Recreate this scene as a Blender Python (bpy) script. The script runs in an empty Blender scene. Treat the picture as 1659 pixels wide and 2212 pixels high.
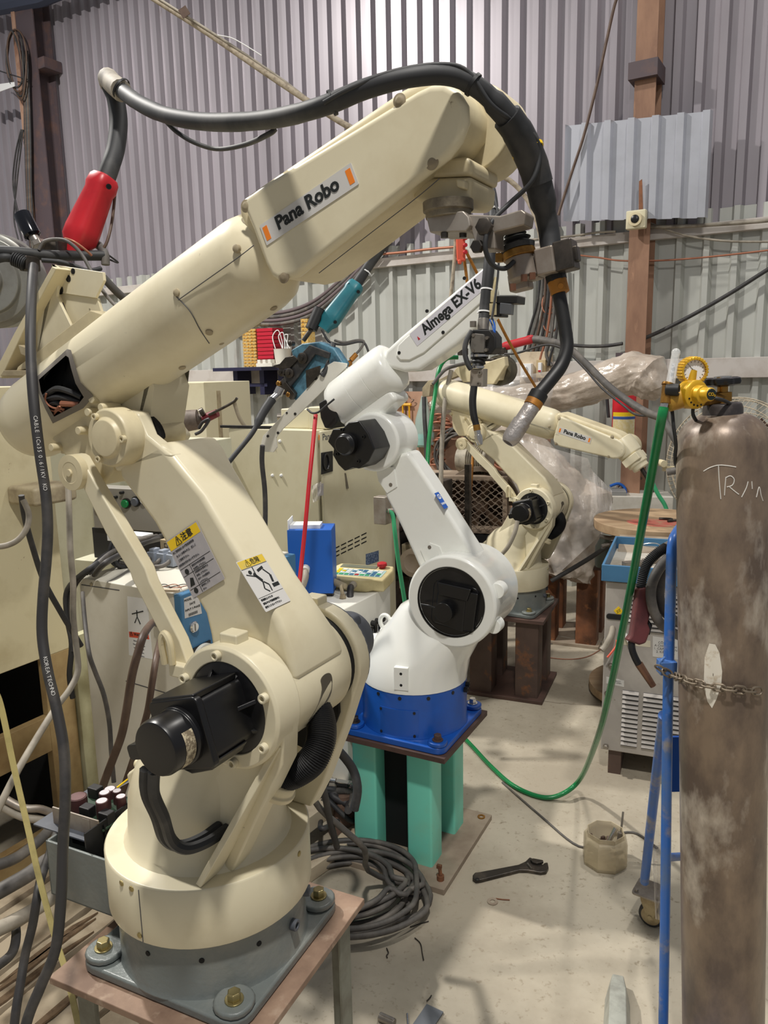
import bpy, bmesh, math, random
from mathutils import Vector as V, Matrix
from mathutils.bvhtree import BVHTree
SC = bpy.context.scene
COL = SC.collection
random.seed(7)
# ------------------------------------------------------------------ camera
FPX, CX, CY, EYE = 1662.0, 829.5, 1106.0, 1.65
PIT, ROL = math.radians(10.5), math.radians(1.2)
FWD = V((0, math.cos(PIT), -math.sin(PIT)))
UP0 = V((0, math.sin(PIT), math.cos(PIT)))
RT = V((1, 0, 0)) * math.cos(ROL) - UP0 * math.sin(ROL)
UPV = UP0 * math.cos(ROL) + V((1, 0, 0)) * math.sin(ROL)
CAM = V((0, 0, EYE))
cd = bpy.data.cameras.new('camera')
cam = bpy.data.objects.new('camera', cd)
COL.objects.link(cam)
cd.sensor_fit = 'VERTICAL'
cd.sensor_height = 36.0
cd.lens = FPX / 2212.0 * 36.0
cd.clip_start = 0.02
m3 = Matrix((RT, UPV, -FWD)).transposed()
cam.matrix_world = Matrix.Translation(CAM) @ m3.to_4x4()
SC.camera = cam
# ------------------------------------------------------------------ world and lamps
w = bpy.data.worlds.new('world'); SC.world = w; w.use_nodes = True
w.node_tree.nodes['Background'].inputs[0].default_value = (0.93, 0.95, 1.0, 1)
w.node_tree.nodes['Background'].inputs[1].default_value = 0.22
def lamp(name, loc, power, size, color=(1, .96, .9), aim=None, spread=math.pi):
    ld = bpy.data.lights.new(name, 'AREA'); ld.shape = 'DISK'; ld.size = size
    ld.energy = power; ld.color = color; ld.spread = spread
    o = bpy.data.objects.new(name, ld); COL.objects.link(o); o.location = loc
    d = (V(aim) if aim else V(loc) - V((0, 0, 1))) - V(loc)
    o.rotation_euler = d.to_track_quat('-Z', 'Y').to_euler()
    return o
lamp('high_bay_lamp', (0.1, -0.1, 4.6), 112, .24)
lamp('high_bay_lamp', (-3.4, 4.2, 5.8), 400, .26)
lamp('high_bay_lamp', (1.6, 3.0, 6.0), 70, .30)
SC.view_settings.view_transform = 'Standard'
SC.view_settings.look = 'None'
SC.view_settings.exposure = 0.12
SC.view_settings.gamma = 1.0
SC.view_settings.use_curve_mapping = False

# ------------------------------------------------------------------ picture to place
def ray(x, y): return FWD + RT * ((x - CX) / FPX) - UPV * ((y - CY) / FPX)
def P(x, y, d): return CAM + ray(x, y) * d
def onfloor(x, y, z=0.0):
    r = ray(x, y); return CAM + r * ((z - EYE) / r.z)
def onplane(x, y, o, n):
    r = ray(x, y); return CAM + r * ((V(o) - CAM).dot(n) / r.dot(n))
def pxm(d): return d / FPX          # metres per pixel at depth d
def depth(p): return (V(p) - CAM).dot(FWD)

# ------------------------------------------------------------------ materials
def lin(c):
    f = lambda u: u / 12.92 if u <= .04045 else ((u + .055) / 1.055) ** 2.4
    return (f(c[0] / 255), f(c[1] / 255), f(c[2] / 255), 1)
def mat(name, c, rough=.5, metal=0.0, c2=None, scale=6.0, lo=.45, hi=.7, bump=0.0, bscale=60.0, c3=None, s3=20.0, lo3=.6, hi3=.68,
        stretch=None, coat=0.0, alpha=1.0, emit=0.0, trans=0.0, spec=.5):
    m = bpy.data.materials.new(name); m.use_nodes = True
    nt = m.node_tree; b = nt.nodes['Principled BSDF']
    b.inputs['Roughness'].default_value = rough; b.inputs['Metallic'].default_value = metal
    b.inputs['Specular IOR Level'].default_value = spec
    b.inputs['Coat Weight'].default_value = coat
    b.inputs['Alpha'].default_value = alpha
    b.inputs['Transmission Weight'].default_value = trans
    b.inputs['Base Color'].default_value = lin(c)
    if emit:
        b.inputs['Emission Color'].default_value = lin(c); b.inputs['Emission Strength'].default_value = emit
    if c2 or bump:
        tc = nt.nodes.new('ShaderNodeTexCoord'); mp = nt.nodes.new('ShaderNodeMapping')
        nt.links.new(tc.outputs['Object'], mp.inputs[0])
        if stretch: mp.inputs['Scale'].default_value = stretch
    col = None
    def layer(prev, ca, s, a, bb):
        n = nt.nodes.new('ShaderNodeTexNoise'); n.inputs['Scale'].default_value = s; n.inputs['Detail'].default_value = 6; n.inputs['Roughness'].default_value = .62
        nt.links.new(mp.outputs[0], n.inputs['Vector'])
        r = nt.nodes.new('ShaderNodeMapRange'); r.inputs['From Min'].default_value = a; r.inputs['From Max'].default_value = bb
        nt.links.new(n.outputs['Fac'], r.inputs['Value'])
        mx = nt.nodes.new('ShaderNodeMix'); mx.data_type = 'RGBA'
        nt.links.new(r.outputs[0], mx.inputs['Factor'])
        if prev is None: mx.inputs['A'].default_value = lin(c)
        else: nt.links.new(prev, mx.inputs['A'])
        mx.inputs['B'].default_value = lin(ca)
        return mx.outputs['Result']
    if c2: col = layer(None, c2, scale, lo, hi)
    if c2 and c3: col = layer(col, c3, s3, lo3, hi3)
    if col: nt.links.new(col, b.inputs['Base Color'])
    if bump:
        n = nt.nodes.new('ShaderNodeTexNoise'); n.inputs['Scale'].default_value = bscale; n.inputs['Detail'].default_value = 4
        nt.links.new(mp.outputs[0], n.inputs['Vector'])
        bp = nt.nodes.new('ShaderNodeBump'); bp.inputs['Strength'].default_value = bump; bp.inputs['Distance'].default_value = .004
        nt.links.new(n.outputs['Fac'], bp.inputs['Height']); nt.links.new(bp.outputs[0], b.inputs['Normal'])
    return m
M = {}
M['cream'] = mat('cream_paint', (222, 213, 184), .34, c2=(204, 192, 160), scale=5, lo=.5, hi=.78, c3=(120, 105, 80), s3=38, lo3=.72, hi3=.78)
M['cream_dusty'] = mat('dusty_cream_paint', (219, 207, 172), .42, c2=(188, 174, 140), scale=7, lo=.45, hi=.75, c3=(110, 96, 74), s3=40, lo3=.7, hi3=.78)
M['dust_cream'] = mat('grimy_cream_paint', (176, 163, 134), .6, c2=(130, 116, 94), scale=14, lo=.4, hi=.7)
M['cabinet'] = mat('cabinet_paint', (214, 207, 178), .5, c2=(196, 186, 152), scale=3, lo=.5, hi=.8, c3=(120, 100, 78), s3=25, lo3=.72, hi3=.8)
M['oldcabinet'] = mat('old_cabinet_paint', (211, 201, 166), .5, c2=(180, 166, 128), scale=3.5, lo=.48, hi=.75, c3=(110, 70, 45), s3=22, lo3=.7, hi3=.76)
M['brownframe'] = mat('yellowed_steel_frame', (176, 152, 108), .5, c2=(140, 112, 72), scale=6, lo=.4, hi=.7)
M['white'] = mat('glossy_white_paint', (240, 241, 235), .22, c2=(226, 226, 216), scale=4, lo=.55, hi=.8, coat=.3)
M['offwhite'] = mat('offwhite_panel', (226, 224, 214), .4, c2=(200, 196, 182), scale=4, lo=.5, hi=.8)
M['basegrey'] = mat('grey_base_paint', (112, 118, 116), .35, c2=(128, 130, 124), scale=8, lo=.5, hi=.7, bump=.25, bscale=90, c3=(40, 40, 38), s3=60, lo3=.73, hi3=.76)
M['motorgrey'] = mat('dark_grey_plastic', (88, 92, 100), .5, c2=(70, 74, 82), scale=8)
M['black'] = mat('black_paint', (16, 16, 18), .32, c2=(48, 47, 46), scale=7, lo=.55, hi=.9)
M['matblack'] = mat('black_plastic', (22, 22, 23), .5, c2=(42, 41, 40), scale=12, lo=.5, hi=.8)
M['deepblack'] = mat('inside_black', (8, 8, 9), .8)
M['rubber'] = mat('dark_rubber', (44, 45, 47), .6, c2=(80, 79, 77), scale=9, lo=.5, hi=.75)
M['cablegrey'] = mat('grey_cable_sheath', (82, 79, 76), .6, c2=(120, 114, 106), scale=12, lo=.45, hi=.7)
M['cabledark'] = mat('dark_cable_sheath', (52, 51, 52), .55, c2=(86, 82, 78), scale=12, lo=.5, hi=.75)
M['cablebrown'] = mat('brown_cable_sheath', (86, 66, 54), .5, c2=(110, 90, 76), scale=12)
M['cablelight'] = mat('dusty_light_cable', (160, 152, 138), .6, c2=(120, 112, 100), scale=12)
M['steel'] = mat('worn_steel', (158, 152, 144), .38, .75, c2=(112, 104, 96), scale=12, lo=.4, hi=.7)
M['aluminium'] = mat('scuffed_aluminium', (168, 160, 150), .45, .55, c2=(128, 112, 98), scale=10, lo=.4, hi=.72)
M['chrome'] = mat('bright_metal', (208, 206, 204), .2, .95)
M['zinc'] = mat('zinc_bolt', (172, 158, 112), .3, .85)
M['brass'] = mat('brass', (168, 126, 62), .35, .8, c2=(120, 82, 40), scale=30)
M['dirtybrass'] = mat('dull_brass', (176, 118, 44), .5, .35, c2=(112, 74, 34), scale=40)
M['darksteel'] = mat('dark_oily_steel', (66, 62, 58), .38, .7, c2=(98, 90, 82), scale=22, lo=.45, hi=.7)
M['rust'] = mat('rusty_steel', (132, 84, 54), .7, c2=(88, 58, 42), scale=6, lo=.4, hi=.65, c3=(170, 110, 66), s3=14, lo3=.58, hi3=.7)
M['rustplate'] = mat('rusted_plate', (150, 124, 104), .65, c2=(118, 94, 78), scale=9, lo=.42, hi=.68, c3=(166, 144, 124), s3=20, lo3=.55, hi3=.68)
M['brownsteel'] = mat('brown_stand_steel', (88, 70, 62), .6, c2=(70, 55, 50), scale=5, c3=(148, 92, 48), s3=7, lo3=.56, hi3=.7)
M['brownplate'] = mat('dark_brown_plate', (86, 64, 56), .6, c2=(60, 46, 42), scale=9)
M['dustplate'] = mat('dusty_floor_plate', (158, 144, 126), .7, c2=(132, 116, 100), scale=8, lo=.4, hi=.7)
M['teal'] = mat('chipped_teal_paint', (126, 222, 198), .4, c2=(140, 210, 182), scale=5, lo=.5, hi=.75, c3=(40, 62, 54), s3=34, lo3=.69, hi3=.74)
M['blue'] = mat('blue_base_paint', (26, 84, 172), .3, c2=(34, 76, 150), scale=6, lo=.5, hi=.75, c3=(120, 130, 150), s3=30, lo3=.75, hi3=.82)
M['bluebox'] = mat('blue_enclosure', (28, 96, 190), .45)
M['bluepanel'] = mat('steel_blue_panel', (70, 122, 162), .45, c2=(60, 108, 146), scale=5)
M['bluepipe'] = mat('blue_trolley_paint', (52, 108, 190), .35, c2=(90, 118, 160), scale=10, lo=.45, hi=.7, c3=(150, 146, 144), s3=14, lo3=.54, hi3=.7)
M['red'] = mat('red_plastic', (196, 34, 44), .4, c2=(168, 28, 38), scale=8)
M['orangered'] = mat('orange_pendant', (224, 92, 66), .45)
M['green'] = mat('green_hose', (20, 128, 70), .25, c2=(26, 108, 62), scale=12)
M['greenlight'] = mat('pale_green_hose', (70, 176, 122), .4)
M['yellow'] = mat('yellow_paint', (232, 172, 30), .4)
M['gauge'] = mat('yellow_metal', (214, 168, 40), .35, .3)
M['tealtorch'] = mat('teal_plastic', (36, 118, 130), .4, c2=(30, 98, 112), scale=8)
M['lightblue'] = mat('pale_blue_casting', (90, 138, 160), .4, c2=(50, 80, 98), scale=16, lo=.42, hi=.6)
M['orange'] = mat('orange_print', (240, 132, 36), .5)
M['label'] = mat('label_silver', (206, 204, 200), .3)
M['labelgrey'] = mat('label_grey', (178, 174, 176), .3, c2=(196, 190, 190), scale=12)
M['paper'] = mat('white_paper', (235, 236, 236), .6)
M['labelyellow'] = mat('label_yellow', (246, 206, 30), .4)
M['ink'] = mat('black_ink', (26, 30, 30), .6)
M['inkgrey'] = mat('grey_ink', (84, 84, 88), .6)
M['chalk'] = mat('chalk_white', (222, 220, 214), .8)
M['cylinder'] = mat('worn_cylinder_steel', (142, 124, 106), .40, .2, c2=(104, 90, 80), scale=11, lo=.40, hi=.62, c3=(206, 196, 182), s3=6, lo3=.53, hi3=.68, stretch=(1, 1, .5), bump=.15, bscale=50)
M['wood'] = mat('raw_wood', (186, 160, 128), .7, c2=(150, 120, 90), scale=9, lo=.4, hi=.7, stretch=(.2, 1, 1))
M['oldwood'] = mat('weathered_wood', (206, 190, 164), .75, c2=(160, 138, 112), scale=9, lo=.46, hi=.74)
M['ply'] = mat('plywood', (184, 146, 122), .7, c2=(160, 122, 100), scale=5, lo=.4, hi=.7, c3=(110, 84, 70), s3=30, lo3=.7, hi3=.76)
M['navy'] = mat('navy_shelf_paint', (38, 38, 66), .5)
M['gold'] = mat('gold_foil', (236, 180, 70), .25, .5, c2=(250, 224, 160), scale=90, lo=.4, hi=.6)
M['redpaper'] = mat('red_paper', (186, 28, 52), .5)
M['film'] = mat('clear_film', (226, 220, 214), .22, alpha=.42, bump=1.0, bscale=26)
M['wrap'] = mat('dusty_wrap', (196, 184, 170), .28, c2=(168, 152, 136), scale=7, lo=.4, hi=.7, bump=1.0, bscale=34, coat=.5)
M['jar'] = mat('cloudy_plastic', (222, 206, 172), .35, alpha=.5)
M['clear'] = mat('clear_tube', (236, 238, 238), .15, alpha=.38)
M['glass'] = mat('gauge_glass', (228, 230, 228), .15)
M['colpurple'] = mat('dark_column_paint', (84, 72, 76), .6, c2=(112, 84, 74), scale=6, lo=.5, hi=.75)
M['colrust'] = mat('rusty_column', (154, 118, 94), .65, c2=(120, 88, 70), scale=6, lo=.4, hi=.7, c3=(176, 136, 108), s3=12, lo3=.6, hi3=.75, stretch=(1, 1, .3))
M['mesh'] = mat('dusty_mesh', (142, 128, 112), .6, c2=(112, 98, 84), scale=9)
M['copper'] = mat('copper_tube', (168, 112, 88), .45, .4)
M['sourcegrey'] = mat('scratched_grey_panel', (168, 162, 156), .45, .1, c2=(190, 184, 176), scale=4, lo=.45, hi=.7, c3=(110, 90, 74), s3=40, lo3=.68, hi3=.74)
M['maroon'] = mat('maroon_plastic', (106, 56, 56), .5, c2=(80, 44, 44), scale=20)
M['strap'] = mat('yellowed_strap', (190, 176, 116), .5, c2=(150, 138, 90), scale=14)
M['rope'] = mat('dusty_rope', (170, 158, 138), .8, c2=(120, 106, 90), scale=40)
M['extred'] = mat('extinguisher_red', (206, 34, 48), .3)
M['wheelrim'] = mat('dusty_caster', (190, 172, 132), .6, c2=(150, 130, 96), scale=20)

# ------------------------------------------------------------------ mesh building
class Fr:
    """a local frame: origin and three axes"""
    def __init__(s, o, x=(1, 0, 0), y=(0, 1, 0), z=(0, 0, 1)):
        s.o, s.x, s.y, s.z = V(o), V(x).normalized(), V(y).normalized(), V(z).normalized()
    def __call__(s, a, b, c): return s.o + s.x * a + s.y * b + s.z * c
    def at(s, a, b, c): return Fr(s(a, b, c), s.x, s.y, s.z)
    def spin(s, ang):                # turn about z
        c, n = math.cos(ang), math.sin(ang)
        return Fr(s.o, s.x * c + s.y * n, s.y * c - s.x * n, s.z)
    def un(s, px, py, b):            # point of the plane y=b seen at a pixel, as (x, z)
        p = onplane(px, py, s(0, b, 0), s.y) - s.o
        return (p.dot(s.x), p.dot(s.z))
W0 = Fr((0, 0, 0))
def yawfr(o, deg):
    a = math.radians(deg); return Fr(o, (math.cos(a), math.sin(a), 0), (-math.sin(a), math.cos(a), 0))
def axisfr(p, d, up=(0, 0, 1)):
    z = V(d).normalized(); u = V(up)
    if abs(z.dot(u)) > .98: u = V((1, 0, 0))
    x = u.cross(z).normalized(); return Fr(p, x, z.cross(x), z)
def smooth(pts, n=6, closed=False):
    pts = [V(p) for p in pts]; out = []; N_ = len(pts)
    if N_ < 3: return pts
    for i in range(N_ if closed else N_ - 1):
        g = (lambda k: pts[k % N_]) if closed else (lambda k: pts[max(0, min(N_ - 1, k))])
        p0, p1, p2, p3 = g(i - 1), g(i), g(i + 1), g(i + 2)
        for k in range(n):
            t = k / n
            out.append(.5 * ((2 * p1) + (p2 - p0) * t + (2 * p0 - 5 * p1 + 4 * p2 - p3) * t * t + (3 * p1 - p0 - 3 * p2 + p3) * t ** 3))
    if not closed: out.append(pts[-1])
    return out
class B:
    def __init__(s): s.bm = bmesh.new()
    def face(s, pts):
        try: return s.bm.faces.new([s.bm.verts.new(V(p)) for p in pts])
        except Exception: return None
    def loops(s, rings, cap=True, closed_u=True):
        vs = [[s.bm.verts.new(V(p)) for p in r] for r in rings]; n = len(vs[0])
        for a, b in zip(vs[:-1], vs[1:]):
            for i in range(n if closed_u else n - 1):
                s.bm.faces.new((a[i], a[(i + 1) % n], b[(i + 1) % n], b[i]))
        if cap and closed_u:
            s.bm.faces.new(list(reversed(vs[0]))); s.bm.faces.new(vs[-1])
        return s
    def prism(s, a, b): return s.loops([a, b])
    def box(s, f, sx, sy, sz):       # centred on the frame
        h = [(-sx / 2, -sy / 2), (sx / 2, -sy / 2), (sx / 2, sy / 2), (-sx / 2, sy / 2)]
        return s.loops([[f(x, y, -sz / 2) for x, y in h], [f(x, y, sz / 2) for x, y in h]])
    def box2(s, f, x0, x1, y0, y1, z0, z1):
        return s.box(f.at((x0 + x1) / 2, (y0 + y1) / 2, (z0 + z1) / 2), abs(x1 - x0), abs(y1 - y0), abs(z1 - z0))
    def lathe(s, f, prof, seg=32, cap=True, a0=0, a1=None):   # prof: (r, z) along frame z
        if a1 is None:
            return s.loops([[f(r * math.cos(2 * math.pi * i / seg), r * math.sin(2 * math.pi * i / seg), z) for i in range(seg)] for r, z in prof], cap)
        return s.loops([[f(r * math.cos(a0 + (a1 - a0) * i / seg), r * math.sin(a0 + (a1 - a0) * i / seg), z) for i in range(seg + 1)] for r, z in prof], False, False)
    def cyl(s, p0, p1, r0, r1=None, seg=24):
        p0, p1 = V(p0), V(p1); f = axisfr(p0, p1 - p0)
        return s.lathe(f, [(r0, 0), (r0 if r1 is None else r1, (p1 - p0).length)], seg)
    def ring(s, f, r0, r1, z0, z1, seg=40):      # flat washer / pipe wall
        s.loops([[f(r * math.cos(2 * math.pi * i / seg), r * math.sin(2 * math.pi * i / seg), z) for i in range(seg)] for r, z in ((r0, z0), (r1, z0), (r1, z1), (r0, z1), (r0, z0))], False)
        return s
    def plate(s, f, pts, y0, y1):    # outline (x,z) in the frame, thickness along y
        return s.loops([[f(x, y0, z) for x, z in pts], [f(x, y1, z) for x, z in pts]])
    def flat(s, f, pts, z0, z1):     # outline (x,y), thickness along z
        return s.loops([[f(x, y, z0) for x, y in pts], [f(x, y, z1) for x, y in pts]])
    def tube(s, pts, r, seg=8, closed=False, n=6, cap=True):
        pts = smooth(pts, n, closed) if n > 1 else [V(p) for p in pts]
        rs = r if isinstance(r, list) else None
        N_ = len(pts); rings = []; nx = None
        for i, p in enumerate(pts):
            a = pts[(i - 1) % N_] if (closed or i > 0) else p
            b = pts[(i + 1) % N_] if (closed or i < N_ - 1) else p
            t = (b - a)
            if t.length < 1e-9: t = V((0, 0, 1))
            t.normalize()
            if nx is None:
                u = V((0, 0, 1)) if abs(t.z) < .9 else V((1, 0, 0)); nx = (u - t * u.dot(t)).normalized()
            else:
                nx = nx - t * nx.dot(t)
                nx = nx.normalized() if nx.length > 1e-6 else V((1, 0, 0))
            ny = t.cross(nx)
            rr = (rs[min(len(rs) - 1, int(i / max(1, N_ - 1) * (len(rs) - 1) + .5))] if rs else r)
            rings.append([p + nx * (rr * math.cos(2 * math.pi * k / seg)) + ny * (rr * math.sin(2 * math.pi * k / seg)) for k in range(seg)])
        if closed: rings.append(rings[0]); cap = False
        return s.loops(rings, cap)
    def ball(s, c, r, seg=16, sx=1, sy=1, sz=1):
        k = seg // 2
        return s.loops([[V(c) + V((sx * r * math.sin(math.pi * max(.02, min(j, k - .02)) / k) * math.cos(2 * math.pi * i / seg), sy * r * math.sin(math.pi * max(.02, min(j, k - .02)) / k) * math.sin(2 * math.pi * i / seg), -sz * r * math.cos(math.pi * j / k))) for i in range(seg)] for j in range(k + 1)])
    def hexbolt(s, f, r, h, washer=True):
        if washer: s.lathe(f, [(r * 1.35, 0), (r * 1.35, h * .18)], 20)
        s.lathe(f.at(0, 0, h * .18), [(r, 0), (r, h * .72), (r * .85, h * .82)], 6); return s
    def capscrew(s, f, r, h):        # socket head: a ring with a sunk middle
        return s.lathe(f, [(r, 0), (r, h), (r * .55, h), (r * .5, h * .35)], 16)
def rrect(w, h, r, n=4, cx=0, cy=0):
    out = []
    for qx, qy, a in ((1, 1, 0), (-1, 1, 90), (-1, -1, 180), (1, -1, 270)):
        for k in range(n + 1):
            t = math.radians(a + 90 * k / n)
            out.append((cx + qx * (w / 2 - r) + r * math.cos(t), cy + qy * (h / 2 - r) + r * math.sin(t)))
    return out
def circ(r, n=32, cx=0, cy=0): return [(cx + r * math.cos(2 * math.pi * k / n), cy + r * math.sin(2 * math.pi * k / n)) for k in range(n)]
def sm2(pts, n=4, closed=True): return [(p.x, p.y) for p in smooth([V((x, y, 0)) for x, y in pts], n, closed)]

SPLIT = set('tapped_hole bracket_hole cover_screw screw_head blue_wire gun_cable internal_cable internal_wire motor_cable housing_lug orange_mark pressure_block case_seam bracket_slot jaw air_fitting electric_motor papers vent_hole panel_seam tray_rim label_band outlet_adaptor junction_box_pair back_plate louvre_panel tool_arm sensor_lead hose_clip wire_loom'.split())
def islands(bm):
    bm.verts.ensure_lookup_table(); seen = set(); out = []
    for v in bm.verts:
        if v.index in seen: continue
        st_, comp = [v], []
        seen.add(v.index)
        while st_:
            q = st_.pop(); comp.append(q)
            for e in q.link_edges:
                w_ = e.other_vert(q)
                if w_.index not in seen: seen.add(w_.index); st_.append(w_)
        out.append(comp)
    return out
ORG = {}                              # where each object's own origin stands in the place
def finish(o, bevel=0, seg=2, ang=38, sharp=38, weld=False):
    me = o.data
    for p in me.polygons: p.use_smooth = True
    if bevel:
        b = o.modifiers.new('edge', 'BEVEL'); b.width = bevel; b.segments = seg; b.limit_method = 'ANGLE'; b.angle_limit = math.radians(ang); b.harden_normals = True
    else:
        me.set_sharp_from_angle(angle=math.radians(sharp))
def obj(name, b, m, parent=None, bevel=0, label=None, cat=None, group=None, kind=None, seg=2, sharp=38):
    if parent is not None and name in SPLIT:
        b.bm.verts.index_update(); isl = islands(b.bm)
        if len(isl) > 1:
            SPLIT.discard(name)
            for comp in isl:
                nb = B(); mp_ = {v: nb.bm.verts.new(v.co) for v in comp}
                for f_ in {f_ for v in comp for f_ in v.link_faces}: nb.bm.faces.new([mp_[v] for v in f_.verts])
                o = obj(name, nb, m, parent, bevel, label, cat, group, kind, seg, sharp)
            SPLIT.add(name); return o
    bmesh.ops.recalc_face_normals(b.bm, faces=b.bm.faces[:])
    me = bpy.data.meshes.new(name); b.bm.to_mesh(me); b.bm.free()
    o = bpy.data.objects.new(name, me); COL.objects.link(o)
    me.materials.append(M[m] if isinstance(m, str) else m)
    if parent is not None:
        org = ORG[parent.name]; o.parent = parent
    else:
        if len(me.vertices):
            xs = [v.co for v in me.vertices]
            org = V(((min(v.x for v in xs) + max(v.x for v in xs)) / 2, (min(v.y for v in xs) + max(v.y for v in xs)) / 2, min(v.z for v in xs)))
        else: org = V((0, 0, 0))
        o.location = org
    me.transform(Matrix.Translation(-org)); ORG[o.name] = org
    finish(o, bevel, seg, sharp=sharp)
    tag(o, label, cat, group, kind)
    return o
def tag(o, label=None, cat=None, group=None, kind=None):
    if label: o['label'] = label
    if cat: o['category'] = cat
    if group: o['group'] = group
    if kind: o['kind'] = kind
    return o
def thing(name, loc, label, cat, group=None):
    o = bpy.data.objects.new(name, None); COL.objects.link(o); o.location = V(loc); o.empty_display_size = .05
    ORG[o.name] = V(loc); return tag(o, label, cat, group)
def struct(name, b, m, parent=None, bevel=0):
    return obj(name, b, m, parent, bevel, kind=None if parent else 'structure')
def copy_tree(o, parent=None):
    c = o.copy(); COL.objects.link(c); c.parent = parent
    for ch in list(o.children): copy_tree(ch, c)
    return c
def text(name, body, f, size, m, parent, bold=0.0, stretch=1.0, align='CENTER', thick=.0004, shear=0.0):
    """flat lettering lying in the frame's x-y plane, facing +z, centred on the origin"""
    cu = bpy.data.curves.new(name, 'FONT'); cu.body = body; cu.size = size; cu.align_x = align; cu.align_y = 'CENTER'
    cu.offset = bold * size; cu.extrude = thick; cu.resolution_u = 3; cu.shear = shear
    t = bpy.data.objects.new(name, cu); COL.objects.link(t)
    dg = bpy.context.evaluated_depsgraph_get(); dg.update()
    me = bpy.data.meshes.new_from_object(t.evaluated_get(dg))
    bpy.data.objects.remove(t); bpy.data.curves.remove(cu)
    rot = Matrix((f.x, f.y, f.z)).transposed().to_4x4()
    me.transform(Matrix.Translation(f.o) @ rot @ Matrix.Scale(stretch, 4, V((1, 0, 0))))
    me.materials.clear(); me.materials.append(M[m])
    o = bpy.data.objects.new(name, me); COL.objects.link(o)
    org = ORG[parent.name]; o.parent = parent
    me.transform(Matrix.Translation(-org)); ORG[o.name] = org
    return o
def pxpath(pts): return [P(x, y, d) for x, y, d in pts]
def cable(name, pts, r, m, label=None, cat='cable', parent=None, group=None, seg=8, n=6):
    """pts: (pixel x, pixel y, depth) triples or ready points"""
    q = [V(p) if isinstance(p, V) else P(*p) for p in pts]
    return obj(name, B().tube(q, r, seg, n=n), m, parent, label=label, cat=None if parent else cat, group=group, sharp=80)
# ------------------------------------------------------------------ the hall: floor and sheet-metal wall
fm = mat('concrete', (190, 181, 162), .75, c2=(164, 154, 136), scale=1.6, lo=.42, hi=.62, c3=(150, 138, 118), s3=55, lo3=.58, hi3=.72, bump=.35, bscale=40)
def floor_cracks(m):
    nt = m.node_tree; b = nt.nodes['Principled BSDF']
    tc = nt.nodes.new('ShaderNodeTexCoord'); nz = nt.nodes.new('ShaderNodeTexNoise'); nz.inputs['Scale'].default_value = 2.5; nz.inputs['Detail'].default_value = 5
    add = nt.nodes.new('ShaderNodeMix'); add.data_type = 'VECTOR'; add.inputs['Factor'].default_value = .12
    nt.links.new(tc.outputs['Object'], nz.inputs['Vector']); nt.links.new(tc.outputs['Object'], add.inputs['A']); nt.links.new(nz.outputs['Color'], add.inputs['B'])
    vo = nt.nodes.new('ShaderNodeTexVoronoi'); vo.feature = 'DISTANCE_TO_EDGE'; vo.inputs['Scale'].default_value = .42
    nt.links.new(add.outputs['Result'], vo.inputs['Vector'])
    r = nt.nodes.new('ShaderNodeMapRange'); r.inputs['From Min'].default_value = .0005; r.inputs['From Max'].default_value = .0022
    nt.links.new(vo.outputs['Distance'], r.inputs['Value'])
    old = b.inputs['Base Color'].links[0].from_socket
    mx = nt.nodes.new('ShaderNodeMix'); mx.data_type = 'RGBA'; mx.inputs['A'].default_value = lin((140, 130, 114))
    nt.links.new(r.outputs[0], mx.inputs['Factor']); nt.links.new(old, mx.inputs['B']); nt.links.new(mx.outputs['Result'], b.inputs['Base Color'])
floor_cracks(fm)
b = B(); b.box2(W0, -7, 7, -3, 12, -.12, 0)
struct('floor', b, fm)

# wall plane: passes the right-hand column and runs away to the left
WT = V((1, -.613, 0)).normalized()            # along the wall, to the right
WN = V((-WT.y, WT.x, 0)) * -1                 # out of the wall, towards the room
WN = V((WT.y, -WT.x, 0)) if V((WT.y, -WT.x, 0)).y < 0 else V((-WT.y, WT.x, 0))
WO = V((1.75, 5.5, 0))
WF = Fr(WO, WT, -WN, (0, 0, 1))               # x along, y into the wall, z up
def onwall(x, y, off=0.0): return onplane(x, y, WO + WN * off, WN)
def wallxz(x, y, off=0.0):
    p = onwall(x, y, off) - WO; return p.dot(WT), p.z
wallup = mat('lilac_grey_sheet', (164, 158, 165), .38, .25, c2=(146, 140, 146), scale=1.3, lo=.45, hi=.7, c3=(136, 126, 124), s3=8, lo3=.66, hi3=.8, stretch=(1, 1, .25))
walllow = mat('grey_green_sheet', (192, 194, 188), .4, .2, c2=(172, 172, 164), scale=1.6, lo=.45, hi=.7, c3=(150, 128, 116), s3=5, lo3=.64, hi3=.8, stretch=(1, 1, .25))
patchm = mat('new_silver_sheet', (196, 198, 206), .3, .45, c2=(178, 180, 186), scale=2)
def sheet(x0, x1, z0, z1, off, pitch, flatw, slope, dep, ph=0.0, z0b=None, z1b=None):
    """trapezoid-ribbed sheet; ribs stand out of the wall by dep"""
    prof = []; x = x0 - ((x0 - ph) % pitch)
    while x < x1 + pitch:
        for dx, d in ((0, 0), (flatw, 0), (flatw + slope, dep), (pitch - slope, dep)):
            prof.append((x + dx, d))
        x += pitch
    prof = [(a, d) for a, d in prof if x0 <= a <= x1]
    bb = B(); n = len(prof)
    lo = [WF(a, -off - d, z0 + (0 if z0b is None else (z0b - z0) * (a - x0) / (x1 - x0))) for a, d in prof]
    hi = [WF(a, -off - d, z1 + (0 if z1b is None else (z1b - z1) * (a - x0) / (x1 - x0))) for a, d in prof]
    # thin but real sheet: front and back skins
    th = -WN * .0012
    bb.loops([lo, hi], False, False); bb.loops([[p + th for p in hi], [p + th for p in lo]], False, False)
    return bb
gz = wallxz(1500, 492)[1]                     # height of the upper rail
xl = wallxz(105, 600)[0]
struct('wall_back', sheet(xl - .1, 5.0, gz - .04, 7.4, .0, .136, .064, .014, .044), wallup)
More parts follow.
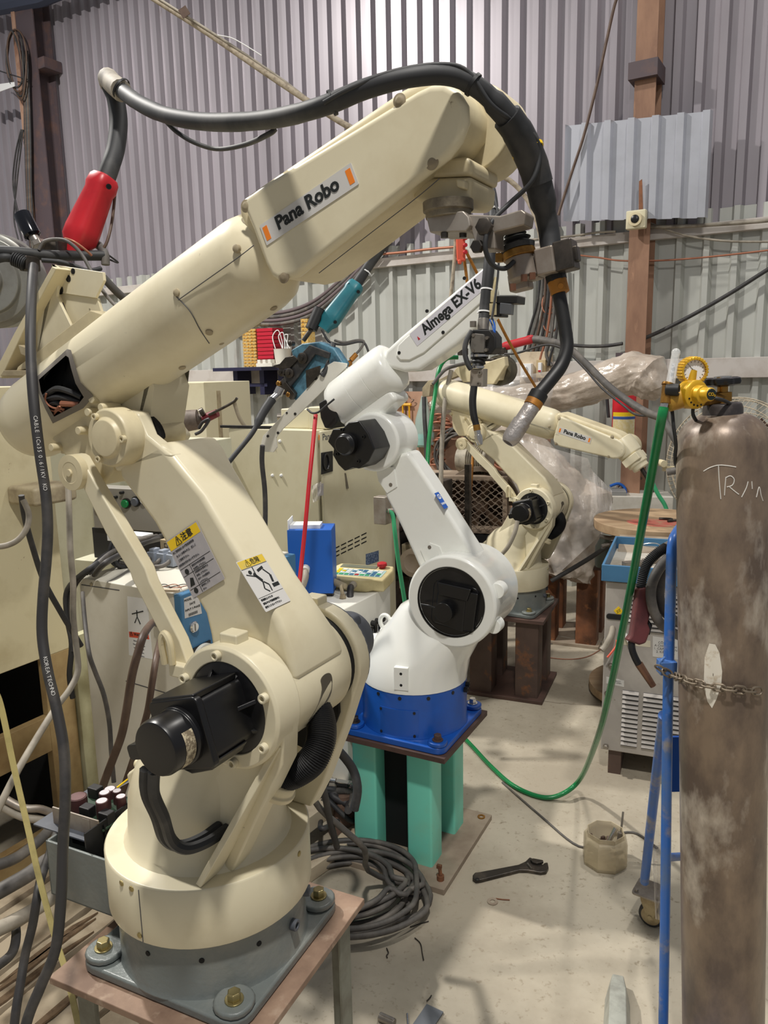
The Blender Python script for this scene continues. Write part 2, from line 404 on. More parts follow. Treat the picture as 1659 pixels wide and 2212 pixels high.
struct('wall_back_lower', sheet(xl - .1, 5.0, 0, gz + .10, .02, .170, .100, .018, .042), walllow)
struct('wall_left', sheet(-12.0, xl + .02, 0, 7.4, .0, .136, .064, .014, .044), wallup)
# rails (girts) along the wall
def girt(name, x0, x1, z, h=.06, dep=.05, m='offwhite'):
    b = B(); b.box2(WF, x0, x1, -.052 - dep, -.052, z - h / 2, z + h / 2)
    struct(name, b, m, bevel=.004)
rail = mat('dusty_white_rail', (196, 190, 184), .6, c2=(170, 160, 150), scale=5)
girt('trim_1', xl, 5.0, wallxz(1500, 502)[1], .07, .05, rail)
girt('trim_2', xl, 1.6, wallxz(900, 806)[1], .13, .06, rail)
girt('trim_3', xl - 6, xl, wallxz(60, 590)[1], .08, .05, rail)
# columns
def column(name, px0, px1, y, dep, m, lab):
    x0 = wallxz(px0, y, .25)[0]; x1 = wallxz(px1, y, .25)[0]
    b = B()
    yb, yf = -.055, -.055 - dep
    wd = x1 - x0; t = .012
    b.box2(WF, x0, x1, yf, yf + t, 0, 7.4); b.box2(WF, x0, x1, yb - t, yb, 0, 7.4); b.box2(WF, x0 + wd * .62, x0 + wd * .62 + t, yf + t, yb - t, 0, 7.4)
    o = obj(name, b, m, kind='structure'); return o
column('column_right', 1352, 1396, 650, .17, 'colrust', '')
column('column_left', 54, 92, 250, .2, 'colpurple', '')
b = B(); q = wallxz(50, 250, .25)[0]; b.box2(WF, q - .02, q + .035, -.262, -.10, 0, 7.4); obj('column_strip', b, mat('pale_rusty_strip', (176, 140, 118), .7, c2=(140, 100, 80), scale=8), kind='structure')
b = B(); c = wallxz(1390, 150, .25)
b.box2(WF, c[0] - .09, c[0] + .09, -.27, -.05, c[1] - .05, c[1] + .05)
c2 = wallxz(1350, 775, .25)
b.box2(WF, c2[0] - .05, c2[0] + .06, -.30, -.22, c2[1] - .04, c2[1] + .04)
obj('column_bracket', b, 'colpurple', kind='structure')
b = B(); p = wallxz(85, 150, .15)
b.box2(WF, p[0] - .10, p[0] + .22, -.25, -.05, p[1] - .05, p[1] + .05)
obj('girt_bracket', b, 'colpurple', kind='structure')
b = B(); p0 = onwall(-60, 28, .25); p1 = onwall(90, -2, .25)
b.tube([p0 - WT * 3, p0, p1, p1 + WT * 1.5], .07, 8, n=1)
obj('beam', b, mat('dark_blue_purlin', (60, 66, 84), .6), kind='structure')
# bright patch sheet screwed over the wall
x0, z0 = wallxz(1207, 478, .26); x1, z1 = wallxz(1556, 236, .26); xb, zb = wallxz(1540, 470, .26); xt, zt = wallxz(1220, 270, .26)
o = obj('wall_patch_sheet', sheet(x0, x1, z0, zt, .245, .150, .085, .012, .034, ph=x0 + .05, z0b=zb, z1b=z1), patchm,
        label='bright silver ribbed sheet screwed over the grey wall beside the rusty column', cat='metal sheet')

b = B(); pa, pc2 = wallxz(1381, 392, .275), wallxz(1390, 470, .275); b.plate(WF, [(pa[0], pa[1]), (pa[0] + .018, pa[1] + .01), (pc2[0], pc2[1]), (pa[0] + .006, pc2[1])], -.283, -.276); obj('torn_slit', b, 'rust', o, label='rusty torn slit in the patch sheet')
# ------------------------------------------------------------------ nearest robot (cream) on its rusty plate
NO = V((-.325, 1.255, .63))
na = math.radians(-29.7)
U = V((math.cos(na), math.sin(na), 0)); N = V((math.sin(na), -math.cos(na), 0))
R = Fr(NO, U, N, (0, 0, 1))                    # x forwards, y towards the viewer along the joint axes, z up
S = yawfr(NO, -25.5)                           # the plate's own square
# stand
st = thing('robot_stand', (NO.x, NO.y, 0), 'rusty square plate on four grey angle legs, under the closest cream robot', 'stand')
b = B(); b.flat(S, [(-.205, -.20), (.205, -.20), (.205, .20), (-.205, .20)], -.014, 0)
obj('top_plate', b, 'rustplate', st, bevel=.002)
leg = mat('grey_green_leg_paint', (122, 124, 112), .6, c2=(96, 92, 80), scale=12)
for sx, sy in ((-1, -1), (1, -1), (1, 1), (-1, 1)):
    b = B(); x, y = sx * .155, sy * .15
    b.box2(S, x, x + sx * .04, y, y + sy * .005, -.63, -.014); b.box2(S, x + sx * .035, x + sx * .04, y - sy * .035, y, -.63, -.014)
    obj('leg', b, leg, st, bevel=.001)
# robot
nr = thing('welding_robot', NO, 'cream welding robot closest of all, with warning labels and black motor, on the rusty plate', 'robot')
b = B()
b.flat(S, rrect(.345, .335, .035), 0, .018)
for sx in (-1, 1):
    for sy in (-1, 1):
        b.flat(S.at(sx * .138, sy * .133, .018), rrect(.066, .066, .03), 0, .012)
b.lathe(R.at(0, 0, .012), [(.172, 0), (.166, .012), (.165, .11)], 64)
base = obj('base', b, 'basegrey', nr, bevel=.005, seg=3)
for sx in (-1, 1):
    for sy in (-1, 1):
        b = B(); b.hexbolt(S.at(sx * .140, sy * .135, .03), .0115, .016); obj('anchor_bolt', b, 'zinc', nr, bevel=.0008)
for k, (ang, z) in enumerate(((118, .092), (95, .075))):
    a = math.radians(ang) ; d = U * math.sin(a) + N * math.cos(a)
    b = B(); b.capscrew(axisfr(NO + d * .164 + V((0, 0, z)), d), .010, .012); obj('stop_screw', b, 'motorgrey', nr, bevel=.001)
b = B()
for ang in (5, 38, 71, 132):
    a = math.radians(ang); d = U * math.sin(a - .05) + N * math.cos(a - .05)
    b.cyl(NO + d * .1640 + V((0, 0, .088)), NO + d * .1665 + V((0, 0, .088)), .0045, seg=12)
obj('tapped_hole', b, 'deepblack', nr)
# open junction box on the back of the base
b = B(); x0, x1, y0, y1 = -.335, -.15, -.055, .075
t = .006
for q in ((x0, x1, y1 - t, y1), (x0, x1, y0, y0 + t), (x0, x0 + t, y0, y1)): b.box2(S, q[0], q[1], q[2] * -1, q[3] * -1, .035, .150)
b.box2(S, x0, x1, -y1, -y0, .035, .041)
jb = obj('junction_box', b, 'basegrey', nr, bevel=.002)
# cream skirt ring and its seam
b = B(); b.lathe(R, [(.1775, .119), (.1785, .121), (.1785, .220), (.176, .2235), (.10, .2245)], 72)
skirt = obj('skirt_ring', b, 'cream', nr, bevel=.0012)
b = B(); d = U * math.sin(math.radians(4)) + N * math.cos(math.radians(4)); sd = d.cross(V((0, 0, 1)))
b.box(Fr(NO + d * .1785 + V((0, 0, .168)), sd, d, (0, 0, 1)), .0012, .0016, .094)
obj('seam', b, 'inkgrey', skirt)
for ang, z in ((2, .131), (-9, .212), (-1, .212), (99, .206)):
    a = math.radians(ang); d = U * math.sin(a) + N * math.cos(a)
    b = B(); b.lathe(axisfr(NO + d * .178 + V((0, 0, z)), d), [(.005, 0), (.0048, .002), (.002, .003)], 14); obj('screw', b, 'zinc', skirt)
# turret: loft from the round foot to the joint, with two side walls
def ell(z, cx, cy, ru, rv, p=2.3, n=44):
    out = []
    for i in range(n):
        a = 2 * math.pi * i / n; c, s_ = math.cos(a), math.sin(a)
        out.append(R(cx + ru * math.copysign(abs(c) ** (2 / p), c), cy + rv * math.copysign(abs(s_) ** (2 / p), s_), z))
    return out
b = B()
b.loops([ell(.222, 0, 0, .150, .146, 2), ell(.232, 0, 0, .142, .136, 2), ell(.30, .0, .0, .138, .122, 2.2), ell(.350, .014, 0, .132, .106, 2.5), ell(.385, .035, 0, .118, .094, 2.6), ell(.43, .085, .01, .085, .08, 2.8), ell(.475, .115, .03, .06, .045, 2.8)])
JU, JZ = .15, .52
def arcpts(cu, cz, r, a0, a1, n=18): return [(cu + r * math.cos(math.radians(a0 + (a1 - a0) * i / n)), cz + r * math.sin(math.radians(a0 + (a1 - a0) * i / n))) for i in range(n + 1)]
near = [(-.05, .36)] + arcpts(JU, JZ, .098, 165, -20, 22) + [(.238, .44), (.19, .35), (.125, .224), (.098, .224), (.10, .30), (.02, .36)]
tur = obj('turret', b, 'cream', nr, bevel=.004, seg=2)
b = B(); b.plate(R, near, .044, .084); obj('side_wall', b, 'cream', nr, bevel=.004)
far = arcpts(JU, JZ, .097, 190, -25, 26) + [(.210, .40), (.16, .28), (.13, .224), (-.02, .224), (.03, .40)]
b = B(); b.plate(R, far, -.165, -.130); obj('side_wall', b, 'cream', nr, bevel=.005)
# rib on the near face, plus rear lobe with cap
b = B(); b.loops([[R(.092, .135, .224), R(.106, .138, .224), R(.238, .086, .47), R(.224, .086, .47)], [R(.092, .09, .224), R(.106, .09, .224), R(.238, .05, .47), R(.224, .05, .47)]])
obj('rib', b, 'cream', nr, bevel=.002)
b = B(); b.plate(R, [(-.150, .224), (-.165, .262), (-.172, .292), (-.13, .325), (-.09, .36), (-.02, .36), (.02, .224)], -.05, .03)
obj('rear_lobe', b, 'cream', nr, bevel=.006)
b = B(); b.cyl(R(-.168, -.02, .285), R(-.197, -.02, .285), .012, .009); obj('grease_cap', b, 'cream_dusty', nr, bevel=.002)
# near joint flange, boss, bolts
b = B(); fj = axisfr(R(JU, 0, JZ), N)
b.lathe(fj, [(.098, .06), (.0985, .098), (.094, .1025), (.074, .1025), (.072, .094)], 56)
fl_ = obj('joint_flange', b, 'cream', nr, bevel=.0015)
b = B(); b.box(Fr(R(JU - .004, .07, JZ + .103), U, N, (0, 0, 1)), .034, .030, .018); obj('boss', b, 'cream', fl_, bevel=.003)
for k, ang in enumerate((96, 155, 24, -32, -82, 205)):
    a = math.radians(ang); b = B()
    b.capscrew(axisfr(R(JU + .085 * math.cos(a), .1025, JZ + .085 * math.sin(a)), N), .0075, .010); obj('cap_screw', b, 'cream', fl_, bevel=.0008)
# black motor
mo = thing  # (kept short: the motor is a part with sub-parts)
b = B(); b.lathe(fj, [(.0735, .088), (.0735, .1), (.060, .104)], 48)
for k in range(8):
    a = math.radians(22 + 45 * k); rd = U * math.cos(a) + V((0, 0, 1)) * math.sin(a); td = rd.cross(N)
    p = R(JU, 0, JZ); w_ = .003
    b.loops([[p + N * .1 + rd * .035 + td * w_, p + N * .1 + rd * .066 + td * w_, p + N * .138 + rd * .035 + td * w_], [p + N * .1 + rd * .035 - td * w_, p + N * .1 + rd * .066 - td * w_, p + N * .138 + rd * .035 - td * w_]])
mt = obj('motor', b, 'black', nr, bevel=.001)
mf = Fr(R(JU, 0, JZ), U * .96 + V((0, 0, .28)), V((0, 0, .96)) - U * .28, N)
b = B(); b.flat(mf, rrect(.092, .092, .012), .100, .192)
b.flat(mf, [(-.040, .044), (.040, .044), (.044, .055), (-.044, .055)], .104, .196); b.flat(mf, [(-.048, -.046), (-.01, -.062), (.03, -.058), (.046, -.044)], .120, .190)
b.flat(mf, rrect(.100, .104, .010), .186, .198)
obj('motor_body', b, 'black', mt, bevel=.003)
b = B(); fe = axisfr(R(JU, 0, JZ), N)
b.lathe(fe, [(.043, .196), (.043, .204), (.0405, .206), (.0405, .240), (.038, .246), (.030, .247)], 48)
b.flat(mf, rrect(.034, .022, .006, cx=-.040, cy=-.002), .204, .246)
obj('encoder_cap', b, 'black', mt, bevel=.0012)
b = B(); b.lathe(fe, [(.0409, .210), (.0411, .211), (.0411, .228), (.0409, .229)], 20, cap=False, a0=math.radians(-55), a1=math.radians(35)); obj('rating_label', b, mat('aged_label', (190, 178, 150), .5, c2=(120, 108, 88), scale=160, lo=.45, hi=.55), mt)
b = B(); b.tube([R(JU - .05, .205, JZ - .01), R(JU - .065, .20, JZ - .02), R(JU - .07, .17, JZ + .005), R(JU - .06, .12, JZ + .02)], .007); obj('motor_lead', b, 'rubber', mt)
# cables from the motor into the turret
b = B()
for dv, du in ((0, 0), (.0, .016)):
    b.tube([R(.105 + du, .225, .470), R(.098 + du, .222, .432), R(.09 + du, .20, .38), R(.072 + du, .172, .322), R(.085 + du, .156, .302), R(.10 + du, .125, .30), R(.105 + du, .085, .302)], .009)
obj('motor_cable', b, 'rubber', nr)
# far motor with its plate
b = B(); b.lathe(axisfr(R(JU, 0, JZ), -N), [(.097, .158), (.094, .170), (.055, .171), (.054, .24), (.048, .262), (.044, .263)], 48)
b.flat(Fr(R(JU, 0, JZ), U, V((0, 0, 1)), -N), rrect(.076, .10, .012, cy=.006), .168, .235)
fm_ = obj('far_motor', b, 'motorgrey', nr, bevel=.003)
b = B(); b.box(Fr(R(JU - .005, -.148, JZ + .100), U, N, (0, 0, 1)), .034, .030, .020); obj('boss', b, 'cream', nr, bevel=.003)
# corrugated hose between the turret walls
b = B(); hp = [R(*(lambda q: (q[0], v_, q[1]))(R.un(x, y, v_))) for x, y, v_ in ((640, 1480, -.06), (668, 1510, -.05), (690, 1545, -.035), (694, 1595, -.01), (676, 1640, .01), (640, 1668, .02), (600, 1682, .03))]
hs = smooth(hp, 26); b.tube(hs, [.0245 if i % 2 else .0222 for i in range(len(hs))], 18, n=1)
hose = obj('corrugated_hose', b, 'matblack', nr)
b = B(); b.lathe(axisfr(hp[-1], V((-.5, .05, -.9))), [(.032, -.004), (.034, .0), (.034, .01), (.038, .012), (.038, .02)], 28); obj('hose_collar', b, 'cream_dusty', nr, bevel=.0015)
b = B(); b.plate(R, [(.10, .45), (.205, .47), (.205, .43), (.18, .37), (.15, .34), (.06, .36)], -.128, -.122); obj('hollow_dark_sheet', b, 'deepblack', nr)  # black sheet stands in for the dark hollow between the walls
# lower arm: shoulder barrel and a tapered box beam
b = B(); b.lathe(fj, [(.088, -.116), (.0905, -.112), (.0905, .036), (.088, .042)], 56); sh = obj('shoulder', b, 'cream', nr, bevel=.002)
b = B(); b.lathe(fj, [(.086, -.131), (.086, -.115)], 48); obj('joint_gap', b, 'deepblack', nr)
b = B()
sl = [V((.252, .0, .500)), V((.246, .0, .540))]
b.plate(Fr(R(JU, 0, JZ), U, N, (0, 0, 1)), [(0, 0)] * 0 or [(.0, .0)] , 0, 0) if False else None
ax = lambda ang, v, rr: R(JU + rr * math.cos(ang), v, JZ + rr * math.sin(ang))
rings = []
pts = sm2([(-.002, -.55), (-.012, -.3), (-.022, .0), (-.022, .18), (-.036, .23), (-.050, .18), (-.052, .0), (-.044, -.3)], 5)
b.loops([[ax(a_, v_, .0898) for v_, a_ in pts], [ax(a_, v_, .0912) for v_, a_ in pts]]); obj('slot', b, mat('slot_shadow_grey', (98, 92, 80), .7), nr)
EU, EZ = -.080, .922
secs = []
def asec(pl, pr_, v0, v1): return [R(pl[0], v1, pl[1]), R(pr_[0], v1, pr_[1]), R(pr_[0], v0, pr_[1]), R(pl[0], v0, pl[1])]
b = B()
b.loops([asec((.072, .555), (.236, .552), -.105, .040), asec((.072, .575), (.232, .600), -.085, .043), asec((.070, .605), (.212, .651), -.062, .044), asec((.063, .640), (.179, .6965), -.056, .0445), asec((.022, .695), (.139, .7515), -.058, .0445),
         asec((-.035, .781), (.079, .834), -.06, .045), asec((-.075, .825), (.045, .868), -.07, .047), asec((-.100, .853), (.022, .893), -.078, .05), asec((-.100, .876), (-.006, .915), -.085, .05)])
la = obj('lower_arm', b, 'cream', nr, bevel=.012, seg=4)
# fork of the lower arm holding the elbow
fork = [(-.108, .862), (-.118, .90), (-.11, .945), (-.08, .965), (-.045, .960), (-.03, .925), (.024, .893)]
b = B(); b.plate(R, fork, .022, .05); obj('fork', b, 'cream', nr, bevel=.006, seg=3)
b = B(); b.plate(R, [R.un(x, y, -.09) for x, y in ((346, 884), (362, 882), (384, 908), (408, 940), (380, 990), (330, 960))], -.10, -.075); obj('fork', b, 'cream', nr, bevel=.006, seg=3)
b = B(); b.lathe(axisfr(R(EU, 0, EZ), N), [(.030, -.06), (.030, .048)], 40); obj('elbow_barrel', b, 'cream_dusty', nr)
b = B(); b.lathe(axisfr(R(EU, .02, EZ), N), [(.047, .028), (.047, .06), (.044, .064), (.033, .064), (.029, .071), (.010, .073)], 48)
ed = obj('elbow_cover', b, 'cream_dusty', nr, bevel=.0015)
for ang in (120, 0, 240):
    a = math.radians(ang); b = B(); b.capscrew(axisfr(R(EU + .039 * math.cos(a), .084, EZ + .039 * math.sin(a)), N), .0055, .007); obj('cap_screw', b, 'cream_dusty', ed)
# parallel link rod
PU, PZ = -.176, .862
lk = [(.052, .555), (.03, .535), (-.005, .60), (-.062, .690), (-.066, .702), (-.115, .762), (-.16, .835)] + arcpts(PU, PZ, .03, 200, 60, 8) + [(-.128, .842), (-.085, .785), (-.03, .712), (-.022, .690), (.035, .60)]
b = B(); b.plate(R, lk, .052, .074); lr = obj('link_rod', b, 'cream', nr, bevel=.003)
b = B(); b.lathe(axisfr(R(PU, .07, PZ), N), [(.030, 0), (.030, .014), (.018, .015), (.0175, .0145), (.006, .0145), (.006, .018)], 32); obj('pivot', b, 'cream_dusty', lr, bevel=.001)
b = B(); b.tube([R(.012, .086, .562), R(.012, .09, .60), R(.02, .09, .615), R(.03, .09, .6), R(.03, .088, .565)], .006); obj('lifting_pin', b, 'cream_dusty', nr)
b = B(); b.box(Fr(R(.045, .07, .553), U, N, (0, 0, 1)), .05, .035, .022); obj('link_foot', b, 'cream', nr, bevel=.003)
# ---- forearm
A0 = R(-.36, 0, .941); W0_ = R(.487, 0, 1.316)
fx = (W0_ - A0).normalized(); fz = fx.cross(N); fz = fz if fz.z > 0 else -fz
FA = Fr(A0, fx, N, fz); fal = axisfr(A0, fx)
fal = Fr(A0, N, fz, fx)
LT = (W0_ - A0).length
tube_prof = [(.018, -.050), (.042, -.044), (.060, -.030), (.070, -.008), (.0735, .02), (.0735, .33), (.073, .45), (.0715, .578), (.067, .60), (.045, .63)]
b = B(); b.lathe(fal, tube_prof, 72)
fo = obj('forearm_tube', b, 'cream', nr, bevel=0, sharp=50)
# cable opening at the rear: rim and dark inside with wires
op = [(80, 832), (138, 768), (152, 775), (166, 800), (187, 888), (180, 896), (122, 910), (108, 895)]
def onarm(px, py, rad=.084):
    rad -= .010; r = ray(px, py)           # meet the cylinder around the forearm axis
    o_ = CAM - A0; d_ = r - fx * r.dot(fx); e_ = o_ - fx * o_.dot(fx)
    a_, b_, c_ = d_.dot(d_), 2 * d_.dot(e_), e_.dot(e_) - rad * rad
    disc = b_ * b_ - 4 * a_ * c_
    t_ = (-b_ - math.sqrt(max(0, disc))) / (2 * a_); return CAM + r * t_
def onarm_list(pts, rad): return [onarm(x, y, rad) for x, y in pts]
def dens(pts, n=5):
    out = []
    for i, (x, y) in enumerate(pts):
        x2, y2 = pts[(i + 1) % len(pts)]
        for k in range(n): out.append((x + (x2 - x) * k / n, y + (y2 - y) * k / n))
    return out
outer = dens([(78, 815), (145, 754), (153, 756), (161, 784), (174, 826), (202, 856), (180, 882), (114, 915), (97, 882), (82, 846)], 4)
inner = dens([(84, 820), (142, 768), (148, 772), (153, 794), (163, 828), (181, 858), (170, 872), (117, 900), (99, 870), (88, 845)], 4)
b = B(); b.loops([onarm_list(outer, .0838), onarm_list(outer, .0862), onarm_list(inner, .0862), onarm_list(inner, .0838)], False)
obj('opening_rim', b, mat('bare_grey_edge', (120, 114, 106), .6), fo)
def shrink(pts, k):
    cx_ = sum(x for x, y in pts) / len(pts); cy_ = sum(y for x, y in pts) / len(pts)
    return [(cx_ + (x - cx_) * k, cy_ + (y - cy_) * k) for x, y in pts]
b = B(); b.loops([onarm_list(inner, .10), onarm_list(inner, .055)])
bmesh.ops.recalc_face_normals(b.bm, faces=b.bm.faces[:])
cutm = bpy.data.meshes.new('cut'); b.bm.to_mesh(cutm); b.bm.free(); cutm.transform(Matrix.Translation(-ORG[nr.name]))
cut = bpy.data.objects.new('cut', cutm); COL.objects.link(cut); cut.location = NO
bo = fo.modifiers.new('cut', 'BOOLEAN'); bo.object = cut; bo.operation = 'DIFFERENCE'; bo.solver = 'EXACT'
dg = bpy.context.evaluated_depsgraph_get(); dg.update()
nm = bpy.data.meshes.new_from_object(fo.evaluated_get(dg)); fo.modifiers.clear(); fo.data = nm
bpy.data.objects.remove(cut); bpy.data.meshes.remove(cutm)
for p_ in nm.polygons: p_.use_smooth = True
nm.set_sharp_from_angle(angle=math.radians(40))
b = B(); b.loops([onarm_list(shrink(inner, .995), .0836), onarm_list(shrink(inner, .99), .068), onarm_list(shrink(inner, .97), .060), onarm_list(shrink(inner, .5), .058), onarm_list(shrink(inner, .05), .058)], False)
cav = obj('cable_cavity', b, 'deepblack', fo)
b = B()
for (pts) in ([(96, 858), (120, 840), (150, 846), (176, 858)], [(92, 868), (122, 858), (150, 862), (178, 872)], [(100, 880), (120, 870), (146, 880), (170, 884)], [(108, 892), (130, 884), (150, 894)]):
    b.tube([onarm(x, y, .073) for x, y in pts], .005)
obj('internal_cable', b, 'rubber', fo)
b = B()
for (pts) in ([(100, 850), (98, 866), (112, 880), (140, 884)], [(104, 884), (118, 888), (128, 878), (140, 890)], [(116, 896), (126, 886), (140, 896)]):
    b.tube([onarm(x, y, .081) for x, y in pts], .0018)
b.tube([onarm(132, 872, .08), onarm(172, 874, .08)], .005)
obj('internal_wire', b, 'copper', fo)
# elbow casting under the tube
b = B()
def fsec(x, y0, y1, z0, z1): return None
cast = [(-.150, .90), (-.12, .985), (-.04, 1.03)] + [R.un(x, y, .018) for x, y in ((320, 800), (333, 836), (326, 890), (318, 950), (285, 975))] + [(-.10, .875)]
b.plate(R, cast, -.062, .018); ec = obj('elbow_casting', b, 'cream', nr, bevel=.008, seg=3)
b = B(); hol = sm2([(.035, .925), (.0, .945), (-.012, .93), (-.01, .90), (.02, .892), (.046, .898)], 4); hol = [(x, z) for x, z in hol]
c0 = R.un(322, 925, .02)
b.plate(R, [(c0[0] + (x - .018) * .9, c0[1] + (z - .915) * .9) for x, z in hol], .010, .022); obj('casting_hole', b, 'deepblack', ec)
rearb = [(-.30, .93), (-.26, .90), (-.205, .845), (-.155, .835), (-.125, .86), (-.115, .93), (-.15, .965), (-.27, .965)]
b = B(); b.plate(R, rearb, -.04, .04); obj('link_lug', b, 'cream_dusty', nr, bevel=.006)
for k, (px, py) in enumerate(((205, 862), (225, 880), (196, 890), (118, 966), (176, 930))):
    p = R(*((lambda q: (q[0], .05, q[1]))(R.un(px, py, .05)))); b = B(); b.cyl(p - N * .03, p + N * .008, .008, .007, 14); b.box(Fr(p - N * .02 + V((0.008, 0, -.006)), U, N, (0, 0, 1)), .022, .02, .014); obj('casting_lug', b, 'cream_dusty', nr, bevel=.0015)
# seams, screws on the tube
b = B()
for pts in ([(385, 648), (450, 602), (512, 558), (548, 530)], [(380, 640), (410, 672), (432, 712), (452, 742)]):
    b.tube([onarm(x, y, .0838) for x, y in pts], .0007, 5)
obj('panel_seam', b, 'inkgrey', fo)
for px, py in ((383, 632), (512, 537), (452, 716), (393, 792), (477, 738), (315, 845), (555, 700), (590, 663)):
    p = onarm(px, py, .082 if px < 470 else .079); d = (p - A0); d = (d - fx * d.dot(fx)).normalized(); b = B(); b.lathe(axisfr(p, d), [(.0058, -.002), (.0056, .003), (.003, .0045)], 14); obj('screw', b, 'dust_cream', fo)
# ---- front housing and its cover
cov = [R.un(x, y, .062) for x, y in ((521, 437), (530, 426), (560, 404), (900, 196), (930, 182), (962, 180), (990, 195), (1008, 225), (1010, 262), (994, 305), (968, 340), (640, 598), (600, 606), (585, 596), (572, 570), (545, 495))]
hou = [R.un(x, y, .0) for x, y in ((556, 446), (612, 408), (905, 214), (945, 196), (985, 190), (1022, 205), (1040, 250), (1035, 300), (1005, 345), (960, 385), (905, 435), (690, 600), (648, 612), (600, 560), (560, 480))]
b = B(); b.plate(R, hou, -.066, .048); ho = obj('front_housing', b, 'cream_dusty', nr, bevel=.014, seg=4)
b = B(); b.plate(R, cov, .046, .064); cv = obj('side_cover', b, 'cream', nr, bevel=.010, seg=4)
for px, py in ((932, 351), (862, 217), (612, 598), (530, 445)):
    u_, z_ = R.un(px, py, .064); b = B(); b.lathe(axisfr(R(u_, .0625, z_), N), [(.0085, 0), (.0085, .0008), (.006, .0010), (.0045, .0022), (.002, .0024)], 20); obj('screw', b, 'dust_cream', cv)
b = B(); b.tube([R(*((q[0], .049, q[1]))) for q in [R.un(x, y, .048) for x, y in ((690, 590), (800, 505), (900, 428), (950, 386))]], .0006, 6); obj('cover_seam', b, 'inkgrey', ho)
# nameplate
sg = [R.un(x, y, .066) for x, y in ((557, 492), (754, 356), (777, 392), (582, 532))]
c_ = ((sg[0][0] + sg[2][0]) / 2, (sg[0][1] + sg[2][1]) / 2); sx_ = V((sg[1][0] - sg[0][0], sg[1][1] - sg[0][1], 0)); sw = sx_.length; sx_.normalize()
sh_ = ((V(sg[3] + (0,)) - V(sg[0] + (0,))).length + (V(sg[2] + (0,)) - V(sg[1] + (0,))).length) / 2
px3 = U * sx_.x + V((0, 0, 1)) * sx_.y; py3 = N.cross(px3); py3 = py3 if py3.z > 0 else -py3
NP = Fr(R(c_[0], .0642, c_[1]), px3, py3, N)
b = B(); b.flat(NP, rrect(sw, sh_, .001), 0, .0008); npl = obj('nameplate', b, 'label', nr, label='silver nameplate reading Pana Robo')
b = B()
for q in (-.455, .452): b.flat(NP, rrect(sw * .05, sh_ * .66, .0005, cx=sw * q), .0008, .0011)
obj('orange_mark', b, 'orange', npl)
text('nameplate_lettering', 'Pana Robo', NP.at(0, .002, .0011), sh_ * .86, 'ink', npl, bold=.03, stretch=1.0)
# warning labels on the lower arm
def arm_label(name, quad, plane_v, body):
    pass
def quad_frame(q):                 # corners: top-left, top-right, bottom-right, bottom-left (points)
    c = (q[0] + q[1] + q[2] + q[3]) / 4; x = ((q[1] - q[0]) + (q[2] - q[3])); y = ((q[0] - q[3]) + (q[1] - q[2]))
    w_, h_ = x.length / 2, y.length / 2; x.normalize(); z = x.cross(y.normalized()).normalized()
    if z.dot(CAM - c) < 0: z = -z
    return Fr(c, x, z.cross(x), z), w_, h_
q = [R(u_, .0462, z_) for u_, z_ in [R.un(x, y, .046) for x, y in ((356, 1170), (424, 1127), (488, 1247), (422, 1292))]]
f, w_, h_ = quad_frame(q); f = f.at(0, 0, .0006)
b = B(); b.flat(f, rrect(w_, h_, .002), 0, .0006); lb = obj('caution_label', b, 'labelgrey', nr, label='grey caution label with yellow heading')
b = B(); b.flat(f, rrect(w_ * .95, h_ * .16, .0005, cy=h_ * .40), .0006, .0009); obj('heading_band', b, 'labelyellow', lb)
text('heading', '\u26a0\u6ce8\u610f', f.at(0, h_ * .40, .0010), h_ * .135, 'ink', lb, bold=.015)
rows = ['\u25a0\u3054\u4f7f\u7528\u524d\u306b\u5fc5\u305a\u53d6\u6271\u8aac\u660e\u66f8', '\u3000\u3092\u3088\u304f\u304a\u8aad\u307f\u306e\u4e0a\u3001\u6b63\u3057\u304f', '\u3000\u3054\u4f7f\u7528\u4e0b\u3055\u3044\u3002', '\u25a0\u6539\u9020\u3092\u884c\u308f\u306a\u3044\u3067\u4e0b\u3055\u3044\u3002']
for k, s_ in enumerate(rows): text('body_text', s_, f.at(-w_ * .46, h_ * (.27 - .075 * k), .0008), h_ * .041, 'inkgrey', lb, align='LEFT')
rows = ['\u56fa\u5b9a\u5f0f\u306e\u5b89\u5168\u9632\u8b77\u67f5', '\u3092\u8a2d\u7f6e\u3057\u3066\u4e0b\u3055\u3044\u3002', '\u25a0\u4fdd\u8b77\u5177\u3092\u7740\u7528\u306e\u4e0a', '\u4f5c\u696d\u3057\u3066\u4e0b\u3055\u3044\u3002', '\u25a0\u30c7\u30fc\u30bf\u306f\u6162\u91cd\u306a', '\u3044\u3067\u4e0b\u3055\u3044\u3002', '\u63a5\u5730\u3092\u3057\u3066\u4e0b', '\u3055\u3044\u3002']
for k, s_ in enumerate(rows): text('body_text', s_, f.at(-w_ * .14, h_ * (-.055 - .058 * k), .0008), h_ * .036, 'inkgrey', lb, align='LEFT')
b = B()
for yy in (-.015, -.14, -.37): b.flat(f, rrect(w_ * .94, .0008, .0002, cy=h_ * yy), .0006, .0009)
b.flat(f, rrect(.0008, h_ * .48, .0002, cx=-w_ * .18, cy=-h_ * .25), .0006, .0009)
for yy in (-.09, -.42): b.flat(f, circ(h_ * .045, 20, -w_ * .33, h_ * yy), .0006, .001)
b.flat(f, [(-w_ * .42, -h_ * .33), (-w_ * .28, -h_ * .33), (-w_ * .25, -h_ * .22), (-w_ * .33, -h_ * .2)], .0006, .001)
obj('pictogram', b, 'ink', lb)
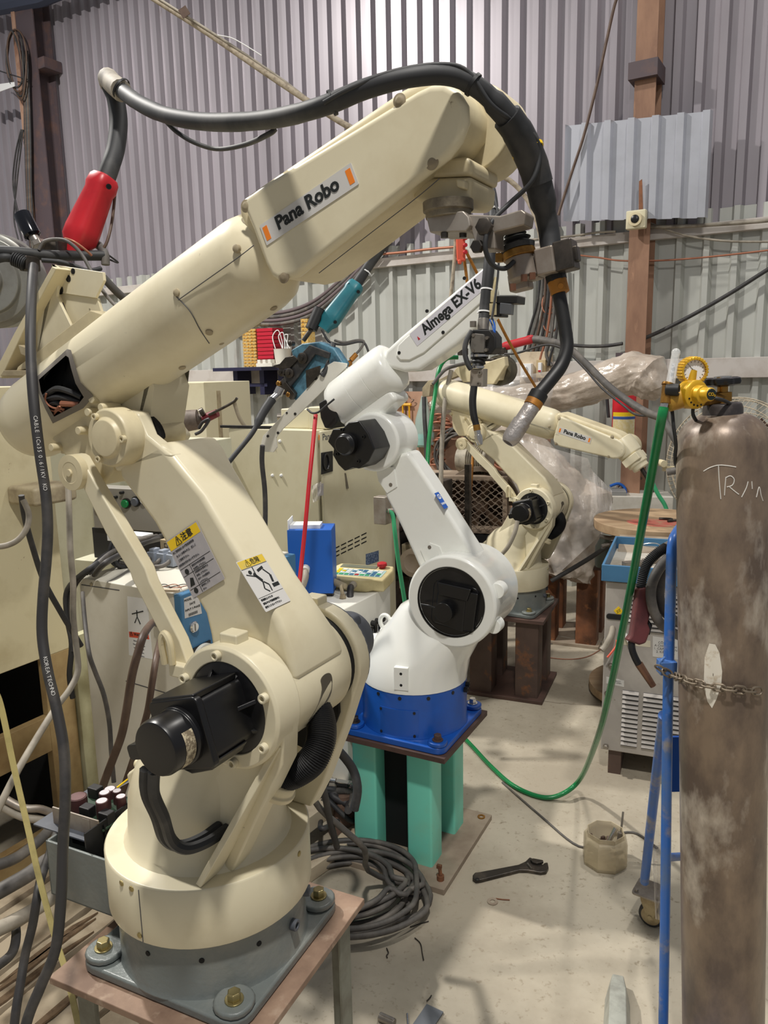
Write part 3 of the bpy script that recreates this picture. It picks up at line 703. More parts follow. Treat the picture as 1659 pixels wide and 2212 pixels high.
# second label on the front face of the lower arm: lies on the plane through the arm's front edges
pf = R(.139, .0445, .7515); nf = ((R(.079, .045, .834) - R(.212, .044, .651)).cross(R(.139, -.058, .7515) - pf)).normalized()
nf = nf if nf.dot(CAM - pf) > 0 else -nf
q = [onplane(x, y, pf, nf) for x, y in ((508, 1216), (567, 1194), (624, 1300), (573, 1323))]
f, w_, h_ = quad_frame(q); f = Fr(f.o + nf * .0010, f.x, f.y, f.z)
b = B(); b.flat(f, rrect(w_, h_, .002), 0, .0006); lb = obj('danger_label', b, 'label', nr, label='silver danger label with a struck figure')
b = B(); b.flat(f, rrect(w_ * .96, h_ * .15, .0005, cy=h_ * .41), .0006, .0009); obj('heading_band', b, mat('worn_label_yellow', (222, 190, 60), .4, c2=(196, 178, 110), scale=30), lb)
text('heading', '\u26a0\u5371\u967a', f.at(0, h_ * .41, .0010), h_ * .125, 'ink', lb)
for k, s_ in enumerate(('\u63a5\u89e6\u9632\u6b62\u306e\u305f\u3081', '\u904b\u8ee2\u4e2d\u306f\u53ef\u52d5\u7bc4\u56f2\u5185\u306b', '\u7d76\u5bfe\u5165\u3089\u306a\u3044\u3067\u4e0b\u3055\u3044')):
    text('body_text', s_, f.at(-w_ * .44, h_ * (-.29 - .07 * k), .0008), h_ * .046, 'ink', lb, align='LEFT')
b = B()
k = h_
def bar(x0, y0, x1, y1, t_): 
    d = V((x1 - x0, y1 - y0, 0)).normalized(); n_ = V((-d.y, d.x, 0)) * t_ / 2
    b.flat(f, [(x0 * w_ + n_.x, y0 * h_ + n_.y), (x0 * w_ - n_.x, y0 * h_ - n_.y), (x1 * w_ - n_.x, y1 * h_ - n_.y), (x1 * w_ + n_.x, y1 * h_ + n_.y)], .0006, .001)
for q in ((-.18, .2, -.02, .02, .06), (-.42, .22, -.1, .12, .02), (-.1, .32, -.12, .12, .02), (-.02, .02, -.1, -.12, .028), (-.1, -.12, .02, -.2, .024), (.0, .0, .12, -.08, .028), (.12, -.08, .1, -.2, .024), (.0, .22, .24, .26, .05), (.2, .22, .34, .08, .028), (.34, .08, .3, -.06, .05), (.22, -.12, .46, -.12, .07), (-.48, -.24, .48, -.24, .006), (-.48, .325, .48, .325, .006)): bar(q[0], q[1], q[2], q[3], q[4] * h_)
b.flat(f, circ(h_ * .04, 18, -.26 * w_, .24 * h_), .0006, .001)
obj('pictogram', b, 'ink', lb)
# ------------------------------------------------------------------ wrist of the nearest robot
b = B(); jx, jz = R.un(1004, 268, 0)
b.lathe(axisfr(R(jx, 0, jz), -N), [(.052, .02), (.054, .03), (.0545, .082), (.048, .094), (.03, .097)], 40)
b.lathe(axisfr(R(jx, 0, jz), -N), [(.044, .09), (.044, .104), (.04, .107)], 30)
wj = obj('wrist_joint', b, 'cream_dusty', nr, bevel=.003)
b = B(); b.plate(R, [R.un(x, y, .0) for x, y in ((940, 372), (960, 352), (1028, 348), (1040, 362), (1037, 388), (934, 392))], -.060, .026)
obj('wrist_cap', b, 'cream_dusty', nr, bevel=.005, seg=3)
b = B(); b.plate(R, [R.un(x, y, .0) for x, y in ((930, 392), (1036, 389), (1032, 430), (1020, 446), (925, 444), (908, 438), (912, 410))], -.058, .024)
wb = obj('wrist_body', b, 'cream_dusty', nr, bevel=.006, seg=3)
b = B(); b.plate(R, [R.un(x, y, .026) for x, y in ((990, 388), (1012, 392), (1010, 412), (992, 408))], .015, .036); obj('wrist_boss', b, 'cream_dusty', wb, bevel=.003)
fc = P(968, 446, .945); fdn = V((.02, 0, -1)).normalized()
b = B(); b.lathe(axisfr(fc, fdn), [(.031, -.006), (.031, .006), (.028, .0065), (.028, .014)], 36); obj('tool_flange', b, mat('dirty_flange', (130, 120, 100), .6, c2=(80, 70, 60), scale=40), nr, bevel=.001)
# ---- torch holder: bracket, bellows, clamp, torch
th = thing('welding_torch', P(1110, 560, .95), 'black gooseneck welding torch with brass collar, clamped under the closest robot wrist', 'welding torch')
TF = Fr(P(1010, 480, .945), U, N, (0, 0, 1))
tp = lambda pts, v: [TF.un(x, y, v) for x, y in pts]
b = B(); b.plate(TF, tp(((918, 462), (1000, 455), (1012, 468), (1016, 488), (1006, 500), (928, 503)), .028), -.034, .028)
b.plate(TF, tp(((990, 462), (1080, 466), (1126, 452), (1136, 460), (1132, 486), (1068, 502), (1070, 538), (1030, 540), (1018, 500), (990, 498)), .02), -.012, .02)
obj('bracket', b, 'aluminium', th, bevel=.002)
for px, py, r_ in ((1050, 491, .0105), (1035, 534, .008)):
    p = onplane(px, py, TF(0, .02, 0), N); b = B(); b.hexbolt(axisfr(p, N), r_, .010, False); obj('bolt', b, 'darksteel', th)
for px, py in ((960, 503), (1000, 502)):
    p = P(px, py, .935); b = B(); b.cyl(p, p + V((0, 0, -.006)), .0045); obj('bolt', b, 'darksteel', th)
ax_ = (P(1132, 606, .95) - P(1110, 494, .95)).normalized(); bp_ = P(1110, 492, .95)
bf = axisfr(bp_, ax_)
b = B(); b.lathe(bf, [(.0085, 0), (.008, .005), (.014, .009), (.011, .011), (.018, .015), (.013, .018), (.0215, .023), (.020, .029)], 36); obj('bellows', b, 'rubber', th, sharp=30) if False else obj('bellows', b, 'rubber', th)
b = B(); b.lathe(bf, [(.0195, .029), (.0205, .030), (.0205, .038), (.019, .039)], 36)
b.box(Fr(bf(-.0, -.0, .036) - U * .024 + N * .003, U, N, (0, 0, 1)), .010, .009, .011); obj('clamp_ring', b, 'brass', th, bevel=.0008)
b = B(); b.lathe(bf, [(.018, .038), (.0185, .064), (.016, .067)], 32); obj('sensor_body', b, 'aluminium', th, bevel=.001)
CF = Fr(P(1182, 567, .945), (U + V((0, 0, .16))).normalized(), N, V((0, 0, 1)) - U * .16)
b = B(); b.box2(CF, -.010, .014, -.012, .018, -.016, .016); b.box2(CF, -.026, -.009, -.012, .013, -.017, .014); b.box2(CF, -.050, -.024, -.012, .010, -.026, -.004); obj('clamp_block', b, 'aluminium', th, bevel=.0025)
b = B(); b.box2(CF, .013, .036, -.014, .015, -.016, .019); b.box2(CF, .034, .040, -.007, .008, -.008, .010); obj('clamp_jaw', b, 'darksteel', th, bevel=.002)
for px, py in ((1108, 624), (1132, 604), (1150, 600)):
    p = P(px, py, .93); b = B(); b.cyl(p + V((0, 0, .006)), p - V((0, 0, .002)), .004, seg=6); obj('bolt', b, 'rust', th)
nk = pxpath([(1190, 540, .95), (1200, 600, .95), (1212, 660, .95), (1222, 720, .95), (1224, 755, .948), (1212, 790, .945), (1190, 820, .94), (1163, 852, .935)])
b = B(); b.tube(nk, .0083, 16, n=5); obj('gooseneck', b, 'matblack', th)
def along(p, q, a, r): 
    return lambda: None
b = B(); b.cyl(P(1199, 592, .95), P(1203, 608, .95), .0128, seg=6); obj('collar', b, 'matblack', th, bevel=.001)
b = B(); b.cyl(P(1203, 606, .95), P(1210, 634, .95), .0118, seg=20); b.cyl(P(1211, 617, .937), P(1212, 617, .950), .0035); obj('brass_collar', b, 'dirtybrass', th, bevel=.0008)
b = B(); b.cyl(P(1166, 848, .935), P(1156, 866, .934), .0112, seg=20); obj('collar', b, 'matblack', th, bevel=.001)
b = B(); b.cyl(P(1157, 864, .934), P(1149, 878, .933), .0108, seg=20); obj('brass_collar', b, 'dirtybrass', th, bevel=.0008)
nz0, nz1 = P(1150, 877, .933), P(1097, 957, .928)
b = B(); f = axisfr(nz0, nz1 - nz0); ln = (nz1 - nz0).length
b.lathe(f, [(.0098, 0), (.0098, ln * .42), (.0108, ln * .43), (.0108, ln * .85), (.0092, ln * .95), (.0075, ln), (.006, ln), (.006, ln * .9)], 24); obj('nozzle', b, mat('spattered_nozzle', (178, 172, 168), .4, .6, c2=(130, 110, 92), scale=30, lo=.5, hi=.7, bump=.4, bscale=150), th)
# ---- thick torch cable over the arm
tc_pts = [(1190, 545, .95), (1184, 490, .95), (1160, 385, .925), (1128, 300, .90), (1085, 240, .88), (1030, 188, .865), (965, 163, .855), (880, 168, .85), (790, 192, .86), (690, 232, .89), (580, 258, .98), (460, 264, 1.09), (370, 252, 1.20), (310, 228, 1.31), (268, 200, 1.42), (243, 180, 1.48)]
cable('torch_cable', tc_pts, [.0122, .013, .0163, .0160, .0135, .0112, .0104, .0106, .0108, .0110, .0116, .0122, .0126, .0134, .0142, .015], 'rubber', 'thick black torch cable arching over the closest robot from the red connector to its wrist', seg=16)
tcab = bpy.data.objects['torch_cable']
b = B(); b.tube(pxpath([(1095, 252, .884), (1122, 292, .898), (1150, 352, .917), (1163, 398, .927)]), [.0172, .0180, .0176], 16); obj('cable_sleeve', b, mat('black_sleeve', (36, 37, 39), .6, c2=(66, 64, 62), scale=16), tcab)
b = B(); b.tube(pxpath([(262, 196, 1.425), (245, 182, 1.47), (234, 170, 1.50), (236, 182, 1.52)]), [.0195, .0195, .019], 14); obj('cable_elbow', b, mat('dusty_elbow', (168, 160, 146), .7, c2=(110, 104, 96), scale=20), tcab)
cable('feeder_hose', [(238, 185, 1.50), (250, 215, 1.50), (256, 265, 1.49), (250, 320, 1.47), (238, 360, 1.455), (226, 395, 1.45)], .0172, 'rubber', 'black hose dropping from the cable elbow into the red connector', 'hose', seg=16)
def ties(parent, items, m='paper', r=.0012):
    for (x, y, d), (tx, ty), rad in items:
        p = P(x, y, d); t = (P(x + tx, y + ty, d) - p).normalized(); f = axisfr(p, t)
        b = B(); b.ring(f, rad, rad + .0014, -.002, .002, 20); b.box(f.at(rad + .002, 0, 0), .006, .005, .004); obj('cable_tie', b, m, parent)
ties(tcab, [((718, 222, .88), (10, -4), .0125), ((1022, 183, .863), (10, 8), .0118), ((262, 193, 1.43), (10, 8), .0195)], 'matblack')
ties(tcab, [((1140, 325, .910), (4, 10), .0178)], 'labelyellow')
cable('control_lead', [(700, 222, .87), (760, 190, .855), (850, 155, .845), (950, 140, .848), (1010, 155, .852), (1060, 225, .862), (1110, 262, .878), (1150, 290, .89), (1166, 330, .90), (1150, 390, .905), (1100, 440, .92), (1062, 480, .91), (1048, 530, .91), (1062, 570, .92), (1090, 580, .93), (1110, 565, .935)], .0030, 'rubber', 'thin black lead cable-tied along the thick torch cable to the wrist', parent=None)
cable('slack_lead', [(358, 262, 1.22), (382, 285, 1.22), (420, 308, 1.21), (470, 322, 1.20), (530, 312, 1.10), (580, 290, 1.0), (595, 278, .99)], .0035, 'rubber', 'thin lead hanging slack under the thick torch cable')
# ---- wire feeder on the back of the arm
wf = thing('wire_feeder', R(-.34, -.04, 1.06), 'cream bracketed wire feeder with grey round motor, behind the closest robot forearm', 'wire feeder')
FF = Fr(R(-.34, -.02, 1.10), U, N, (0, 0, 1))
fp = lambda pts, v: [FF.un(x, y, v) for x, y in pts]
b = B(); b.plate(FF, fp(((194, 670), (240, 684), (232, 704), (84, 792), (34, 802), (38, 792)), .02), -.03, .02); obj('mount_rail', b, 'cream_dusty', wf, bevel=.002)
b = B(); b.plate(FF, fp(((118, 572), (222, 588), (224, 606), (206, 644), (124, 632)), .0), -.006, .0)
b.plate(FF, fp(((124, 632), (206, 644), (216, 678), (152, 706)), -.0), -.010, -.004); bk = obj('back_plate', b, 'cream', wf, bevel=.001)
b = B()
for px, py, r_ in ((148, 602, .006), (130, 626, .008), (158, 586, .005)):
    p = onplane(px, py, FF(0, .0, 0), N); b.cyl(p - N * .001, p + N * .0008, r_, seg=18)
obj('bracket_hole', b, 'deepblack', bk)
b = B(); b.plate(FF, fp(((112, 572), (122, 578), (98, 655), (78, 690), (78, 768), (152, 706), (120, 640), (124, 600)), .012), .004, .010); obj('side_plate', b, 'cream', wf, bevel=.001)
b = B(); b.plate(FF, fp(((112, 575), (122, 580), (60, 695), (2, 818), (-14, 806), (30, 720)), .03), -.02, .03); obj('diagonal_strut', b, 'cream_dusty', wf, bevel=.002)
b = B(); b.plate(FF, fp(((0, 812), (8, 800), (58, 800), (56, 812)), .04), -.06, .04); b.plate(FF, fp(((40, 745), (60, 752), (62, 772), (46, 765)), .035), .02, .036); obj('foot_angle', b, 'dust_cream', wf, bevel=.001)
mc = P(-22, 606, 1.45); b = B(); f = axisfr(mc, (CAM - mc).normalized() * .8 + N * .5)
b.lathe(f, [(.088, -.06), (.088, .0), (.080, .006), (.078, .012), (.062, .016), (.060, .026), (.034, .028), (.032, .036), (.01, .037)], 48)
fmot = obj('feeder_motor', b, mat('grey_cast_motor', (150, 150, 144), .4, .4, c2=(104, 98, 90), scale=9, lo=.4, hi=.7), wf, bevel=.002)
p0, p1 = P(243, 384, 1.45), P(160, 536, 1.45)
def handle(p0, p1, w0, w1, h0, h1, up=N):
    d = (p1 - p0).normalized(); x = up.cross(d).normalized(); y = d.cross(x)
    f = Fr(p0, x, y, d); L_ = (p1 - p0).length; b = B(); rings = []
    for t, kx, ky in ((0, .80, .8), (.04, .95, .95), (.14, 1, 1), (.2, .9, .9), (.7, 1.0, 1.0), (.82, .96, .96), (.9, .7, .7), (1, .6, .6)):
        w_ = (w0 + (w1 - w0) * t) * kx; h_ = (h0 + (h1 - h0) * t) * ky
        rings.append([f(a, c, L_ * t) for a, c in rrect(w_, h_, min(w_, h_) * .3, 3)])
    b.loops(rings); return b, f
b, hf = handle(P(228, 382, 1.45), P(158, 548, 1.45), .048, .062, .05, .055)
rc = obj('red_connector', b, 'red', wf, label='red moulded cable connector')
for t, sx in ((.09, -.016), (.10, .018), (.62, -.022)):
    p = hf(sx, .0, .165 * t); q = p - ray(0, 0) * 0; b = B(); d_ = (CAM - p).normalized(); b.lathe(axisfr(p + d_ * .022, d_), [(.005, -.006), (.005, .004), (.003, .004), (.003, .001)], 14); obj('screw', b, 'black', rc)
b = B(); k0, k1 = P(47, 462, 1.42), P(70, 508, 1.42); f = axisfr(k0, k1 - k0)
b.lathe(f, [(.014, 0), (.0155, .002), (.0155, (k1 - k0).length), (.012, (k1 - k0).length + .003)], 28); kn = obj('spool_knob', b, mat('glossy_black', (14, 16, 22), .12), wf)
b = B(); b.cyl(k1, P(80, 524, 1.42), .009); b.lathe(axisfr(P(80, 522, 1.42), k1 - k0), [(.013, 0), (.013, .01)], 6); obj('knob_stem', b, 'steel', wf, bevel=.001)
b = B(); b.box(Fr(P(116, 540, 1.45), U, N, (0, 0, 1)), .07, .04, .025); b.box(Fr(P(64, 570, 1.38), U, N, (0, 0, 1)), .022, .03, .026); obj('clamp_casting', b, 'darksteel', wf, bevel=.003)
b = B(); b.cyl(P(30, 558, 1.37), P(58, 570, 1.37), .010, .012); 
for k in range(6): b.ring(axisfr(P(32 + 4.5 * k, 559 + 2 * k, 1.37), P(58, 570, 1.37) - P(30, 558, 1.37)), .009, .0135, -.0012, .0012, 18)
obj('cable_gland', b, 'rubber', wf)
# leads around the feeder
lead = [
 ([(-10, 542, 1.36), (40, 545, 1.37), (110, 552, 1.40), (170, 552, 1.44), (226, 552, 1.46)], .0095, 'rubber', 'dark cable tied level across the top of the wire feeder'),
 ([(84, 540, 1.38), (96, 522, 1.38), (125, 517, 1.38), (150, 524, 1.37), (178, 552, 1.36), (210, 610, 1.35), (235, 645, 1.33), (258, 668, 1.31)], .0032, 'cablegrey', 'thin grey lead looping over the red connector down to the forearm'),
 ([(140, 515, 1.40), (160, 522, 1.40), (185, 540, 1.41), (198, 552, 1.42)], .0022, 'copper', 'orange-brown wire curling below the red connector'),
 ([(250, 400, 1.47), (243, 470, 1.47), (232, 520, 1.46), (218, 545, 1.46)], .003, 'cablebrown', 'brown lead dropping beside the red connector'),
 ([(90, 562, 1.38), (130, 566, 1.39), (165, 576, 1.40), (190, 585, 1.40), (218, 580, 1.42)], .0042, 'rubber', 'dark spliced lead over the cream feeder plate'),
 ([(196, 520, 1.47), (215, 532, 1.47), (226, 548, 1.46), (228, 572, 1.46)], .008, 'cablegrey', 'grey elbowed hose behind the feeder'),
 ([(226, 545, 1.46), (255, 567, 1.5), (230, 558, 1.5)], .0018, 'cabledark', 'bent thin wire sticking out behind the feeder'),
 ([(222, 598, 1.46), (250, 628, 1.48), (272, 648, 1.5), (300, 672, 1.52)], .008, 'cablegrey', 'grey cable running behind the forearm to the feeder'),
 ([(-10, 560, 1.36), (10, 556, 1.36), (30, 558, 1.37)], .008, 'rubber', 'dark cable entering the ribbed gland of the feeder'),
]
for i, (pts, r_, m_, lab) in enumerate(lead): cable('feeder_lead', pts, r_, m_, lab)
# the big power cable hanging past the elbow
bc = [(72, 575, 1.36), (68, 640, 1.31), (66, 720, 1.27), (68, 800, 1.25), (74, 880, 1.24), (86, 980, 1.24), (99, 1070, 1.24), (103, 1140, 1.24), (100, 1210, 1.24), (93, 1290, 1.24), (91, 1370, 1.24), (103, 1450, 1.23), (122, 1530, 1.22), (138, 1620, 1.21), (141, 1720, 1.2), (136, 1830, 1.2), (132, 1940, 1.2), (120, 2050, 1.2), (88, 2130, 1.2), (60, 2200, 1.2), (40, 2290, 1.2)]
pc = cable('power_cable', bc, .0084, 'cabledark', 'thick black power cable with white print, hanging from the feeder past the elbow', seg=14)
sp = smooth(pxpath(bc), 12)
def on_cable(body, y_from, size, par):
    # lettering stands along the cable on the side facing the hall
    best = min(range(2, len(sp) - 2), key=lambda i: abs((CY - FPX * (sp[i] - CAM).dot(UPV) / depth(sp[i])) - y_from))
    s_ = 0; i = best
    for ch in body:
        while i < len(sp) - 2 and s_ > (sp[i + 1] - sp[i]).length: s_ -= (sp[i + 1] - sp[i]).length; i += 1
        if ch != ' ':
            t = (sp[i + 1] - sp[i]).normalized(); p = sp[i] + t * s_; z = (CAM - p); z = (z - t * z.dot(t)).normalized()
            text('cable_print', ch, Fr(p + z * .0088, t, z.cross(t), z), size, 'label', par)
        s_ += size * .64
for body, y_ in (('CABLE', 900), ('1Cx35', 950), ('0.6/1KV', 990), ('KO', 1052), ('KOREA', 1420), ('TECHNO', 1465)): on_cable(body, y_, .0085, pc)
# ------------------------------------------------------------------ white robot on its teal stand
wa = math.radians(-28)
U2 = V((math.cos(wa), math.sin(wa), 0)); N2 = V((math.sin(wa), -math.cos(wa), 0)); ZZ = V((0, 0, 1))
WR = Fr((.092, 2.465, .462), U2, N2, ZZ)
WS = yawfr((.075, 2.49, 0), -27)
st = thing('robot_stand', (.075, 2.49, 0), 'chipped teal four-post stand bolted to the floor, under the white robot', 'stand')
b = B(); b.flat(WS.at(-.01, .0, 0), [(-.23, -.232), (.23, -.232), (.23, .232), (-.23, .232)], 0, .02); fp_ = obj('floor_plate', b, 'dustplate', st, bevel=.002)
b = B(); b.cyl(WS(.19, -.19, .02), WS(.19, -.19, .036), .012); b.cyl(WS(.19, -.19, .036), WS(.188, -.19, .062), .006); b.box(WS.at(.186, -.19, .066), .016, .01, .012); obj('anchor_bolt', b, 'rust', fp_)
b = B(); b.ring(WS.at(.19, .2, .0205), .008, .014, 0, .003, 20); obj('anchor_hole', b, 'brass', fp_)
for sx in (-1, 1):
    for sy in (-1, 1):
        b = B(); b.loops([[WS(sx * .102 - .005 + x, sy * .102 + y, z) for x, y in rrect(.09, .09, .008, 3)] for z in (.02, .444)]); obj('post', b, 'teal', st)
b = B(); b.box2(WS, -.085, .075, -.08, .08, .02, .443); obj('gap_dark_block', b, 'deepblack', st)  # black block added so the gaps between the posts look dark
b = B(); tq = Fr((.092, 2.455, .444), U2, -N2, ZZ); b.flat(tq, [(-.19, -.19), (.19, -.19), (.19, .19), (-.19, .19)], 0, .018); obj('top_plate', b, 'brownplate', st, bevel=.001)
wr = thing('welding_robot', WR.o, 'glossy white welding robot on a blue base and teal stand, black motors', 'robot')
b = B(); b.flat(tq.at(0, 0, .018), rrect(.362, .362, .03), 0, .022)
b.lathe(WR.at(0, 0, .02), [(.182, 0), (.177, .015), (.176, .172)], 64)
for sx in (-1, 1):
    for sy in (-1, 1): b.flat(tq.at(sx * .15, sy * .15, .04), rrect(.06, .06, .025), 0, .014)
bb_ = obj('base', b, 'blue', wr, bevel=.004)
b = B(); b.plate(WR, [(-.29, .0), (-.10, .0), (-.10, .17), (-.29, .17)], -.09, .06); b.plate(WR, [(-.28, .17), (-.16, .17), (-.16, .19), (-.25, .19)], -.08, .05); obj('connector_box', b, 'blue', wr, bevel=.006)
for sx, sy, m_ in ((1, 1, 'chrome'), (-1, -1, 'darksteel'), (1, -1, 'brownplate')):
    b = B(); b.hexbolt(tq.at(sx * .15, sy * .15, .054), .013, .02); obj('anchor_bolt', b, m_, wr, bevel=.0008)
b = B()
for ang in (-16, 10, 40, 70):
    a = math.radians(ang); d = U2 * math.sin(a) + N2 * math.cos(a); p = WR.o + d * .1755 + ZZ * .158; b.cyl(p, p + d * .0022, .006, seg=14)
obj('screw_head', b, 'matblack', wr)
for ang, z in ((94, .142), (101, .152)):
    a = math.radians(ang); d = U2 * math.sin(a) + N2 * math.cos(a); p = WR.o + d * .175 + ZZ * z; b = B(); b.capscrew(axisfr(p, d), .009, .014); obj('stop_screw', b, 'matblack', wr)
# access cover on the base
b = B()
a0, a1 = math.radians(-13), math.radians(29)
def bdir(a): return U2 * math.sin(a) + N2 * math.cos(a)
for za, zb in ((.028, .120),):
    ring0 = [WR.o + bdir(a0 + (a1 - a0) * i / 10) * .1772 + ZZ * za for i in range(11)]; ring1 = [p + ZZ * (zb - za) for p in ring0]
    out0 = [WR.o + bdir(a0 + (a1 - a0) * i / 10) * .179 + ZZ * za for i in range(11)]; out1 = [p + ZZ * (zb - za) for p in out0]
    b.loops([ring0, out0, out1, ring1], False, False)
obj('access_cover', b, 'blue', wr)
b = B()
for ang, z in ((-12, .112), (25, .112), (-12, .034), (25, .034)):
    d = bdir(math.radians(ang)); p = WR.o + d * .178 + ZZ * z; b.cyl(p, p + d * .003, .0045, seg=12)
obj('cover_screw', b, 'matblack', wr)
# turret
def ell2(z, cx, cy, ru, rv, p=2.3, n=44):
    return [WR(cx + ru * math.copysign(abs(math.cos(t)) ** (2 / p), math.cos(t)), cy + rv * math.copysign(abs(math.sin(t)) ** (2 / p), math.sin(t)), z) for t in [2 * math.pi * i / n for i in range(n)]]
J2c = WR.un(978, 1298, .10); J2u, J2z = J2c
b = B(); b.loops([ell2(.172, 0, 0, .178, .178, 2), ell2(.184, 0, 0, .178, .178, 2), ell2(.245, .015, .0, .174, .168, 2.1), ell2(.31, .050, .0, .172, .140, 2.3), ell2(.37, J2u - .085, .0, .170, .112, 2.6), ell2(.42, J2u - .06, .0, .160, .100, 2.6), ell2(J2z - .02, J2u - .012, 0, .140, .092, 3)])
obj('turret', b, 'white', wr, bevel=0, sharp=50)
b = B(); b.lathe(axisfr(WR(J2u, 0, J2z), N2), [(.13, -.115), (.142, -.11), (.144, .05), (.147, .055), (.147, .112), (.141, .118), (.112, .118), (.108, .112)], 64)
jh = obj('joint_housing', b, 'white', wr, bevel=.003)
b = B()
for ang in (-28, 18):
    a = math.radians(ang); p = WR(J2u + .145 * math.cos(a), .07, J2z + .145 * math.sin(a)); b.cyl(p - N2 * .02, p + N2 * .02, .024)
obj('housing_lug', b, 'white', jh, bevel=.002)
b = B(); b.lathe(axisfr(WR(J2u, 0, J2z), N2), [(.1118, .1125), (.1118, .119), (.1085, .119), (.106, .104), (.09, .102)], 56); mo2 = obj('joint_motor', b, 'black', wr)
mf2 = Fr(WR(J2u + .012, 0, J2z - .012), U2 * .995 - ZZ * .1, ZZ * .995 + U2 * .1, N2)
b = B(); b.flat(mf2, rrect(.152, .146, .022), .07, .115); b.flat(mf2, [(-.05, .03), (.045, .03), (.055, .072), (-.058, .072)], .1, .135); b.flat(mf2, [(.03, -.07), (.072, -.06), (.076, .06), (.03, .06)], .1, .128)
b.flat(mf2, [(-.055, -.06), (.04, -.07), (.04, .04), (-.055, .04)], .11, .131); obj('motor_body', b, 'black', mo2, bevel=.004)
b = B(); b.cyl(WR(J2u - .008, .12, J2z - .022), WR(J2u - .008, .158, J2z - .022), .030); b.tube([WR(J2u - .03, .14, J2z - .02), WR(J2u - .06, .14, J2z - .012), WR(J2u - .095, .13, J2z - .014)], .003); obj('encoder_cap', b, 'black', mo2, bevel=.002)
# plate with two holes and rear tray with a lifting eye
q = [WR.un(x, y, .168) for x, y in ((843, 1390), (872, 1394), (870, 1445), (842, 1440))]
p0 = P(857, 1418, 2.30); d = (p0 - WR.o); d.z = 0
nd = bdir(math.radians(12)); pl = Fr(WR.o + nd * .170 + ZZ * .225, nd.cross(ZZ) * -1, nd, ZZ)
b = B(); b.box(pl, .046, .02, .075); obj('pad', b, 'white', wr, bevel=.001)
b = B(); 
for dz in (.018, -.02): b.cyl(pl(0, .0101, dz), pl(0, .0106, dz), .0045, seg=14)
obj('tapped_hole', b, 'deepblack', wr)
b = B(); b.plate(WR, [WR.un(x, y, .0) for x, y in ((772, 1450), (830, 1462), (850, 1400), (828, 1378), (775, 1380), (764, 1400))], -.07, .075); obj('rear_tray', b, 'white', wr, bevel=.010, seg=3)
ey = WR(*(lambda q: (q[0], .02, q[1]))(WR.un(833, 1382, .02)))
b = B(); b.cyl(ey - ZZ * .03, ey + ZZ * .035, .016, .014); b.lathe(axisfr(ey + ZZ * .035, ZZ), [(.02, -.004), (.02, 0), (.015, .008)], 24)
c_ = ey + ZZ * .064; b.tube([c_ + (U2 * math.cos(t) + ZZ * math.sin(t) * 1.25) * .019 for t in [2 * math.pi * k / 20 for k in range(20)]], .0075, 10, True, 1); obj('lifting_eye', b, 'white', wr)
# lower arm
b = B(); b.plate(WR, [WR.un(x, y, .035) for x, y in ((828, 1066), (866, 1140), (915, 1250), (960, 1290), (1045, 1262), (1030, 1206), (985, 1135), (925, 1040), (880, 975), (848, 985))], -.055, .035)
la2 = obj('lower_arm', b, 'white', wr, bevel=.014, seg=4)
for px, py, w__ in ((830, 1030, 0), (927, 1186, 1)):
    pts_ = [WR.un(x, y, .037) for x, y in (((812, 1012), (852, 1008), (858, 1052), (836, 1066), (818, 1040)) if not w__ else ((908, 1188), (928, 1172), (950, 1180), (958, 1200), (930, 1222), (920, 1216)))]
    b = B(); b.plate(WR, pts_, .034, .039); cp = obj('stop_pad', b, 'white', la2, bevel=.002)
    c0 = WR.un((844 if not w__ else 928), (1047 if not w__ else 1182), .039); b = B(); b.cyl(WR(c0[0], .038, c0[1]), WR(c0[0], .0405, c0[1]), .006); obj('pad_screw', b, 'steel', la2)
# maker's badge on the arm front edge
ba = [P(*q) for q in ((938, 1073, 2.37), (952, 1065, 2.37), (968, 1088, 2.37), (954, 1097, 2.37))]
ua, ub = WR.un(928, 1043, .035), WR.un(985, 1133, .035)
tdir = (U2 * (ub[0] - ua[0]) + ZZ * (ub[1] - ua[1])).normalized(); fn = N2.cross(tdir); fn = fn if fn.dot(U2) > 0 else -fn
pm = onplane(953, 1081, WR(ua[0], .035, ua[1]) + fn * .0015, fn)
bx = N2 * -1; by = -tdir
bf2 = Fr(pm, bx, by, fn)
b = B(); b.flat(bf2, rrect(.030, .058, .001), 0, .001); bdg = obj('badge', b, mat('badge_blue', (24, 92, 190), .4), la2, label='small blue badge')
b = B(); b.flat(bf2, [(.012 * math.cos(2 * math.pi * k / 24), .0135 + .0085 * math.sin(2 * math.pi * k / 24)) for k in range(24)], .001, .0014); obj('badge_oval', b, 'paper', bdg)
text('badge_lettering', 'OTC', bf2.at(0, .0135, .0015), .011, 'bluebox', bdg, bold=.03)
text('badge_lettering', 'DAIHEN', bf2.at(0, -.012, .0012), .010, 'paper', bdg, bold=.02, stretch=.8)
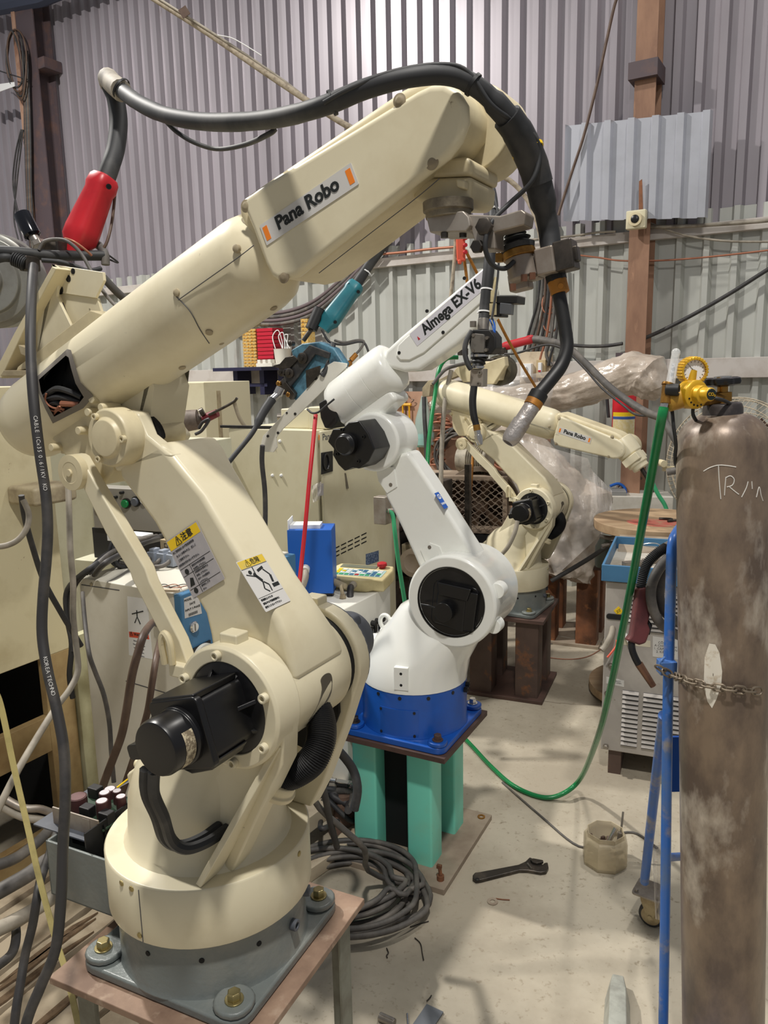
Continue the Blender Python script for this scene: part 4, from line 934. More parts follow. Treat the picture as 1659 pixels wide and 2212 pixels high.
# elbow: casting, motor, forearm
J3u, J3z = WR.un(806, 955, .06)
b = B(); b.lathe(axisfr(WR(J3u, 0, J3z), N2), [(.085, -.09), (.092, -.085), (.095, .06), (.088, .066)], 56); jh3 = obj('elbow_housing', b, 'white', wr, bevel=.004)
MU, MZ = WR.un(758, 962, .17)
mf3 = Fr(WR(MU, 0, MZ), U2 * .87 + ZZ * .5, ZZ * .87 - U2 * .5, N2)
b = B(); b.flat(mf3, [(-.072, -.03), (-.062, -.058), (-.03, -.062), (-.012, -.076), (.03, -.072), (.068, -.05), (.074, .0), (.066, .05), (.03, .064), (.0, .058), (-.03, .074), (-.068, .05), (-.06, .02), (-.074, .006)], .065, .172)
em = obj('elbow_motor', b, 'black', wr, bevel=.004)
b = B(); b.lathe(axisfr(WR(MU - .008, 0, MZ + .004), N2), [(.034, .17), (.034, .192), (.030, .196), (.028, .205), (.026, .207)], 36); obj('encoder_cap', b, 'black', em, bevel=.001)
for k in range(4):
    a = math.radians(30 + 90 * k); b = B(); b.capscrew(axisfr(WR(MU + .055 * math.cos(a), .172, MZ + .055 * math.sin(a)), N2), .0055, .006); obj('cap_screw', b, 'black', em)
FX0 = WR(*((lambda q: (q[0], -.0, q[1]))(WR.un(742, 872, 0)))); FX1 = WR(*((lambda q: (q[0], -.0, q[1]))(WR.un(886, 762, 0))))
fdx = (FX1 - FX0).normalized(); fl2 = (FX1 - FX0).length; ff = Fr(FX0, N2, fdx.cross(N2) * -1, fdx)
b = B(); b.lathe(ff, [(.03, -.036), (.060, -.030), (.075, -.016), (.082, .008), (.082, .075), (.081, .0755), (.081, .077), (.082, .0775), (.0825, .142), (.0815, .1425), (.0815, .144), (.0825, .1445), (.0825, .20), (.079, .222), (.06, .235)], 64)
fo2 = obj('forearm', b, 'white', wr, sharp=60)
b = B(); b.plate(WR, [WR.un(x, y, .02) for x, y in ((745, 905), (738, 880), (850, 840), (866, 862), (835, 890), (830, 960), (770, 985), (755, 940))], -.06, .045); obj('elbow_casting', b, 'white', wr, bevel=.016, seg=4)
b = B(); b.plate(WR, [WR.un(x, y, .055) for x, y in ((818, 790), (832, 756), (862, 728), (1055, 566), (1082, 548), (1100, 565), (1104, 610), (1078, 662), (985, 745), (905, 800), (872, 804))], -.055, .052)
ho2 = obj('front_housing', b, 'white', wr, bevel=.014, seg=4)
b = B(); b.plate(WR, [WR.un(x, y, .057) for x, y in ((856, 768), (860, 746), (876, 730), (1055, 577), (1078, 562), (1085, 580), (1075, 622), (985, 702), (916, 762), (885, 778), (865, 778))], .05, .059)
cv2 = obj('side_cover', b, 'white', ho2, bevel=.004, seg=3)
for px, py in ((862, 762), (922, 672), (1003, 601), (957, 718)):
    q = WR.un(px, py, .06); b = B(); b.cyl(WR(q[0], .056, q[1]), WR(q[0], .0605, q[1]), .0052); obj('cover_screw', b, 'matblack', cv2)
q = [WR(c[0], .0595, c[1]) for c in [WR.un(x, y, .0595) for x, y in ((883, 722), (1050, 580), (1062, 610), (903, 748))]]
f, w_, h_ = quad_frame(q)
b = B(); b.flat(f, rrect(w_, h_, .002), 0, .0008); np2 = obj('nameplate', b, mat('lilac_label', (216, 214, 222), .35), wr, label='long silver nameplate reading Almega EX-V6')
text('nameplate_lettering', 'Almega EX-V6', f.at(.004, .002, .0009), h_ * .98, 'ink', np2, bold=.034, stretch=.86)
b = B(); b.flat(f, [(-w_ * .452, -h_ * .24), (-w_ * .428, -h_ * .24), (-w_ * .44, h_ * .02)], .0009, .0022); obj('red_mark', b, 'red', np2)
# wrist box of the white robot
wp = lambda pts, d: [P(x, y, d) for x, y in pts]
WW = Fr(P(1096, 620, 2.12), U2, N2, ZZ)
wq = lambda pts, v: [WW.un(x, y, v) for x, y in pts]
b = B(); b.plate(WW, wq(((1072, 560), (1100, 548), (1118, 640), (1078, 640)), .02), -.06, .02); wc = obj('wrist_box', b, 'white', wr, bevel=.004)
b = B(); b.plate(WW, wq(((1072, 639), (1117, 639), (1116, 655), (1070, 655)), .025), -.05, .025); b.plate(WW, wq(((1062, 655), (1083, 655), (1083, 684), (1065, 684)), .02), -.04, .02); obj('tool_mount', b, 'matblack', wr, bevel=.002)
b = B(); b.plate(WW, wq(((1080, 654), (1104, 656), (1102, 680), (1079, 678)), .03), -.0, .03); obj('sensor_box', b, mat('smoky_plastic', (92, 94, 98), .3), wr, bevel=.002)
# ---- torch hanging from the white robot
t2 = thing('welding_torch', P(1035, 740, 2.08), 'short welding torch with grey gear head hanging straight down before the far robot', 'welding torch')
D2 = 2.06
TG = Fr(P(1034, 740, D2), U2, N2, ZZ)
tq2 = lambda pts, v: [TG.un(x, y, v) for x, y in pts]
b = B(); b.cyl(P(1045, 689, D2), P(1044, 714, D2), .0155); b.box(Fr(P(1022, 700, D2), U2, N2, ZZ), .014, .014, .016); obj('collar', b, 'steel', t2, bevel=.001)
b = B(); b.plate(TG, tq2(((1019, 712), (1058, 712), (1070, 728), (1071, 752), (1060, 766), (1018, 766), (1012, 740)), .02), -.035, .02); gb = obj('gear_body', b, 'matblack', t2, bevel=.004)
b = B(); b.plate(TG, tq2(((1018, 726), (1025, 720), (1044, 722), (1047, 730), (1045, 762), (1019, 762), (1015, 752)), .03), .018, .03); gp = obj('gear_cover', b, mat('grey_cast_cover', (116, 112, 106), .5, .3, c2=(86, 82, 78), scale=30), t2, bevel=.002)
b = B()
for x, y in ((1052, 730), (1050, 756), (1022, 757), (1023, 724)):
    p = onplane(x, y, TG(0, .03, 0), N2); b.cyl(p - N2 * .01, p + N2 * .003, .0045, seg=12)
obj('screw_head', b, 'steel', t2)
b = B(); f = axisfr(P(1036, 768, D2), P(1032, 792, D2) - P(1036, 768, D2)); b.lathe(f, [(.024, -.003), (.024, .003), (.019, .004), (.023, .010), (.017, .014), (.020, .020), (.015, .024), (.016, .032)], 24); obj('bellows', b, 'matblack', t2)
b = B(); b.ring(axisfr(P(1036, 768, D2), ZZ), .024, .0255, -.003, .003); b.ring(axisfr(P(1032, 793, D2), ZZ), .016, .018, -.003, .003); obj('hose_clip', b, 'chrome', t2)
b = B(); b.plate(TG, tq2(((1016, 797), (1044, 797), (1043, 836), (1014, 834)), .02), -.015, .02); cb = obj('clamp_block', b, 'aluminium', t2, bevel=.002)
for x, y in ((1038, 805), (1035, 829)):
    p = onplane(x, y, TG(0, .02, 0), N2); b = B(); b.capscrew(axisfr(p, N2), .0055, .006); obj('cap_screw', b, 'steel', cb)
b = B(); b.tube(pxpath([(1024, 835, D2), (1021, 865, D2), (1023, 895, D2), (1030, 922, D2)]), [.0095, .0098, .0098, .009], 14); obj('swan_neck', b, 'matblack', t2)
b = B(); b.cyl(P(1029, 918, D2), P(1031, 930, D2), .0095); obj('brass_collar', b, 'brass', t2)
b = B(); f = axisfr(P(1031, 930, D2), P(1037, 961, D2) - P(1031, 930, D2)); b.lathe(f, [(.0085, 0), (.0085, .012), (.0105, .013), (.0105, .026), (.0085, .034), (.007, .039), (.005, .039)], 20); obj('nozzle', b, 'chrome', t2)
b = B(); b.tube(pxpath([(1019, 715, D2 - .02), (1008, 735, D2 - .02), (1004, 760, D2 - .02), (1010, 785, D2 - .02), (1018, 798, D2 - .02)]), .007, 12); obj('side_hose', b, 'rubber', t2)
b = B(); b.tube(pxpath([(1064, 688, D2), (1069, 705, D2 - .02), (1068, 725, D2 - .02)]), .0022); b.tube(pxpath([(1058, 690, D2), (1066, 712, D2 - .02), (1064, 735, D2 - .03)]), .0018); obj('blue_wire', b, 'bluebox', t2)
b = B(); b.tube(pxpath([(1072, 600, D2), (1066, 630, D2), (1064, 660, D2), (1062, 684, D2)]), .006); 
for y in (640, 668): b.box(Fr(P(1065, y, D2 - .01), U2, N2, ZZ), .016, .012, .03)
obj('wire_loom', b, mat('yellowed_loom', (206, 192, 150), .5, c2=(168, 150, 110), scale=30), t2)
c2_ = cable('torch_cable', [(1045, 695, 2.06), (1048, 660, 2.06), (1056, 580, 2.05), (1064, 500, 2.06), (1066, 455, 2.08), (1058, 405, 2.12), (1035, 362, 2.2), (985, 350, 2.3), (930, 395, 2.42), (885, 462, 2.5), (840, 518, 2.56), (805, 562, 2.6), (768, 618, 2.62)], [.0150, .0150, .0155, .0150, .0140, .014, .014, .0135, .0130, .0130, .014, .015, .0165, .0175], 'rubber', 'black torch cable looping behind the closest wrist from the teal connector', seg=16)
ties(c2_, [((1052, 626, 2.055), (3, -20), .0155), ((1046, 674, 2.06), (2, -20), .0155), ((1064, 545, 2.055), (2, -20), .0155), ((1066, 452, 2.08), (0, -20), .015), ((843, 516, 2.555), (-20, 22), .0135), ((792, 588, 2.61), (-18, 26), .017)], 'paper')
cable('signal_lead', [(1062, 690, 2.03), (1075, 600, 2.03), (1078, 520, 2.03), (1072, 440, 2.05), (1050, 385, 2.1), (1028, 372, 2.15)], .003, 'rubber', 'thin black lead taped beside the torch cable of the white robot')
# ---- wire feeder of the white robot
w2 = thing('wire_feeder', P(660, 860, 2.62), 'pale blue wire feeder head with dark rollers on a cream bracket behind the white robot', 'wire feeder')
DF = 2.62
WFd = Fr(P(660, 850, DF), U2, N2, ZZ); g = lambda pts, v: [WFd.un(x, y, v) for x, y in pts]
b = B(); b.plate(WFd, g(((749, 785), (721, 781), (694, 797), (660, 842), (600, 908), (568, 942), (563, 962), (570, 976), (590, 977), (598, 966), (596, 945), (612, 925), (645, 895), (714, 828), (748, 792)), .0), -.006, 0.0)
b.plate(WFd, g(((715, 824), (745, 795), (760, 812), (740, 835)), -.0), -.09, -.006); br2 = obj('bracket', b, 'offwhite', w2, bevel=.001)
b = B()
for x, y, s_ in ((579, 942, 4), (601, 935, 4), (620, 892, 3), (638, 894, 4), (681, 815, 8)):
    p = onplane(x, y, WFd(0, .0, 0), N2); b.cyl(p, p + N2 * .003, s_ * .0012, seg=10)
obj('bracket_slot', b, 'matblack', br2)
b = B(); b.plate(WFd, g(((628, 756), (652, 742), (688, 738), (720, 752), (742, 785), (735, 800), (690, 812), (668, 850), (650, 872), (622, 856), (612, 830), (640, 800)), -.005), -.05, -.005); fb_ = obj('feeder_casting', b, 'lightblue', w2, bevel=.006)
def roller(x, y, r_, l_, nm='drive_roller', m_='darksteel', par=None):
    p = onplane(x, y, WFd(0, .0, 0), N2); b = B(); b.lathe(axisfr(p, N2), [(r_ * .9, 0), (r_, .002), (r_, l_ * .7), (r_ * .85, l_ * .75), (r_ * .4, l_ * .78), (r_ * .4, l_), (r_ * .2, l_)], 24); obj(nm, b, m_, w2)
for x, y, r_, l_ in ((660, 774, .019, .03), (614, 804, .014, .026), (632, 806, .0165, .03), (634, 742, .009, .03)): roller(x, y, r_, l_)
b = B(); b.plate(WFd, g(((583, 790), (600, 786), (612, 772), (630, 768), (640, 776), (622, 795), (604, 798)), .03), .012, .02); obj('pressure_lever', b, 'darksteel', w2, bevel=.002)
b = B(); b.plate(WFd, g(((645, 770), (668, 745), (712, 762), (708, 775), (680, 765), (660, 792), (622, 842), (604, 826)), .012), .0, .012); obj('pressure_arm', b, mat('black_cast', (46, 46, 48), .5, c2=(80, 78, 74), scale=30), w2, bevel=.002)
b = B(); b.plate(WFd, g(((604, 836), (616, 824), (636, 850), (628, 864)), .02), .0, .02); b.plate(WFd, g(((660, 800), (690, 790), (688, 808), (662, 838)), .01), 0, .01); obj('guide_block', b, 'darksteel', w2, bevel=.001)
for x, y in ((608, 828), (629, 852)): roller(x, y, .009, .028, 'hex_nut', 'brass')
b = B(); b.cyl(P(691, 668, DF), P(672, 712, DF), .021, .021, 24); b.lathe(axisfr(P(691, 668, DF), P(691, 668, DF) - P(672, 712, DF)), [(.021, 0), (.021, .002), (.015, .002), (.015, .0)], 24); obj('tension_knob', b, 'matblack', w2, bevel=.002)
b = B(); b.cyl(P(672, 712, DF), P(655, 736, DF), .008); obj('tension_rod', b, 'darksteel', w2)
b, hf = handle(P(772, 612, DF), P(698, 712, DF), .055, .065, .05, .055, N2); tc_ = obj('teal_connector', b, 'tealtorch', w2, label='teal moulded cable connector')
for t, sx in ((.12, .022), (.1, -.022), (.8, .02)):
    p = hf(sx, 0, .19 * t); d_ = (CAM - p).normalized(); b = B(); b.lathe(axisfr(p + d_ * .024, d_), [(.006, -.004), (.006, .003), (.003, .003)], 12); obj('screw', b, 'black', tc_)
b = B(); b.tube(pxpath([(720, 742, 2.58), (716, 765, 2.57), (706, 795, 2.57), (695, 812, 2.57)]), .0095); obj('bent_hose', b, 'rubber', w2)
b = B(); b.cyl(P(604, 848, 2.6), P(588, 862, 2.59), .012); b.cyl(P(607, 838, 2.6), P(600, 852, 2.6), .016); obj('outlet_adaptor', b, 'chrome', w2)
b = B(); b.lathe(axisfr(P(675, 810, 2.72), N2), [(.058, -.03), (.062, 0), (.058, .02), (.03, .022)], 40); obj('feeder_motor', b, mat('dusty_light_motor', (150, 160, 164), .5, c2=(110, 116, 120), scale=12), w2)
cable('wire_conduit', [(588, 862, 2.59), (568, 892, 2.57), (545, 935, 2.54), (505, 985, 2.5), (472, 1025, 2.48)], [.0155, .0150, .0145, .0085, .008, .008, .008], 'rubber', 'black wire conduit slanting down from the pale blue feeder head', seg=12)
for pts, lab in (([(695, 712, 2.6), (708, 735, 2.6), (722, 742, 2.6), (745, 744, 2.6), (775, 738, 2.6), (788, 742, 2.6), (796, 760, 2.6)], 'dark tied leads running from the teal connector'), ([(722, 735, 2.6), (745, 740, 2.6), (772, 735, 2.6), (786, 738, 2.6), (780, 752, 2.6), (766, 768, 2.6), (752, 784, 2.6)], 'grey tied lead ending at the plug on the white robot')):
    cable('feeder_lead', pts, .0042, 'cabledark' if 'dark' in lab else 'cablegrey', lab)
b = B(); b.cyl(P(770, 765, 2.6), P(758, 778, 2.6), .0085); b.box(Fr(P(748, 786, 2.6), U2, N2, ZZ), .03, .03, .02); obj('cable_plug', b, 'dirtybrass', w2)
cable('feeder_lead', [(710, 740, 2.62), (722, 758, 2.6), (733, 780, 2.6), (736, 800, 2.6)], .0025, 'paper', 'thin white lead across the feeder casting')
b = B(); b.plate(WR, [WR.un(x, y, .06) for x, y in ((693, 870), (706, 862), (722, 868), (734, 888), (733, 912), (720, 926), (706, 924), (697, 902))], -.02, .075); obj('forearm_motor', b, 'matblack', wr, bevel=.005)
cable('air_hose', [(682, 896, 2.5), (676, 960, 2.45), (668, 1040, 2.42), (660, 1130, 2.4), (652, 1210, 2.38), (644, 1285, 2.35), (636, 1360, 2.33)], .0068, 'red', 'red hose hanging from the white robot past the blue enclosure', 'hose', seg=12)
cable('drop_cable', [(567, 962, 2.6), (566, 1000, 2.62), (572, 1060, 2.64), (573, 1120, 2.66), (570, 1190, 2.66), (566, 1260, 2.66)], .0085, 'cabledark', 'black cable dropping from the foot of the cream feeder bracket')
cable('motor_lead', [(664, 884, 2.5), (674, 892, 2.48), (688, 890, 2.46), (705, 876, 2.44), (722, 862, 2.43)], .0035, 'rubber', 'black lead joining the red hose to the rear of the white robot')
# ------------------------------------------------------------------ far cream robot: same model as the nearest one, other pose
FYAW = math.radians(-35) - na
FS = 1.04
def about(o, axis, ang):
    return Matrix.Translation(o) @ Matrix.Rotation(ang, 4, axis) @ Matrix.Translation(-o)
FU = V((math.cos(math.radians(-35)), math.sin(math.radians(-35)), 0)); FN = V((FU.y, -FU.x, 0))
j2 = P(1151, 1099, 3.72)
FO = j2 - (FU * JU + FN * .1 + V((0, 0, JZ))) * FS
fr = thing('welding_robot', FO, 'cream welding robot farther back on a rusty brown stand, arm reaching right', 'robot')
fr.rotation_euler = (0, 0, FYAW); fr.scale = (FS,) * 3
A_ = math.radians(13.0); Bf = math.radians(-38.0)
J2p = U * JU + V((0, 0, JZ)); ELp = U * EU + V((0, 0, EZ))
mA = about(J2p, N, -A_) if False else about(J2p, N, A_)
el2 = mA @ ELp
mB = Matrix.Translation(el2 - ELp) @ about(ELp, N, Bf)
# link rod keeps parallel to the lower arm
lb_ = U * .04 + V((0, 0, .555)); mL = about(lb_, N, A_)
ARM = {'lower_arm', 'fork'}; FORE = {'forearm_tube', 'elbow_casting', 'link_lug', 'casting_lug', 'front_housing', 'side_cover', 'nameplate', 'wrist_joint', 'elbow_barrel', 'elbow_cover'}
SKIP = {'caution_label', 'danger_label', 'wrist_cap', 'wrist_body', 'tool_flange', 'junction_box', 'motor_cable'}
for ch in list(nr.children):
    nm_ = ch.name.split('.')[0]
    if nm_ in SKIP: continue
    c = copy_tree(ch, fr)
    mm = Matrix.Identity(4)
    if nm_ in ARM: mm = mA
    elif nm_ in FORE: mm = mB
    elif nm_ == 'link_rod': mm = mL
    c.matrix_basis = mm
    if nm_ == 'nameplate': c['label'] = 'small nameplate reading Pana Robo on the far arm'
for o in list(fr.children):
    if o.name.startswith('forearm_tube'):
        for k in list(o.children):
            if k.name.split('.')[0] in ('cable_cavity', 'internal_cable', 'internal_wire', 'opening_rim'): bpy.data.objects.remove(k)
# the far forearm is closed at the back: give it its own tube mesh
for o in fr.children:
    if o.name.startswith('forearm_tube'):
        b = B(); b.lathe(fal, tube_prof, 56); bmesh.ops.recalc_face_normals(b.bm, faces=b.bm.faces[:])
        me = bpy.data.meshes.new('far_tube'); b.bm.to_mesh(me); b.bm.free(); me.transform(Matrix.Translation(-ORG[nr.name])); me.materials.append(M['cream'])
        for p_ in me.polygons: p_.use_smooth = True
        o.data = me
FM = Matrix.Translation(FO) @ Matrix.Rotation(FYAW, 4, 'Z') @ Matrix.Scale(FS, 4)
def farpt(local): return FM @ (mB @ local)      # a point of the forearm (in the near robot's own coordinates) in the place
wfar = farpt(W0_ - NO); wdir = ((FM.to_3x3() @ mB.to_3x3()) @ fx).normalized()
wup = ((FM.to_3x3() @ mB.to_3x3()) @ fz).normalized()
b = B(); q0 = wfar + wdir * .01; d_ = (wdir * .75 - wup * .55).normalized()
f = axisfr(q0, d_); b.lathe(f, [(.054, -.03), (.057, .0), (.054, .05), (.047, .055), (.047, .105), (.038, .11), (.038, .128), (.028, .13)], 28)
b.box(f.at(0, 0, .075), .112, .08, .035)
ORG[fr.name] = FO
def far_part(name, b, m, bevel=0):
    bmesh.ops.recalc_face_normals(b.bm, faces=b.bm.faces[:]); me = bpy.data.meshes.new(name); b.bm.to_mesh(me); b.bm.free(); me.transform(FM.inverted()); me.materials.append(M[m])
    o = bpy.data.objects.new(name, me); COL.objects.link(o); o.parent = fr; finish(o, bevel); return o
far_part('wrist', b, 'cream', .003)
b = B(); q1 = q0 + d_ * .125; b.cyl(q1, q1 + d_ * .05 - ZZ * .01, .010); b.cyl(q1 + d_ * .05 - ZZ * .01, q1 + d_ * .08 - ZZ * .05, .012); far_part('tool_socket', b, 'darksteel', .001)
b = B(); b.box(Fr(q1 + d_ * .06 + V((.12, 0, .04)), U, N, ZZ), .12, .01, .025); b.cyl(q1 + d_ * .04 + V((.07, -.02, .05)), q1 + d_ * .04 + V((.07, .03, .05)), .016); far_part('tool_arm', b, 'cream_dusty', .002)
# its stand
FSq = yawfr((FO.x, FO.y, 0), -22.7)
pz = FO.z
st = thing('robot_stand', (FO.x, FO.y, 0), 'brown rust-streaked steel stand of four posts, under the far cream robot', 'stand')
def stand4(st, SQ, hz, half, post, mplate, mpost, mtop, inset=.0):
    b = B(); b.flat(SQ, [(-half, -half), (half, -half), (half, half), (-half, half)], 0, .018); obj('floor_plate', b, mplate, st, bevel=.002)
    for sx in (-1, 1):
        for sy in (-1, 1):
            k = half - post / 2 - inset
            b = B(); b.loops([[SQ(sx * k + x, sy * k + y, z) for x, y in rrect(post, post, .006, 2)] for z in (.018, hz - .018)]); obj('post', b, mpost, st)
    b = B(); b.flat(SQ.at(0, 0, hz - .018), [(-half, -half), (half, -half), (half, half), (-half, half)], 0, .0175); obj('top_plate', b, mtop, st, bevel=.001)
stand4(st, FSq, pz, .205, .115, 'brownplate', 'brownsteel', 'brownplate', .03)
# ---- feeder, torch cable and red connector of the far robot
w3 = thing('wire_feeder', farpt(A0 - NO + fz * .1), 'dusty wire feeder on top of the far cream robot, behind the hanging torch', 'wire feeder')
DW = 4.0
G3 = Fr(P(1040, 790, DW), FU, FN, ZZ); g3 = lambda pts, v: [G3.un(x, y, v) for x, y in pts]
b = B(); b.plate(G3, g3(((912, 838), (925, 822), (952, 818), (985, 800), (1070, 792), (1072, 800), (990, 812), (955, 826), (930, 832), (927, 856), (912, 858)), .0), -.05, .0); obj('bracket', b, 'dust_cream', w3, bevel=.002)
b = B(); b.plate(G3, g3(((980, 800), (1000, 782), (1072, 780), (1085, 795), (1078, 822), (1000, 826)), .05), -.05, .05); b.plate(G3, g3(((1045, 785), (1090, 770), (1092, 790), (1066, 830), (1042, 830)), .07), .03, .07); obj('feeder_body', b, 'cream_dusty', w3, bevel=.004)
b = B(); p = P(1080, 800, DW - .02); b.lathe(axisfr(p, FN), [(.075, -.05), (.08, 0), (.076, .03), (.02, .032)], 32); obj('feeder_motor', b, mat('olive_dark_motor', (84, 78, 62), .5, c2=(60, 56, 46), scale=14), w3)
b = B()
for x, y in ((995, 745), (1000, 760), (1085, 758), (1090, 775), (1062, 782)): b.box(Fr(P(x, y, DW - .05), FU, FN, ZZ), .045, .04, .035)
obj('pressure_block', b, 'darksteel', w3, bevel=.004)
p0, p1 = P(1152, 732, 3.95), P(1076, 752, 3.95); b, hf = handle(p0, p1, .046, .042, .045, .04, FN); obj('red_connector', b, 'red', w3, label='red moulded cable connector')
b = B(); b.cyl(P(1078, 751, 3.95), P(1060, 756, 3.95), .012); obj('brass_plug', b, 'brass', w3)
cable('torch_cable', [(1150, 733, 3.95), (1180, 737, 3.9), (1225, 750, 3.85), (1265, 785, 3.8), (1310, 830, 3.72), (1350, 862, 3.65), (1395, 890, 3.55), (1430, 905, 3.5), (1450, 935, 3.45), (1470, 975, 3.42), (1470, 1010, 3.4), (1440, 1020, 3.42)], [.021, .020, .018, .018, .018, .018, .017, .016, .016, .016], 'cablegrey', 'grey torch cable arching right from the far red connector towards the gas cylinder', seg=12)
cable('signal_lead', [(1090, 765, 3.9), (1120, 762, 3.85), (1180, 745, 3.82), (1222, 758, 3.8), (1262, 795, 3.76), (1300, 838, 3.7), (1345, 875, 3.62), (1372, 895, 3.58), (1400, 898, 3.54)], .0055, 'cabledark', 'thin dark lead tied along the far grey torch cable')
cable('air_hose', [(990, 772, 4.0), (965, 775, 4.0), (948, 800, 3.98), (940, 850, 3.95), (932, 905, 3.9), (925, 970, 3.85), (922, 1060, 3.8), (920, 1150, 3.8), (918, 1240, 3.8)], .011, 'green', 'green hose hanging at the rear of the far robot, before the plywood', 'hose', seg=10)
cable('feeder_lead', [(1020, 782, 3.95), (985, 790, 3.95), (960, 800, 3.94), (935, 830, 3.92)], .009, 'cablegrey', 'grey lead bending over the far feeder bracket')
cable('drop_cable', [(916, 858, 3.95), (917, 900, 3.94), (920, 950, 3.93), (922, 1020, 3.92)], .011, 'cabledark', 'black cable dropping from the far feeder bracket')
cable('drop_cable', [(975, 800, 3.95), (962, 860, 3.94), (955, 950, 3.92), (952, 1050, 3.9), (950, 1100, 3.9)], .012, 'cablelight', 'pale cable hanging between the green hose and the far robot')
cable('motor_lead', [(1118, 1125, 3.5), (1112, 1150, 3.5), (1098, 1180, 3.52), (1085, 1196, 3.55)], .010, 'cablelight', 'pale lead from the black motor of the far robot')
# ---- plastic-wrapped robot behind it
wpr = thing('wrapped_robot', onfloor(1240, 1370), 'robot wrapped in dusty clear plastic film, behind the far cream robot', 'robot')
DK = 4.62
KW = Fr(P(1200, 1050, DK), V((math.cos(-.5), math.sin(-.5), 0)), V((math.sin(-.5), -math.cos(-.5), 0)), ZZ); kq = lambda pts, v: [KW.un(x, y, v) for x, y in pts]
def rough(o, amp, scale):
    t = bpy.data.textures.new(o.name, 'CLOUDS'); t.noise_scale = scale; t.noise_depth = 3
    s_ = o.modifiers.new('sub', 'SUBSURF'); s_.subdivision_type = 'SIMPLE'; s_.levels = s_.render_levels = 3
    d = o.modifiers.new('folds', 'DISPLACE'); d.texture = t; d.strength = amp; d.mid_level = .5; d.texture_coords = 'LOCAL'
def sweep(pts, name, m, par, amp=.05, sc=.09, seg=14):
    # pts: pixel x, y, depth, radius in metres (height), flattening
    c = [P(x, y, d) for x, y, d, r in pts]; rs = [r for *_, r in pts]; b = B(); rings = []
    for i, p in enumerate(c):
        t = (c[min(i + 1, len(c) - 1)] - c[max(i - 1, 0)]).normalized(); u_ = FWD.cross(t).normalized(); v_ = t.cross(u_)
        rings.append([p + (u_ * math.cos(2 * math.pi * k / seg) + v_ * math.sin(2 * math.pi * k / seg)) * rs[i] for k in range(seg)])
    b.loops(rings); o = obj(name, b, m, par); rough(o, amp, sc); return o
sweep([(930, 880, 4.9, .03), (960, 872, 4.9, .07), (1010, 862, 4.85, .085), (1080, 868, 4.8, .09), (1150, 862, 4.7, .10), (1230, 848, 4.6, .105), (1310, 822, 4.5, .11), (1370, 806, 4.4, .125), (1400, 812, 4.35, .13), (1418, 845, 4.33, .09), (1425, 858, 4.33, .03)], 'wrapped_forearm', 'wrap', wpr, .035, .06)
sweep([(1085, 900, 4.8, .05), (1110, 940, 4.75, .12), (1150, 1000, 4.68, .16), (1200, 1070, 4.62, .19), (1240, 1120, 4.6, .18), (1270, 1160, 4.58, .10)], 'wrapped_arm', 'wrap', wpr, .05, .08)
sweep([(1250, 1040, 4.6, .05), (1258, 1070, 4.6, .17), (1255, 1130, 4.6, .20), (1235, 1190, 4.6, .19), (1220, 1225, 4.6, .20), (1215, 1246, 4.6, .18)], 'wrapped_base', 'wrap', wpr, .06, .08)
def drape(name, px, d0, m='film', amp=.05, n=10, parent=None):
    """loose sheet of film: quad of pixels at a depth, folded"""
    a, b_, c, d = px; b = B(); g = []
    for i in range(n + 1):
        row = []
        for j in range(n + 1):
            u_, v_ = i / n, j / n
            x = (a[0] * (1 - u_) + b_[0] * u_) * (1 - v_) + (d[0] * (1 - u_) + c[0] * u_) * v_
            y = (a[1] * (1 - u_) + b_[1] * u_) * (1 - v_) + (d[1] * (1 - u_) + c[1] * u_) * v_
            row.append(b.bm.verts.new(P(x, y, d0 + amp * math.sin(u_ * 17 + v_ * 3) + amp * .6 * math.sin(v_ * 9 + u_ * 5))))
        g.append(row)
    for i in range(n):
        for j in range(n): b.bm.faces.new((g[i][j], g[i + 1][j], g[i + 1][j + 1], g[i][j + 1]))
    return obj(name, b, m, parent, sharp=170)
drape('film_sheet', ((1060, 930), (1270, 990), (1325, 1130), (1200, 1245)), 4.36, 'film', .035, 14, wpr)
drape('film_sheet', ((1268, 1005), (1322, 1060), (1322, 1130), (1300, 1165)), 4.34, 'film', .03, 10, wpr)
drape('film_sheet', ((1000, 830), (1200, 800), (1190, 880), (1050, 905)), 4.55, 'film', .03, 12, wpr)
st = thing('robot_stand', onfloor(1240, 1365), 'rusty box-section stand under the plastic-wrapped robot', 'stand')
KS = yawfr(onfloor(1232, 1372), -24)
stand4(st, KS, .50, .20, .12, 'dustplate', 'rust', 'brownplate', .02)
# ------------------------------------------------------------------ gas cylinder with regulator, on its blue trolley
GY = 1.50
def aty(x, y, Y): r = ray(x, y); return CAM + r * (Y / r.y)
ca, cb_ = aty(1561, 1060, GY), aty(1561, 2150, GY)
cax = (ca - cb_).normalized(); GR = 94 * pxm(depth(ca))
base_p = ca - cax * ((ca.z - .035) / cax.z)
CZ = axisfr(base_p, cax, up=(0, -1, 0))
hs_ = (aty(1561, 960, GY) - base_p).dot(cax)       # where the shoulder begins
ht_ = (aty(1561, 893, GY) - base_p).dot(cax)
gc = thing('gas_cylinder', base_p, 'tall rusty brown gas cylinder with chalk marks, chained to the blue trolley', 'gas cylinder')
prof = [(GR * .9, 0), (GR, .02), (GR, hs_)]
for k in range(1, 9):
    a = math.pi / 2 * k / 8 * .93; prof.append((GR * (.30 + .70 * math.cos(a)), hs_ + (ht_ - hs_) * math.sin(a)))
b = B(); b.lathe(CZ, prof, 72); body = obj('body', b, 'cylinder', gc, sharp=60)
